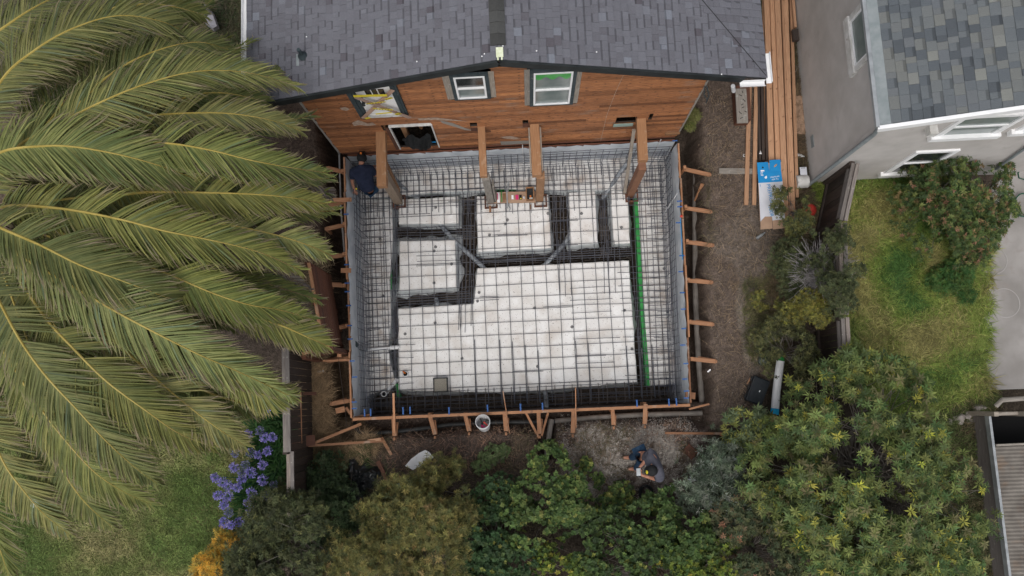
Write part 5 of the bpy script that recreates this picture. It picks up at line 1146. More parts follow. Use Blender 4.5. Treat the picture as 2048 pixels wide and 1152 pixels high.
m = MB(); m.beam(P(1893, 781, .03), P(1975, 780, .03), .05, .1); setp(m.build('timber_edging', 'darkwood'), 'timber edging board between the grass and the rocks', 'edging')
# loose scraps on dirt (real small pieces)
def scatter(n, pxpoly, size, cols, label, name, z=0, kind='stuff', flat=.4, zabs=None):
    A = np.array([P(a, b, zabs or 0)[:2] for a, b in pxpoly]); lo, hi = A.min(0), A.max(0); pts = rng.random((n*3, 2))*(hi-lo)+lo; pts = pts[inpoly(pts[:, 0], pts[:, 1], A)][:n]; N = len(pts)
    zz = (hgt(pts[:, 0], pts[:, 1]) if zabs is None else np.full(N, zabs))+z; s = size*(.4+1.2*rng.random(N)**2); th = rng.random(N)*6.28
    base = np.array([[1, 0, 0], [-.5, .87, 0], [-.5, -.87, 0], [0, 0, 1.0]]); c, q = np.cos(th), np.sin(th); V = np.empty((N, 4, 3)); B = base[None]*(1+.5*(rng.random((N, 4, 1))-.5))
    V[..., 0] = pts[:, None, 0]+s[:, None]*(B[..., 0]*c[:, None]-B[..., 1]*q[:, None]); V[..., 1] = pts[:, None, 1]+s[:, None]*(B[..., 0]*q[:, None]+B[..., 1]*c[:, None])*.8; V[..., 2] = zz[:, None]+s[:, None]*B[..., 2]*flat-.2*s[:, None]
    Fa = (np.arange(N)[:, None, None]*4+np.array([[0, 1, 3], [1, 2, 3], [2, 0, 3]])[None]).reshape(-1, 3); C = np.array(cols)[rng.integers(0, len(cols), N)]*(.7+.6*rng.random((N, 1)))
    o_ = npmesh(name, V.reshape(-1, 3), Fa, np.repeat(C, 4, 0), 'ground', loc=(0, 0, 0)); o_['kind'] = 'stuff'; return o_
scatter(26000, [(1110, 830), (1390, 830), (1410, 960), (1240, 1010), (1110, 980)], .013, [(.3, .27, .24), (.22, .19, .17), (.38, .35, .31), (.1, .07, .06)], '', 'gravel')
scatter(9000, [(620, 830), (1110, 840), (1120, 980), (640, 980)], .012, [(.13, .1, .085), (.07, .055, .045), (.2, .16, .13)], '', 'soil_clods')
scatter(9000, [(1400, 180), (1530, 180), (1560, 560), (1520, 800), (1400, 850)], .010, [(.2, .17, .145), (.12, .09, .075), (.26, .23, .2)], '', 'path_grit')
scatter(7000, [(720, 380), (1340, 370), (1380, 810), (720, 830)], .016, [(.05, .04, .03), (.1, .085, .07), (.16, .14, .12)], '', 'trench_rubble')

DB = [(.30, .24, .19), (.16, .12, .09), (.42, .37, .32), (.09, .07, .06)]
for pp_, n_ in (([(965, 545), (1250, 530), (1266, 755), (1030, 778), (806, 775), (805, 622), (955, 614)], 1500), ([(806, 488), (904, 486), (906, 568), (805, 573)], 160), ([(960, 398), (1090, 396), (1095, 488), (962, 495)], 220), ([(1143, 390), (1186, 388), (1190, 480), (1147, 483)], 90), ([(724, 404), (778, 404), (774, 690), (780, 760), (730, 780)], 500), ([(1282, 384), (1340, 384), (1350, 560), (1358, 760), (1302, 765)], 700), ([(800, 332), (1330, 314), (1330, 370), (800, 378)], 900)):
    scatter(n_, pp_, .0075, DB, '', 'membrane_debris', zabs=ZM+.012, flat=.3)

# ================================================================== FENCES
def fence(base0, base1, h, label, m_='darkwood', capm='capwood', bw=.14, lean=(0, 0), vertical=True, posts=(0, 1), z0=0, railed=True, side=1, step=None, name='board_fence', caps=2, n_rail=2):
    a = Vector(P(*base0, z0)); b = Vector(P(*base1, z0)); T = thing(name, label, 'fence', (a+b)/2, 'garden fences'); d = (b-a).normalized(); s = Vector((d.y, -d.x, 0))*side; L = (b-a).length; up = Vector((0, 0, h))
    if vertical:
        q = 0
        while q < L-.02:
            w_ = min(bw*random.uniform(.9, 1.05), L-q); c = a+d*(q+w_/2)+s*random.uniform(-.004, .004); m = MB(); m.beam(c+Vector((0, 0, -.1)), c+up+Vector((0, 0, random.uniform(-.02, 0))), w_-.008, .018, up=s); m.build('plank', m_, T); q += w_
    else:
        k = 0; n = int(h/bw)
        for k in range(n):
            z = bw*(k+.5)+.02; m = MB(); m.beam(a+Vector((0, 0, z)), b+Vector((0, 0, z)), .02, bw-.012, up=(0, 0, 1)); m.build('plank', m_, T)
    for t in posts:
        c = a.lerp(b, t)+s*.06; m = MB(); m.beam(c+Vector((0, 0, -.2)), c+Vector((0, 0, h-.02)), .09, .09, up=s); m.build('post', m_, T)
    if caps:
        for o_, zz in (((-.035, .03), (.045, .0)) if capm == 'capwood' else ((0, .02),)):
            m = MB(); m.beam(a+up+s*o_+Vector((0, 0, zz)), b+up+s*(o_+.01)+Vector((0, 0, zz)), .07 if capm == 'capwood' else .06, .035); m.build('cap_rail', capm, T)
    for k in range(n_rail):
        zz = h*(.12+.72*k); m = MB(); m.beam(a+s*.035+Vector((0, 0, zz)), b+s*.035+Vector((0, 0, zz)), .045, .08, up=(0, 0, 1)); m.build('rail', capm if k else m_, T)
    return T
fence((628, 1012), (627, 893), 1.62, 'dark plank fence beside the blue flowers, lower section with grey cap', side=-1, posts=(0, .5))
fence((627, 893), (624, 706), 1.85, 'dark plank fence beside the blue flowers, taller upper section with grey cap', side=-1, posts=(0, .5, 1))
fence((684, 690), (661, 552), 1.7, 'dark red board panel with orange top behind the palm tips', m_='redwood', capm='form', bw=.17, vertical=False, posts=(0, .5, 1), side=-1, name='red_fence', n_rail=1)
fence((640, 715), (690, 700), 1.35, 'short dark red board panel with orange top meeting the dark fence', m_='redwood', capm='form', bw=.17, vertical=False, posts=(0, 1), side=1, name='red_fence', n_rail=0)
fence((1651, 371), (1629, 475), 1.65, 'leaning grey-topped dark fence section against the grey house', side=1, posts=(0, 1), m_='darkwood')
fence((1629, 478), (1632, 645), 1.6, 'dark fence section with grey top rail hidden behind the twiggy shrub', side=1, posts=(1,))
fence((1632, 650), (1640, 790), 1.6, 'dark fence section with grey top rail above the large bush', side=1, posts=(0,))
# ================================================================== SHED (lower right)
T = thing('shed', 'shed with brown corrugated metal roof at the lower right edge', 'shed', P(2060, 1020, 0)); zs = .75
x0 = P(2002, 1000, zs)[0]; y1 = P(2000, 893, zs)[1]; y0_ = P(2000, 1200, zs)[1]; mb = MB(); n = int((y1-y0_)/.019)
for k in range(n):
    ya = y1-(k)*.019; yb_ = ya-.019; za = zs+.009*math.sin(k*math.pi/2.0); zb_ = zs+.009*math.sin((k+1)*math.pi/2.0); mb.quad((x0, yb_, zb_), (x0+3, yb_, zb_+.3), (x0+3, ya, za+.3), (x0, ya, za))
mb.build('corrugated_roof', 'metal', T, smooth=True)
m = MB(); m.box(x0-.05, x0-.0, y0_, y1+.7, zs-.12, zs+.03, along='y'); m.build('side_beam', 'galv', T)
m = MB(); m.box(x0+.02, x0+3, y1+.01, y1+.05, zs-.05, zs+.05, along='x'); m.build('front_beam', 'greywood', T)
m = MB(); m.box(x0+.02, x0+3, y1+.62, y1+.68, zs-.05, zs+.05, along='x'); m.build('front_beam', 'greywood', T)
m = MB(); m.box(x0-.05, x0+3, y0_, y0_+.05, 0, zs-.12); m.box(x0+.02, x0+.05, y0_+.05, y1+.6, -.02, zs-.13, along='y'); m.build('wall', 'capwood', T)
m = MB(); m.box(x0+.06, x0+3, y1-.0, y1+.6, .1, .15); m.build('floor', 'hole', T)  # black slab painted in place of the shade within the shed opening
m = MB(); m.tube([P(1992, 812, .9), P(2004, 800, 1.0), P(2060, 796, 1.0)], .05, 8); m.build('bent_rail', 'greywood', T)
for k, (a, b) in enumerate(((1990, 828), (2050, 828))): m = MB(); q = P(a, b, .95); m.box(q[0]-.045, q[0]+.045, q[1]-.045, q[1]+.045, -.1, 1.0, along='z'); m.build('post', 'greywood', T)

# ================================================================== PLANTS
def leafmesh(name, pos, dirs, ups, ln, wd, col, parent, m_='leaf', fold=.25, tipcol=None, kind=None, loc=None, curl=.15):
    """pos (N,3), dirs/ups unit (N,3): each leaf a folded blade of 4 triangles"""
    N = len(pos); s = np.cross(dirs, ups); s /= np.maximum(np.linalg.norm(s, axis=1), 1e-6)[:, None]; u = np.cross(s, dirs)
    ln = np.broadcast_to(ln, (N,))[:, None]; wd = np.broadcast_to(wd, (N,))[:, None]
    V = np.stack([pos, pos+dirs*ln*.45+s*wd*.5+u*wd*fold, pos+dirs*ln*.5-u*ln*.02, pos+dirs*ln*.45-s*wd*.5+u*wd*fold, pos+dirs*ln-u*ln*curl], 1)
    Fa = (np.arange(N)[:, None, None]*5+np.array([[0, 2, 1], [0, 3, 2], [1, 2, 4], [2, 3, 4]])[None]).reshape(-1, 3)
    C = np.repeat(col[:, None], 5, 1)
    if tipcol is not None: C[:, 4] = C[:, 4]*.3+np.asarray(tipcol)*.7
    return npmesh(name, V.reshape(-1, 3), Fa, C.reshape(-1, 3), m_, parent, loc=loc, kind=kind)
def unit(v): return v/np.maximum(np.linalg.norm(v, axis=-1, keepdims=True), 1e-6)
def pick(cols, n, wts=None, jit=.25):
    cols = np.array(cols); i = rng.choice(len(cols), n, p=None if wts is None else np.array(wts)/sum(wts)); return cols[i]*(1-jit+2*jit*rng.random((n, 1)))*(1-.06+.12*rng.random((n, 3)))
def blobs_points(blobs, n, shell=.55, gap=.42, gf=1.6, low=-.35):
    """points in ellipsoids given as (px,py,z,rpx[,rz]); biased to the shell; noise makes gaps"""
    w_ = np.array([b[3]**2 for b in blobs], float); ids = rng.choice(len(blobs), n*3, p=w_/w_.sum()); d = unit(rng.normal(size=(n*3, 3))); d[:, 2] = np.where(d[:, 2] < low, -d[:, 2], d[:, 2])
    r = 1-rng.random(n*3)**2*shell; C = np.array([P(b[0], b[1], b[2]) for b in blobs]); Rr = np.array([b[3]/F*(H-b[2]) for b in blobs]); Rz = np.array([(b[4] if len(b) > 4 else .8)*q for b, q in zip(blobs, Rr)])
    r = r*(.62+.75*fbm(d[:, 0]*1.6+ids*3.7+d[:, 2], d[:, 1]*1.6+ids*1.9, 1.5, 4, 3))
    p = C[ids]+d*r[:, None]*np.stack([Rr[ids], Rr[ids], Rz[ids]], 1)
    g = fbm(p[:, 0]+p[:, 2]*.7, p[:, 1]-p[:, 2]*.4, gf, 2, 3); k = g > gap; p = p[k][:n]; d = d[k][:n]; p[:, 2] = np.maximum(p[:, 2], .05)
    return p, d
def rosettes(name, P0, U0, nl, ln, wd, cols, parent, elev=(.15, .8), wts=None, clumpcol=True, jit=.2, tipcol=None, fold=.25, curl=.15, lvar=.2):
    N = len(P0); U = unit(U0); a = unit(np.cross(U, np.array([.3, .9, .2]))); b = np.cross(U, a)
    th = (np.arange(nl)[None]*2.4+rng.random((N, 1))*6.28); el = elev[0]+(elev[1]-elev[0])*rng.random((N, nl))
    D = (a[:, None]*np.cos(th)[..., None]+b[:, None]*np.sin(th)[..., None])*np.cos(el)[..., None]+U[:, None]*np.sin(el)[..., None]
    pos = np.repeat(P0[:, None], nl, 1)+D*ln*.06; L = ln*(.65+.6*rng.random((N, nl)))*(1-lvar+2*lvar*rng.random((N, 1)))
    c = pick(cols, N, wts, jit)*(.45+1.15*fbm(P0[:, 0]+P0[:, 2], P0[:, 1]-P0[:, 2], 4.5, 1, 3))[:, None]; C = np.repeat(c[:, None], nl, 1)*(.85+.3*rng.random((N, nl, 1)))
    return leafmesh(name, pos.reshape(-1, 3), unit(D.reshape(-1, 3)), np.repeat(U, nl, 0), L.reshape(-1), wd*(L.reshape(-1)/ln), C.reshape(-1, 3), parent, fold=fold, tipcol=tipcol, curl=curl)
def branches(T, base, P0, n, r0, m_='twig', name='branches', sag=.1, trunkh=.3):
    idx = rng.choice(len(P0), n, replace=False) if len(P0) > n else np.arange(len(P0)); mb = MB(); b = Vector(base)
    hubs = [b+Vector((random.uniform(-.25, .25), random.uniform(-.25, .25), trunkh*random.uniform(.8, 1.6))) for _ in range(6)]
    tm = MB()
    for h in hubs: tm.tube([b-Vector((0, 0, .15)), b.lerp(h, .5)+Vector((random.uniform(-.04, .04), 0, 0)), h], [r0, r0*.85, r0*.6], 8)
    tm.build('trunk', 'bark', T)
    for i in idx:
        e = Vector(P0[i]); h = min(hubs, key=lambda q: (q-e).length+random.random()*.3); L_ = (e-h).length; m_1 = h.lerp(e, .35)+Vector((random.gauss(0, .12*L_), random.gauss(0, .12*L_), .05)); m_2 = h.lerp(e, .7)+Vector((random.gauss(0, .10*L_), random.gauss(0, .10*L_), .02))
        mb.tube([h, m_1, m_2, e], [r0*.42, r0*.28, r0*.17, r0*.07], 5, caps=False)
    mb.build(name, m_, T, kind='stuff')
VG = 1.45
def shrub(name, label, cat, blobs, n, nl, ln, wd, cols, wts=None, gap=.42, gf=1.6, nb=60, r0=.03, elev=(.1, .9), up=.7, jit=.22, tipcol=None, group=None, shell=.55, base=None, tm='twig', fold=.25, curl=.15, clump=0, low=-.35, bright=1.0, lvar=.2):
    cols = [tuple(q*VG*bright for q in c) for c in cols]
    p, d = blobs_points(blobs, n if not clump else n//clump, shell, gap, gf, low)
    if clump:
        k = clump; p = (p[:, None]+rng.normal(size=(len(p), k, 3))*np.array([.055, .055, .04])).reshape(-1, 3); d = np.repeat(d, k, 0)
    bb = base if base is not None else P(np.mean([b[0] for b in blobs]), np.mean([b[1] for b in blobs]), 0); T = thing(name, label, cat, (bb[0], bb[1], 0), group)
    U = unit(d*(1-up)+np.array([0, 0, 1])*up+rng.normal(size=d.shape)*.25)
    rosettes('foliage', p, U, nl, ln, wd, cols, T, elev, wts, lvar=lvar, jit=jit, tipcol=tipcol, fold=fold, curl=curl); branches(T, (bb[0], bb[1], 0), p, nb, r0, tm); return T
# large whorled-leaf bush, lower right
cols = [(.066, .092, .030), (.095, .12, .036), (.125, .145, .044), (.05, .072, .028), (.21, .20, .04), (.27, .27, .04), (.105, .10, .045), (.055, .095, .032)]
BT = [(1625, 800, 1.3, 50), (1660, 770, 1.6, 50), (1720, 740, 1.7, 55), (1790, 790, 1.6, 70), (1560, 900, 1.1, 55), (1610, 870, 1.8, 60), (1700, 860, 2.2, 90), (1800, 880, 2.0, 85), (1550, 960, 1.3, 65), (1640, 980, 2.0, 90), (1760, 980, 2.3, 100), (1870, 960, 1.8, 75), (1900, 1060, 1.7, 70), (1800, 1090, 2.0, 90), (1690, 1090, 1.8, 85), (1740, 1160, 1.8, 90), (1880, 1140, 1.6, 80), (1600, 1060, 1.2, 60), (1740, 935, 2.2, 75), (1690, 930, 1.9, 60)]
shrub('whorled_bush', 'huge bush with whorled lance-shaped leaves, some bright yellow-green, filling the lower right', 'bush', BT, 8200, 8, .095, .026, cols, wts=(5, 6, 4, 4, 1.0, .35, 3, 3), gap=.43, gf=2.3, nb=260, r0=.045, elev=(.05, .7), up=.78, shell=.6, base=P(1700, 960, 0), clump=3, bright=1.12, lvar=.45)
shrub('whorled_bush', 'small outlier of whorled leaves beside the rolled sheet and the black case', 'bush', [(1490, 850, .7, 36), (1520, 870, .8, 34), (1470, 880, .5, 24)], 260, 9, .12, .032, [(.09, .115, .06), (.07, .095, .045), (.17, .18, .05)], gap=.3, nb=20, r0=.02, up=.8, clump=2)
# silver-grey shrub
shrub('silver_shrub', 'grey-green shrub with narrow silvery leaves right of the crouching man', 'shrub', [(1430, 915, .7, 55), (1410, 965, .8, 55), (1450, 990, .7, 60), (1400, 1010, .6, 45), (1380, 930, .5, 28)], 1500, 7, .085, .018, [(.06, .078, .052), (.09, .11, .08), (.14, .155, .125), (.04, .055, .036), (.24, .25, .23)], wts=(4, 5, 3, 4, .3), bright=1.15, gap=.43, gf=2.5, nb=90, r0=.02, up=.6)
# broadleaf green shrubs along the bottom
RL = [(.05, .085, .026), (.075, .115, .034), (.035, .06, .02), (.11, .145, .042), (.17, .18, .05)]
def sprig(name, label, blobs, n, cols, ln=.055, wd=.040, gap=.45, wts=None, nl=7, up=.75, gf=3.6, **kw): return shrub(name, label, 'shrub', blobs, n, nl, ln, wd, cols, wts=wts, gap=gap, gf=gf, up=up, elev=(-.1, .9), **kw)
sprig('roundleaf_shrub', 'fresh green round-leaved shrub at the bottom middle, reaching up the ditch', [(1100, 930, .9, 42), (1090, 985, 1.1, 60), (1140, 1000, 1.1, 50), (1060, 1040, 1.0, 55)], 2000, RL, wts=(4, 5, 2, 2, .8), nb=60, r0=.02)
sprig('roundleaf_shrub', 'dark green round-leaved shrub between the yellow-green bush and the bright one', [(1000, 1010, .7, 55), (960, 1080, .8, 70), (1010, 1120, .9, 70), (960, 1160, .8, 60)], 2100, [(.025, .05, .02), (.035, .065, .025), (.055, .085, .03), (.15, .16, .04)], wts=(4, 5, 2, .5), nb=60, r0=.02)
sprig('roundleaf_shrub', 'green leafy shrub at the bottom, below the crouching man', [(1200, 1080, .8, 70), (1270, 1060, .8, 55), (1300, 1120, .9, 70), (1230, 1150, .9, 60)], 2400, [(.045, .075, .025), (.07, .105, .032), (.03, .05, .02), (.15, .16, .04)], wts=(5, 4, 4, .8), nb=60, r0=.02)
sprig('roundleaf_shrub', 'bright green leafy shrub right of the cable coil', [(1340, 1030, .8, 50), (1370, 1080, .9, 60), (1310, 1000, .6, 26)], 1500, RL, wts=(5, 4, 3, 1, .5), nb=50, r0=.02)
sprig('roundleaf_shrub', 'yellowish green shrub at the bottom edge right of the middle', [(1380, 1150, .9, 70), (1440, 1130, .9, 50), (1130, 1130, .8, 60)], 2000, [(.07, .10, .02), (.12, .15, .025), (.04, .07, .02), (.18, .17, .03)], wts=(5, 4, 4, 1), ln=.05, wd=.03, nb=50, r0=.02)
sprig('brown_green_shrub', 'olive brown shrub with pinkish dry tips left of the huge bush', [(1480, 1040, .9, 60), (1530, 1090, .9, 60), (1470, 1120, .9, 55), (1560, 1140, .9, 50)], 1900, [(.05, .06, .03), (.07, .075, .035), (.10, .085, .045), (.22, .11, .07), (.035, .05, .025)], wts=(5, 4, 2, .5, 4), ln=.07, wd=.024, nb=60, r0=.02)
sprig('small_shrub', 'small green sprigs in front of the crouching man', [(1245, 990, .3, 26), (1215, 1010, .4, 24), (1170, 930, .25, 16), (1195, 960, .2, 14)], 330, RL, nb=10, r0=.01, gap=.3)
sprig('small_shrub', 'pale green weeds on the soil below the white bucket', [(985, 915, .15, 24), (960, 930, .12, 16), (1010, 900, .15, 14)], 260, [(.07, .10, .04), (.09, .12, .05)], ln=.05, wd=.02, nb=8, r0=.006, gap=.3)
# feathery yellow-green conifer bush
FC = [(.10, .10, .035), (.14, .13, .045), (.19, .165, .055), (.065, .075, .03), (.24, .17, .07)]
def feathery(name, label, blobs, n, cols, wts, ln=.075, wd=.011, nl=12, **kw): return shrub(name, label, 'bush', blobs, n, nl, ln, wd, cols, wts=wts, elev=(-.2, 1.2), up=.5, tm='twig', clump=4, **kw)
feathery('feathery_bush', 'large feathery yellow-green bush at the bottom, left of the middle', [(880, 975, 1.0, 55), (800, 1010, 1.2, 60), (850, 1040, 1.5, 75), (900, 1030, 1.3, 55), (740, 1075, 1.2, 75), (800, 1110, 1.5, 80), (870, 1120, 1.3, 65), (700, 1140, 1.1, 60), (850, 975, .7, 30), (780, 1000, .7, 30), (905, 935, .6, 22)], 8200, FC, (5, 5, 3, 4, .6), nb=260, r0=.03, gap=.43, gf=2.6, low=-.1)
feathery('soft_bush', 'soft dull green bush at the bottom left beside the blue flowers', [(560, 1040, 1.2, 65), (590, 1090, 1.3, 70), (520, 1090, 1.1, 60), (560, 1140, 1.2, 70), (612, 1035, 1.75, 42), (580, 1020, 1.7, 32), (500, 1140, .9, 50)], 5200, [(.055, .065, .03), (.075, .085, .036), (.04, .05, .025), (.10, .105, .04)], (5, 4, 4, 1), nb=200, r0=.03, gap=.40, gf=2.2, ln=.07, wd=.014)
feathery('orange_bush', 'small orange-yellow tipped bush below the blue flowers', [(455, 1078, .5, 22), (475, 1095, .5, 20), (425, 1128, .5, 30), (450, 1140, .5, 26), (410, 1150, .4, 22)], 1100, [(.46, .26, .04), (.50, .33, .06), (.24, .20, .05), (.14, .14, .04)], (5, 4, 2, 2), nb=24, r0=.012, gap=.32)
# dark undergrowth bottom left
sprig('dark_undergrowth', 'dark leafy undergrowth between the dark fence and the black plastic', [(660, 960, .4, 50), (680, 1020, .5, 50), (640, 1060, .5, 45), (700, 1060, .5, 40)], 1700, [(.02, .035, .015), (.03, .05, .02), (.045, .065, .03)], ln=.06, wd=.02, nb=30, r0=.01)
# right side shrubs
shrub('red_tipped_shrub', 'dense dark green shrub with bronze and red tips below the grey house windows', 'shrub', [(1850, 385, .9, 62), (1900, 355, 1.2, 60), (1960, 380, 1.1, 62), (1990, 420, .9, 45), (1900, 430, 1.0, 75), (1950, 460, .8, 55), (1850, 450, .8, 60), (2000, 345, .8, 26), (1880, 500, .5, 45), (1940, 500, .5, 40)], 4600, 7, .065, .022, [(.03, .05, .018), (.05, .075, .022), (.085, .10, .03), (.12, .085, .04), (.16, .085, .055), (.35, .03, .03)], wts=(5, 5, 3, 1.6, .5, .012), bright=1.2, gap=.42, gf=3.2, nb=160, r0=.03, up=.65)
shrub('low_shrub', 'low green plants in the long grass at the patio corner, under the bronze shrub', 'plant', [(1920, 555, .25, 40), (1880, 560, .2, 30), (1930, 590, .2, 20)], 700, 7, .07, .016, [(.03, .08, .02), (.05, .11, .03), (.08, .12, .03)], gap=.35, nb=10, r0=.01)
shrub('olive_shrub', 'dark olive shrub behind the grey twiggy bush', 'shrub', [(1580, 520, .8, 42), (1640, 540, 1.2, 45), (1685, 500, 1.9, 40), (1600, 575, .7, 45), (1670, 585, 1.9, 45), (1695, 540, 1.9, 38), (1660, 470, 1.6, 34)], 3400, 6, .05, .015, [(.035, .045, .02), (.055, .065, .03), (.075, .085, .035)], gap=.44, gf=2.4, nb=60, r0=.02)
shrub('yellow_olive_shrub', 'yellow-olive shrub hanging over the fence below the twiggy bush', 'shrub', [(1620, 610, 1.2, 30), (1640, 630, 1.2, 24), (1590, 625, .9, 30), (1550, 620, .6, 24), (1520, 600, .5, 20), (1645, 590, 1.1, 16)], 1500, 6, .05, .016, [(.13, .12, .03), (.17, .16, .035), (.08, .085, .03)], gap=.36, nb=40, r0=.015)
shrub('olive_shrub', 'dull olive shrub left of the dark fence, above the rolled sheet', 'shrub', [(1570, 670, .7, 45), (1600, 710, .8, 40), (1560, 720, .6, 35), (1530, 680, .4, 30), (1590, 740, .7, 30)], 2300, 6, .05, .016, [(.06, .065, .03), (.085, .09, .035), (.12, .12, .045), (.045, .05, .025)], gap=.42, gf=2.2, nb=60, r0=.015)
shrub('young_shrub', 'small airy olive shrub overhanging the carton and the lumber end', 'shrub', [(1592, 400, .8, 26), (1580, 430, .8, 26), (1605, 440, .8, 24), (1560, 385, .6, 14), (1555, 415, .6, 14), (1590, 460, .6, 20)], 900, 6, .05, .018, [(.08, .085, .03), (.12, .12, .04), (.05, .06, .03)], gap=.38, gf=4, nb=60, r0=.012)
shrub('grass_tuft_plant', 'tuft of light green plants at the right corner of the main house', 'plant', [(1388, 232, .3, 12), (1380, 250, .2, 10)], 160, 6, .09, .012, [(.12, .14, .04), (.16, .16, .06)], gap=.2, nb=6, r0=.006)
# grey twiggy bush
T = thing('twiggy_bush', 'leafless grey bush with fine radiating twigs beside the fence', 'bush', P(1632, 548, 0)); mb = MB(); c = Vector(P(1634, 545, .95))
for k in range(300):
    d = unit(rng.normal(size=3)); d[2] = abs(d[2])*.5+.05; d = Vector(d).normalized(); L = random.uniform(.35, .85); p0 = c+d*.04; p1 = c+d*L*.5+Vector((random.gauss(0, .03), random.gauss(0, .03), .02)); p2 = c+d*L+Vector((random.gauss(0, .06), random.gauss(0, .06), 0)); mb.tube([p0, p1, p2], [.009, .006, .003], 4, caps=False)
    for q in range(3):
        s_ = p1.lerp(p2, random.random()*.6); e = s_+Vector((random.gauss(0, .09), random.gauss(0, .09), random.uniform(0, .08))); mb.tube([s_, e], [.004, .002], 3, caps=False)
mb.build('twigs', mat('grey_twig', (.24, .22, .22), (.36, .34, .34), scale=9), T, kind='stuff'); m = MB(); m.tube([P(1632, 548, -.1), c], [.04, .03], 8); m.build('stem', 'bark', T)

# grass -------------------------------------------------------------
def grass(pxpoly, n, h, wd, cols, wts, name, lean=.6, gap=.0, gf=1.2, jitp=.0, z=0):
    A = np.array([P(a, b, 0)[:2] for a, b in pxpoly]); lo, hi = A.min(0), A.max(0); p = rng.random((int(n*2.2), 2))*(hi-lo)+lo
    q = p+np.stack([fbm(p[:, 0], p[:, 1], 2, 1)-.5, fbm(p[:, 0], p[:, 1], 2, 5)-.5], 1)*.5; k = inpoly(q[:, 0], q[:, 1], A) & (fbm(p[:, 0], p[:, 1], gf, 3) > gap); p = p[k][:n]; N = len(p)
    zz = hgt(p[:, 0], p[:, 1])+z; ok = zz > -.3; p = p[ok]; zz = zz[ok]; N = len(p)
    th = rng.random(N)*6.28; cl = fbm(p[:, 0], p[:, 1], 3, 6)*12; th = np.where(rng.random(N) < .5, cl, th); L = h*(.5+rng.random(N)); ln = lean*(.5+rng.random(N))
    s = np.stack([-np.sin(th), np.cos(th), np.zeros(N)], 1)*(wd*(.6+.8*rng.random(N)))[:, None]*.5; f = np.stack([np.cos(th), np.sin(th), np.zeros(N)], 1); b = np.stack([p[:, 0], p[:, 1], zz], 1)
    m1 = b+f*(L*ln*.35)[:, None]+np.array([0, 0, 1])*(L*.6)[:, None]; t = b+f*(L*ln)[:, None]+np.array([0, 0, 1])*(L*(1-.35*ln))[:, None]
    V = np.stack([b-s, b+s, m1+s*.8, m1-s*.8, t], 1); Fa = (np.arange(N)[:, None, None]*5+np.array([[0, 1, 2], [0, 2, 3], [3, 2, 4]])[None]).reshape(-1, 3)
    pn = fbm(p[:, 0], p[:, 1], 1.1, 2); cols = np.array(cols)*1.75; i = np.clip(((pn-.3)/.4*len(cols)+rng.normal(size=N)*.6), 0, len(cols)-1).astype(int); C = cols[i]*(.45+1.1*rng.random((N, 1)))*(.6+.8*fbm(p[:, 0], p[:, 1], 5, 4, 3))[:, None]
    o_ = npmesh(name, V.reshape(-1, 3), Fa, np.repeat(C, 5, 0), 'leaf', loc=(0, 0, 0)); o_['kind'] = 'stuff'
grass([(-60, 760), (540, 800), (575, 900), (570, 1010), (470, 1080), (400, 1230), (-60, 1230)], 120000, .055, .011, [(.085, .125, .035), (.115, .15, .045), (.14, .165, .055), (.17, .18, .07), (.21, .195, .09)], None, 'lawn_grass', lean=.9)
grass([(1640, 370), (1830, 340), (1965, 380), (1975, 780), (1840, 830), (1660, 760)], 80000, .17, .013, [(.045, .095, .022), (.08, .12, .025), (.11, .15, .032), (.14, .165, .04), (.19, .175, .065)], None, 'long_grass', lean=1.2)
grass([(600, 690), (690, 690), (700, 840), (760, 900), (700, 960), (610, 930)], 26000, .12, .006, [(.24, .17, .10), (.17, .12, .07), (.12, .085, .05), (.10, .11, .04)], None, 'dry_straw', lean=1.5)
grass([(600, 500), (690, 470), (690, 620), (640, 640)], 5000, .14, .006, [(.2, .15, .09), (.12, .09, .05), (.10, .10, .04)], None, 'dry_straw', lean=1.4)
grass([(620, 890), (740, 900), (720, 1040), (620, 1060)], 9000, .12, .008, [(.03, .05, .018), (.06, .075, .025), (.10, .09, .04)], None, 'undergrowth_grass', lean=1.2)
grass([(1575, 60), (1612, 60), (1622, 470), (1580, 480)], 5000, .11, .006, [(.12, .085, .05), (.08, .06, .04), (.07, .07, .03)], None, 'dry_weeds', lean=1.4)
grass([(1560, 440), (1640, 400), (1650, 560), (1540, 640)], 8000, .16, .007, [(.06, .065, .03), (.10, .085, .045), (.15, .11, .07)], None, 'dry_weeds', lean=1.3)
grass([(1830, 770), (1990, 770), (2010, 1170), (1890, 1170)], 14000, .12, .008, [(.035, .045, .018), (.07, .06, .03), (.11, .085, .05), (.05, .065, .02)], None, 'dry_weeds', lean=1.3)
grass([(1385, 300), (1420, 290), (1425, 640), (1400, 700)], 2600, .11, .005, [(.10, .085, .05), (.06, .05, .035)], None, 'dry_weeds', lean=1.5)
grass([(400, -60), (486, -60), (488, 190), (430, 120)], 3500, .1, .008, [(.03, .05, .02), (.07, .06, .04), (.05, .07, .025)], None, 'dry_weeds', lean=1.3)
grass([(1480, 560), (1560, 540), (1580, 760), (1500, 740)], 3500, .10, .007, [(.08, .085, .035), (.12, .11, .05)], None, 'dry_weeds', lean=1.3)
grass([(640, 860), (1480, 850), (1500, 1160), (640, 1160)], 12000, .07, .007, [(.045, .05, .025), (.10, .075, .045), (.07, .06, .035)], None, 'leaf_litter', lean=1.8, gap=.5)
grass([(1400, 180), (1530, 180), (1560, 560), (1520, 800), (1400, 850)], 2500, .07, .004, [(.22, .16, .10), (.16, .12, .08)], None, 'dry_straw', lean=3)
grass([(640, 850), (1110, 850), (1380, 830), (1380, 900), (900, 960), (660, 940)], 3500, .06, .004, [(.20, .12, .08), (.14, .10, .07)], None, 'dry_straw', lean=3)
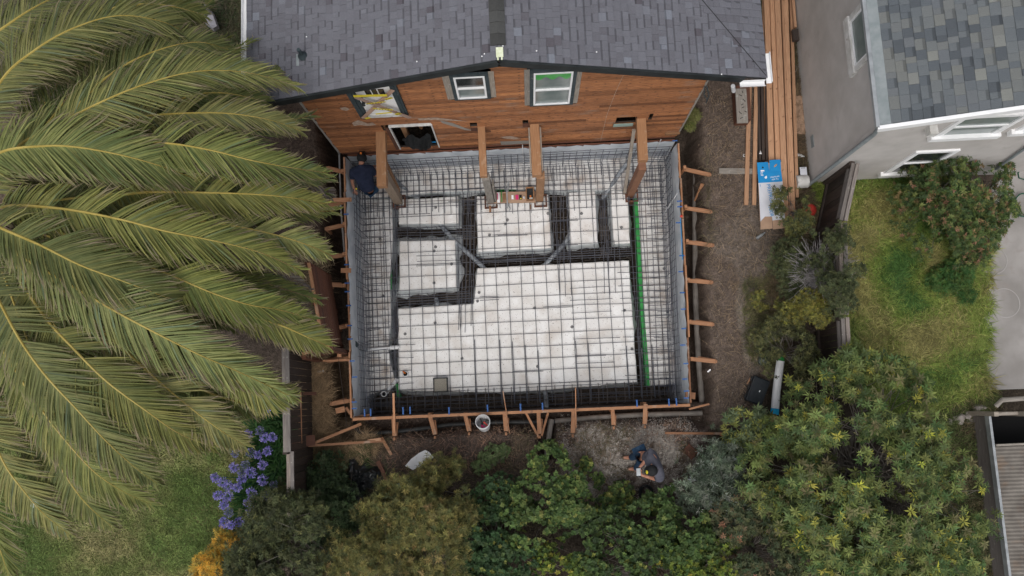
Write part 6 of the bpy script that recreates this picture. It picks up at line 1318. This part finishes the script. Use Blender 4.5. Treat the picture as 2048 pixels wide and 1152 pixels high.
# ------------------------------------------------------------- agapanthus
heads_extra = 0
heads = [(534, 815), (497, 868), (520, 862), (530, 876), (545, 874), (471, 907), (501, 906), (517, 910), (535, 902), (468, 935), (490, 930), (484, 945), (502, 945), (525, 930), (431, 955), (446, 965), (458, 972), (475, 975), (484, 958), (526, 960), (548, 970), (455, 992), (448, 1010), (458, 1025), (503, 985), (495, 1005), (536, 992), (500, 1025), (510, 1020), (448, 1045), (463, 1050), (480, 1043), (436, 990)]
lab = ['clump of blue globe flowers beside the upper part of the dark fence', 'largest clump of blue globe flowers between the lawn and the dark fence', 'lowest clump of blue globe flowers above the orange bush']
rngs = [(0, 9), (9, 21), (21, 33)]; ctr = [(548, 850), (545, 930), (520, 1000)]
for gi, (a, b) in enumerate(rngs):
    c = P(*ctr[gi], 0); T = thing('agapanthus', lab[gi], 'flower', (c[0], c[1], 0), 'blue flower clumps by the fence')
    N = 620; ang = rng.random(N)*6.28; ctrs = np.array([P(ctr[gi][0]+rng.uniform(-28, 24), ctr[gi][1]+rng.uniform(-42, 42), .05) for _ in range(14)]); pos = ctrs[rng.integers(0, 14, N)]+rng.normal(size=(N, 3))*np.array([.04, .04, 0]); el = .35+.7*rng.random(N)
    D = np.stack([np.cos(ang)*np.cos(el), np.sin(ang)*np.cos(el), np.sin(el)], 1); L = .28+.22*rng.random(N)
    col = pick([(.02, .07, .015), (.035, .10, .022), (.05, .12, .03)], N)
    # two-segment strap leaves
    s = unit(np.cross(D, np.array([0, 0, 1.0])))*.016; mid = pos+D*L[:, None]*.55; tip = pos+D*L[:, None]+np.array([0, 0, -.12])+np.stack([np.cos(ang), np.sin(ang), 0*ang], 1)*.06
    V = np.stack([pos-s, pos+s, mid+s, mid-s, tip], 1); Fa = (np.arange(N)[:, None, None]*5+np.array([[0, 1, 2], [0, 2, 3], [3, 2, 4]])[None]).reshape(-1, 3); npmesh('strap_leaves', V.reshape(-1, 3), Fa, np.repeat(col, 5, 0), 'leaf', T)
    for (hx, hy) in heads[a:b]:
        zh = random.uniform(.75, .95); hc = P(hx, hy, zh); n_ = 130; d = unit(rng.normal(size=(n_, 3))); d[:, 2] = np.abs(d[:, 2])-.25; d = unit(d); green = random.random() < .3
        c1 = pick([(.30, .27, .66), (.40, .37, .76), (.22, .20, .55), (.48, .44, .76)] if not green else [(.25, .25, .5), (.16, .2, .2), (.34, .33, .6), (.2, .25, .18)], n_, jit=.2)
        rh = random.uniform(.75, 1.2); pos = np.repeat(hc[None], n_, 0)+d*rh*(.025+.065*rng.random((n_, 1))); up = unit(rng.normal(size=(n_, 3)))
        q = leafmesh('flower_head', pos, d, up, .036, .030, c1, T, fold=.4, curl=-.05); mb = MB(); g0 = min(ctrs, key=lambda g: np.hypot(*(g[:2]-hc[:2]))); mb.tube([g0, (hc+g0)/2+np.array([0, 0, .15]), hc], .006, 5)
        for k in range(14): mb.tube([hc, hc+d[k]*.07], .002, 3, caps=False)
        mb.build('stalk', mat_stalk if 'mat_stalk' in globals() else 'hose', T)

# ================================================================== PALM
PC = P(-50, 425, 5.6); T = thing('palm_tree', 'huge feather palm whose long arching fronds cover the whole left side', 'palm tree', (PC[0], PC[1], 0))
mb = MB(); mb.tube([(PC[0], PC[1], -.2), (PC[0], PC[1], 2.5), (PC[0], PC[1], 4.9), (PC[0], PC[1], 5.6)], [.5, .42, .46, .35], 20); mb.build('trunk', 'bark', T)
def catmull(pts, n):
    pts = np.array(pts, float); q = np.vstack([2*pts[0]-pts[1], pts, 2*pts[-1]-pts[-2]]); out = []
    seg = len(pts)-1; ts = np.linspace(0, seg, n)
    for t in ts:
        i = min(int(t), seg-1); f = t-i; a, b, c, d = q[i], q[i+1], q[i+2], q[i+3]; out.append(.5*((2*b)+(-a+c)*f+(2*a-5*b+4*c-d)*f*f+(-a+3*b-3*c+d)*f**3))
    o_ = np.array(out); L = np.r_[0, np.cumsum(np.linalg.norm(np.diff(o_, axis=0), axis=1))]; u = np.linspace(0, L[-1], n); return np.stack([np.interp(u, L, o_[:, k]) for k in range(3)], 1), L[-1]
def frond(pts3, parent, lf=.52, n=150, tone=0, start=.08, dead=False, droop=.30, spread=(1.12, .42), dense=1.0, wdl=.0245, tipend=1.0):
    C, L = catmull(pts3, n); Tn = unit(np.gradient(C, axis=0)); S = unit(np.cross(Tn, np.array([0, 0, 1.0]))); U = np.cross(S, Tn); ra = random.uniform(-.35, .35)*np.linspace(0, 1, n)[:, None]; S, U = S*np.cos(ra)+U*np.sin(ra), U*np.cos(ra)-S*np.sin(ra); fr = bpy.data.objects.new('frond', None)
    mb = MB(); k = range(0, n, 6); rs = [max(.003, .026*(1-i/n)**.9) for i in k]; mb.tube([C[i] for i in k], rs, 6); rach = mb.build('frond', M['rachis_dead'] if dead else M['rachis'], parent)
    fhue = random.uniform(.78, 1.1)*np.array([random.uniform(.92, 1.04), 1.0, random.uniform(1.0, 1.35)])
    i0 = int(n*start); ids = np.arange(i0, n); Vs = []; Cs = []
    t = ids/n; prof = np.clip(np.sin(np.clip((t-start*.6)/(1-start*.6), 0, 1)*math.pi*.86+.35), .0, 1)**.7; prof = np.where(t > .9, prof*(1-(t-.9)*4.5), prof); prof = np.maximum(prof, .28)
    ang = spread[0]+(spread[1]-spread[0])*t
    for side in (-1, 1):
        N = len(ids); a = ang+rng.normal(size=N)*.03+(fbm(t*9+side*3, t*0+lf*7, 1, 2)-.5)*.22; vb = .05+rng.normal(size=N)*.07
        D = unit(Tn[ids]*np.cos(a)[:, None]+S[ids]*side*np.sin(a)[:, None]+U[ids]*vb[:, None]); l = (lf*prof*(.9+.2*rng.random(N)))[:, None]; dr = np.array([0, 0, -1.0])*l*(droop*(.5+rng.random((N, 1))))
        b = C[ids]+S[ids]*side*.012; nrm = unit(np.cross(D, S[ids]*side*-1)+rng.normal(size=(N, 3))*.10); nrm = unit(U[ids]*1.0+rng.normal(size=(N, 3))*.14-S[ids]*side*.15); w = unit(np.cross(D, nrm))*wdl*(.8+.4*rng.random((N, 1)))*.5; vv = nrm*wdl*.28
        m1 = b+D*l*.38+dr*.10; m2 = b+D*l*.75+dr*.45; tp = b+D*l*1.0+dr*.95+rng.normal(size=(N, 3))*.03
        V = np.stack([b-w*.5, b+w*.5, m1-w+vv, m1-vv*.3, m1+w+vv, m2-w*.75+vv, m2-vv*.2, m2+w*.75+vv, tp], 1); Vs.append(V)
        FT_ = fhue if not dead else 1
        if dead: base = pick([(.19, .165, .14), (.25, .22, .19), (.15, .12, .10)], N)
        else:
            g = 1.34*FT_*np.array([(.095, .115, .034), (.125, .138, .040), (.16, .165, .046), (.195, .188, .055), (.12, .145, .062)]); base = g[np.clip(rng.normal(2+tone, .9, N), 0, 4).astype(int)]*(.82+.36*rng.random((N, 1)))*(1.0+.25*np.clip(t, 0, 1))[:, None]
        CC = np.repeat(base[:, None], 9, 1); brn = rng.random(N)
        tipc = np.where((brn < .65)[:, None], np.array([.36, .27, .19]), base*1.15); CC[:, 8] = tipc; CC[:, 5:8] = CC[:, 5:8]*1.08; CC[:, [3, 6]] *= .9
        if not dead: CC[:, 5:8] = np.where((brn < .2)[:, None, None], np.array([.27, .23, .14]), CC[:, 5:8])
        Cs.append(CC)
    V = np.concatenate(Vs); CC = np.concatenate(Cs); keep = (rng.random(len(V)) > .04) & (fbm(np.arange(len(V))*.09+lf*31, np.zeros(len(V))+n, 1, 5, 2) > .2); V = V[keep]; CC = CC[keep]; N = len(V)
    Fa = (np.arange(N)[:, None, None]*9+np.array([[0, 3, 2], [0, 1, 3], [1, 4, 3], [2, 3, 6], [2, 6, 5], [3, 4, 7], [3, 7, 6], [5, 6, 8], [6, 7, 8]])[None]).reshape(-1, 3)
    npmesh('leaflets', V.reshape(-1, 3), Fa, CC.reshape(-1, 3), 'leaf', rach, kind='stuff'); bpy.data.objects.remove(fr)
M['rachis'] = mat('frond_midrib', (.33, .25, .055), (.42, .33, .09), scale=4, rough=.5); M['rachis_dead'] = mat('dead_midrib', (.2, .15, .1), (.28, .22, .16), scale=4, rough=.8)
def fz(px, z0, zm, z1):
    n = len(px); r = []
    for i, (a, b) in enumerate(px):
        t = i/(n-1); z = (1-t)**2*z0+2*t*(1-t)*zm+t*t*z1; r.append(P(a, b, z))
    return r
# upper layer (each drawn from its own midrib), then the layers underneath
TOPF = [([(-60, 300), (0, 165), (70, 100), (150, 55), (240, 31), (330, 45), (385, 75)], 5.9, 6.7, 4.7, .62, 1),
 ([(-20, 400), (30, 300), (90, 262), (200, 205), (300, 165), (400, 142), (500, 146), (592, 172)], 5.8, 6.9, 4.7, .62, 1),
 ([(150, 262), (230, 243), (300, 231), (380, 226), (460, 227), (540, 240), (603, 262)], 5.2, 5.8, 4.6, .48, 1),
 ([(-60, 360), (0, 305), (90, 292), (160, 295), (250, 312), (330, 335), (410, 365)], 6.1, 6.9, 5.2, .62, 0),
 ([(120, 310), (240, 287), (330, 286), (420, 300), (500, 320), (580, 335), (655, 346)], 5.5, 6.3, 4.5, .52, 1),
 ([(220, 392), (300, 384), (400, 385), (500, 388), (580, 395), (653, 408)], 5.2, 5.7, 4.4, .46, 1),
 ([(-10, 415), (50, 411), (150, 421), (250, 441), (330, 462), (430, 482), (520, 505), (600, 540)], 5.9, 6.9, 4.7, .56, 1),
 ([(330, 440), (400, 442), (480, 454), (560, 472), (620, 492), (660, 510)], 5.0, 5.2, 4.2, .42, 1),
 ([(90, 455), (160, 480), (250, 515), (340, 550), (430, 588), (500, 610), (560, 620), (630, 640)], 5.5, 6.2, 4.4, .52, 0),
 ([(-50, 430), (0, 455), (80, 490), (160, 530), (240, 560), (320, 590), (370, 608)], 6.2, 7.0, 5.5, .58, -1),
 ([(10, 490), (55, 520), (150, 575), (230, 622), (310, 665), (400, 710), (480, 745), (580, 792)], 5.9, 6.9, 4.6, .62, 1),
 ([(-40, 520), (0, 605), (40, 680), (90, 750), (150, 815), (210, 880), (270, 935), (315, 968)], 5.9, 6.8, 4.6, .60, 1),
 ([(40, 560), (90, 635), (140, 690), (210, 760), (290, 820), (360, 868), (430, 895)], 5.8, 6.6, 4.6, .56, 0),
 ([(200, 655), (260, 710), (320, 765), (380, 815), (440, 860), (492, 893)], 5.3, 5.8, 4.4, .48, 1),
 ([(-30, 640), (30, 740), (80, 815), (130, 880), (190, 945), (250, 985), (305, 1010)], 5.4, 6.0, 4.3, .52, 0),
 ([(60, 820), (105, 905), (140, 965), (175, 1010), (225, 1055)], 5.0, 5.2, 4.2, .46, 0),
 ([(-60, 760), (-20, 860), (10, 930), (50, 985), (90, 1030), (140, 1070)], 5.2, 5.6, 4.3, .48, 1),
 ([(-90, 880), (-50, 960), (-25, 1040), (0, 1100), (20, 1160)], 5.0, 5.2, 4.2, .46, 1),
 ([(380, 765), (430, 790), (480, 805), (530, 820)], 4.6, 4.7, 4.0, .34, 0),
 ([(420, 740), (480, 765), (530, 790), (588, 792)], 5.0, 4.9, 4.4, .40, 1),
 ([(440, 615), (500, 632), (560, 650), (610, 672), (658, 693)], 4.9, 4.9, 4.2, .40, 1),
 ([(-60, 100), (0, 60), (60, 20), (120, -10), (200, -40)], 5.8, 6.4, 5.0, .55, 0),
 ([(300, 222), (380, 192), (450, 186), (535, 204)], 4.9, 5.1, 4.3, .42, -1),
 ([(120, 255), (200, 165), (290, 110), (390, 84), (460, 100)], 5.2, 5.6, 4.4, .52, -1),
 ([(-40, 230), (30, 150), (110, 120), (200, 110), (290, 130)], 5.4, 5.6, 4.6, .5, -1),
 ([(200, 20), (290, 8), (350, 14), (410, 30)], 5.0, 5.1, 4.3, .42, 0)]
for px, z0, zm, z1, lf, tone in TOPF: frond(fz(px, z0, zm, z1), T, lf=lf*1.2, tone=tone*.6, n=230 if len(px) > 5 else 140, start=.03)
LOW = [((-40, 420), 45, 640, .1), ((-40, 420), 60, 520, .1), ((-40, 420), -25, 560, 0), ((-40, 420), -40, 520, 0), ((-40, 420), -66, 520, 0), ((-40, 420), 25, 700, .0), ((-40, 420), 8, 705, .1), ((-40, 420), -3, 712, -.1), ((-40, 420), -12, 700, .1), ((-40, 420), -21, 690, 0), ((-40, 420), -29, 670, .1), ((-40, 420), -36, 650, -.1), ((-40, 420), -44, 620, 0), ((-40, 420), -52, 610, .1), ((-40, 420), -61, 600, 0), ((-40, 420), -70, 590, 0), ((-40, 420), 16, 690, 0), ((-40, 420), 38, 600, .1), ((-40, 420), 52, 560, 0), ((-40, 420), 32, 640, 0), ((-40, 420), -48, 540, 0), ((-40, 420), -57, 520, 0), ((-40, 420), 3, 690, 0), ((-40, 420), -32, 600, 0), ((-40, 420), -16, 640, 0), ((-40, 420), -78, 600, 0)]
for i, (c, a, L_, bend) in enumerate(LOW):
    pts = []; a0 = math.radians(a)
    for k in range(7):
        t = k/6; aa = a0-bend*t*.5; q = (c[0]+L_*t*math.cos(aa)*1.0, c[1]-L_*t*math.sin(aa)); z = 5.0+1.1*math.sin(t*2.2)*.5-1.5*t*t-.35*(i % 3)*.5; pts.append(P(q[0], q[1], z))
    frond(pts, T, lf=.62, tone=-.7, n=200, start=.08)
for (px) in ([(300, 470), (400, 500), (480, 520), (560, 545), (620, 580)], [(380, 520), (460, 545), (540, 580), (612, 600)], [(200, 740), (280, 800), (340, 850), (400, 868)], [(520, 330), (580, 350), (640, 372), (665, 395)]):
    frond(fz(px, 4.2, 4.3, 3.4), T, lf=.32, dead=True, n=90)
# frond stubs and fibre at the crown centre
mb = MB()
for k in range(40):
    a = random.uniform(-1.6, 1.6); r_ = random.uniform(.2, .5); c = Vector(PC); e = c+Vector((math.cos(a)*(r_+.45), math.sin(a)*(r_+.45), .1)); mb.tube([c+Vector((math.cos(a)*.1, math.sin(a)*.1, -.2)), e], [.06, .03], 6)
mb.build('old_leaf_bases', 'bark', T, kind='stuff')

# ================================================================== PEOPLE
def skin(name, verts, edges, radii, m_, parent, sub=2, loc=None, root=0):
    me = bpy.data.meshes.new(name); V = [Vector(v) for v in verts]; loc = loc if loc is not None else tuple(V[0]); me.from_pydata([tuple(v-Vector(loc)) for v in V], edges, []); me.materials.append(M[m_]); o_ = link(name, me, parent, loc)
    md = o_.modifiers.new('skin', 'SKIN'); md.use_smooth_shade = True
    for i, r_ in enumerate(radii):
        sv_ = me.skin_vertices[0].data[i]; sv_.radius = r_ if hasattr(r_, '__len__') else (r_, r_); sv_.use_root = (i == root)
    s = o_.modifiers.new('sub', 'SUBSURF'); s.levels = sub; s.render_levels = sub; return o_
def hand(parent, wrist, direction, palm_n, curl=.5, side=1):
    w = Vector(wrist); d = Vector(direction).normalized(); n = Vector(palm_n).normalized(); s = d.cross(n).normalized()*side; V = [w, w+d*.045, w+d*.085]; E = [(0, 1), (1, 2)]; Rr = [.026, (.036, .018), (.038, .016)]
    for k, (off, ln_) in enumerate(((-.030, .062), (-.010, .074), (.011, .070), (.031, .056))):
        b = w+d*.088+s*off; i = len(V); a1 = (d*math.cos(curl*.5)-n*math.sin(curl*.5)); a2 = (d*math.cos(curl*1.4)-n*math.sin(curl*1.4)); V += [b, b+a1*ln_*.5, b+a1*ln_*.5+a2*ln_*.5]; Rr += [.0105, .0095, .008]; E += [(2, i), (i, i+1), (i+1, i+2)]
    i = len(V); V += [w+d*.035-s*.03, w+d*.06-s*.055-n*.01, w+d*.085-s*.06-n*.03]; Rr += [.013, .011, .009]; E += [(1, i), (i, i+1), (i+1, i+2)]
    return V, E, Rr
# man with the remote control: stands bent over, facing left; feet at left
hp_ = P(1302, 941, 1.38); sh_c = P(1313, 928, 1.22); hip = P(1291, 908, .86)
Pn = thing('person', 'man in grey t-shirt and black cap with yellow badge, looking down at his hands', 'person', (hip[0], hip[1], 0))
fl_, fr_ = P(1258, 915, .08), P(1268, 938, .08); kl, kr = P(1274, 910, .50), P(1282, 925, .50)
shL = P(1301, 907, 1.22); shR = P(1321, 960, 1.20); elL = P(1289, 924, 1.02); elR = P(1298, 954, 1.0); wrL = P(1279, 935, 1.05); wrR = P(1283, 950, 1.05); neck = P(1311, 938, 1.30); head = P(1305, 941, 1.42)
V = [hip, (Vector(hip)+Vector(sh_c))/2, sh_c, neck, Vector(head)+Vector((0, 0, -.06)), Vector(head)+Vector((-.02, 0, .06)), shL, elL, wrL, shR, elR, wrR, kl, fl_, kr, fr_, Vector(fl_)+Vector((-.14, 0, -.03)), Vector(fr_)+Vector((-.14, 0, -.03))]
E_ = [(0, 1), (1, 2), (2, 3), (3, 4), (4, 5), (2, 6), (6, 7), (7, 8), (2, 9), (9, 10), (10, 11), (0, 12), (12, 13), (0, 14), (14, 15), (13, 16), (15, 17)]
Rr = [(.08, .07), (.10, .07), (.11, .07), .055, (.075, .085), (.06, .07), .055, .042, .028, .055, .042, .028, .065, .045, .065, .045, .035, .035]
for wst, oth in ((wrL, 8), (wrR, 11)):
    ctr_ = Vector(P(1277, 944, 1.03)); d_ = ctr_-Vector(wst); hv, he, hr = hand(Pn, wst, d_, (0, 0, 1), .7, 1 if oth == 8 else -1); o0 = len(V); V += hv[1:]; Rr += hr[1:]
    E_ += [(oth if a == 0 else o0+a-1, o0+b-1) for a, b in he]
skin('body', V, E_, Rr, 'skin', Pn, sub=2)
V = [Vector(hip)+Vector((-.02, 0, -.04)), (Vector(hip)+Vector(sh_c))/2+Vector((.02, 0, .02)), Vector(sh_c)+Vector((.01, 0, .0)), neck, shL, Vector(shL).lerp(Vector(elL), .45), shR, Vector(shR).lerp(Vector(elR), .5)]
skin('shirt', V, [(0, 1), (1, 2), (2, 3), (2, 4), (4, 5), (2, 6), (6, 7)], [(.155, .13), (.19, .14), (.20, .15), .075, .095, .07, .10, .07], 'greyshirt', Pn)
V = [Vector(hip)+Vector((-.02, 0, 0)), kl, Vector(fl_)+Vector((.03, 0, .08)), kr, Vector(fr_)+Vector((.03, 0, .08))]; skin('jeans', V, [(0, 1), (1, 2), (0, 3), (3, 4)], [(.18, .15), .10, .075, .10, .075], 'denim', Pn)
for q in (fl_, fr_): skin('boot', [Vector(q)+Vector((.03, 0, .05)), Vector(q)+Vector((0, 0, -.02)), Vector(q)+Vector((-.16, .0, -.035))], [(0, 1), (1, 2)], [.055, .05, (.05, .04)], 'boot', Pn)
hd = Vector(head)+Vector((-.01, 0, .02)); mb = MB(); axc = Vector((-.35, -.1, .93)).normalized(); mb.lathe([(.107, -.03), (.108, .02), (.10, .06), (.075, .095), (.04, .112), (0, .118)], hd, axc, 20); cap_ = mb.build('cap', 'cap', Pn, smooth=True)
mb = MB(); f_ = Vector((-.93, -.15, -.38)).normalized(); s_ = f_.cross(axc).normalized(); n_ = 10; b0 = len(mb.v)
for k in range(n_+1):
    t = math.pi*(k/n_-.5)*.9; mb.v.append(tuple(hd+f_*(.10*math.cos(t))+s_*.10*math.sin(t)-axc*.005)); mb.v.append(tuple(hd+f_*(.17*math.cos(t)**.6)+s_*.10*math.sin(t)-axc*.03))
for k in range(n_): a = b0+2*k; mb.face([a, a+1, a+3, a+2])
mb.build('brim', 'cap', cap_)
mb = MB(); bd = hd+axc*.088+f_*.088; mb.lathe([(0, .006), (.034, .004), (.036, 0)], bd, (axc+f_*.9), 12, sx=1.2); mb.build('badge', 'yellow', cap_)
mb = MB(); mb.lathe([(0, .004), (.010, .003)], bd+axc*.012+f_*.0+s_*.015+f_*.01, (axc+f_*.9), 8); mb.build('badge_leaf', 'green', cap_)
skin('ear', [hd+s_*.1-axc*.05, hd+s_*.115-axc*.08], [(0, 1)], [.018, .014], 'skin', Pn); skin('ear', [hd-s_*.1-axc*.05, hd-s_*.115-axc*.08], [(0, 1)], [.018, .014], 'skin', Pn)
fc_ = hd+f_*.085-axc*.06
skin('nose', [fc_, fc_+f_*.03-axc*.01], [(0, 1)], [.014, .014], 'skin', Pn)
c = Vector(P(1277, 944, 1.06)); T2 = thing('controller', 'small grey controller with black grips held in both hands of the man', 'controller', c)
m = MB(); m.beam(c+Vector((0, -.075, 0)), c+Vector((0, .075, 0)), .085, .03); m.build('panel', 'galv', T2, bevel=.006)
for s in (-1, 1): m = MB(); m.beam(c+Vector((.0, s*.09, -.002)), c+Vector((.0, s*.076, -.002)), .09, .04); m.build('grip', 'cap', T2, bevel=.006)
# worker in navy, bent over in the corner by the first beam
hip = P(735, 376, -.18); back = P(728, 352, .12); shc = P(722, 337, .22); nk = P(722, 330, .24); hd0 = P(724, 319, .22)
Pn = thing('person', 'worker in navy shirt, jeans and black-orange cap bending in the pit corner by a beam', 'person', (hip[0], hip[1], ZM))
shL = P(706, 343, .16); shR = P(742, 338, .16); elL = P(704, 362, -.08); elR = P(752, 352, -.1); wrL = P(709, 381, -.25); wrR = P(748, 332, -.3)
kl, kr = P(738, 384, -.62), P(748, 380, -.62); fl_, fr_ = P(742, 384, ZM+.1), P(752, 380, ZM+.1)
V = [hip, back, shc, nk, Vector(hd0)+Vector((0, -.02, 0)), Vector(hd0)+Vector((0, .07, -.02)), shL, elL, wrL, shR, elR, wrR, kl, fl_, kr, fr_, Vector(fl_)+Vector((0, .16, -.04)), Vector(fr_)+Vector((0, .16, -.04))]
Rr = [(.09, .08), (.11, .07), (.11, .07), .06, (.075, .085), (.07, .075), .058, .043, .03, .058, .043, .03, .07, .05, .07, .05, .04, .04]
E_ = [(0, 1), (1, 2), (2, 3), (3, 4), (4, 5), (2, 6), (6, 7), (7, 8), (2, 9), (9, 10), (10, 11), (0, 12), (12, 13), (0, 14), (14, 15), (13, 16), (15, 17)]
for wst, oth, dd in ((wrL, 8, (.02, -.05, -.2)), (wrR, 11, (0, .08, -.2))):
    hv, he, hr = hand(Pn, wst, dd, (0, 1, .2), .6, 1 if oth == 8 else -1); o0 = len(V); V += hv[1:]; Rr += hr[1:]; E_ += [(oth if a == 0 else o0+a-1, o0+b-1) for a, b in he]
skin('body', V, E_, Rr, 'skin', Pn, sub=2)
V = [Vector(hip)+Vector((0, -.07, -.06)), back, shc, nk, shL, Vector(shL).lerp(Vector(elL), .8), shR, Vector(shR).lerp(Vector(elR), .8)]; skin('shirt', V, [(0, 1), (1, 2), (2, 3), (2, 4), (4, 5), (2, 6), (6, 7)], [(.19, .15), (.225, .15), (.22, .14), .07, .10, .07, .10, .07], 'navy', Pn)
V = [Vector(hip)+Vector((0, .02, -.05)), kl, fl_, kr, fr_]; skin('jeans', V, [(0, 1), (1, 2), (0, 3), (3, 4)], [(.17, .14), .10, .075, .10, .075], 'denim', Pn)
for q in (fl_, fr_): skin('boot', [Vector(q)+Vector((0, 0, .03)), Vector(q)+Vector((0, 0, -.06)), Vector(q)+Vector((0, .16, -.065))], [(0, 1), (1, 2)], [.06, .055, (.05, .04)], 'boot', Pn)
hd = Vector(hd0)+Vector((0, .03, .02)); axc = Vector((0, .45, .9)).normalized(); mb = MB(); mb.lathe([(.11, -.04), (.112, .02), (.10, .07), (.07, .10), (0, .118)], hd, axc, 20); cap_ = mb.build('cap', 'cap', Pn, smooth=True)
mb = MB(); mb.beam(hd+axc*.118+Vector((0, -.07, -.02)), hd+axc*.112+Vector((.0, .05, -.0)), .04, .012); mb.build('orange_panel', 'orange', cap_)
mb = MB(); mb.beam(hd+Vector((0, .09, -.01)), hd+Vector((0, .17, -.05)), .13, .01); mb.build('brim', 'cap', cap_)
mb = MB(); mb.lathe([(0, 0), (.02, 0), (.02, .03), (0, .03)], P(713, 378, -.05), n=10); setp(mb.build('tape_reel', 'yellow'), 'small yellow tool at the belt of the worker in navy', 'tool')
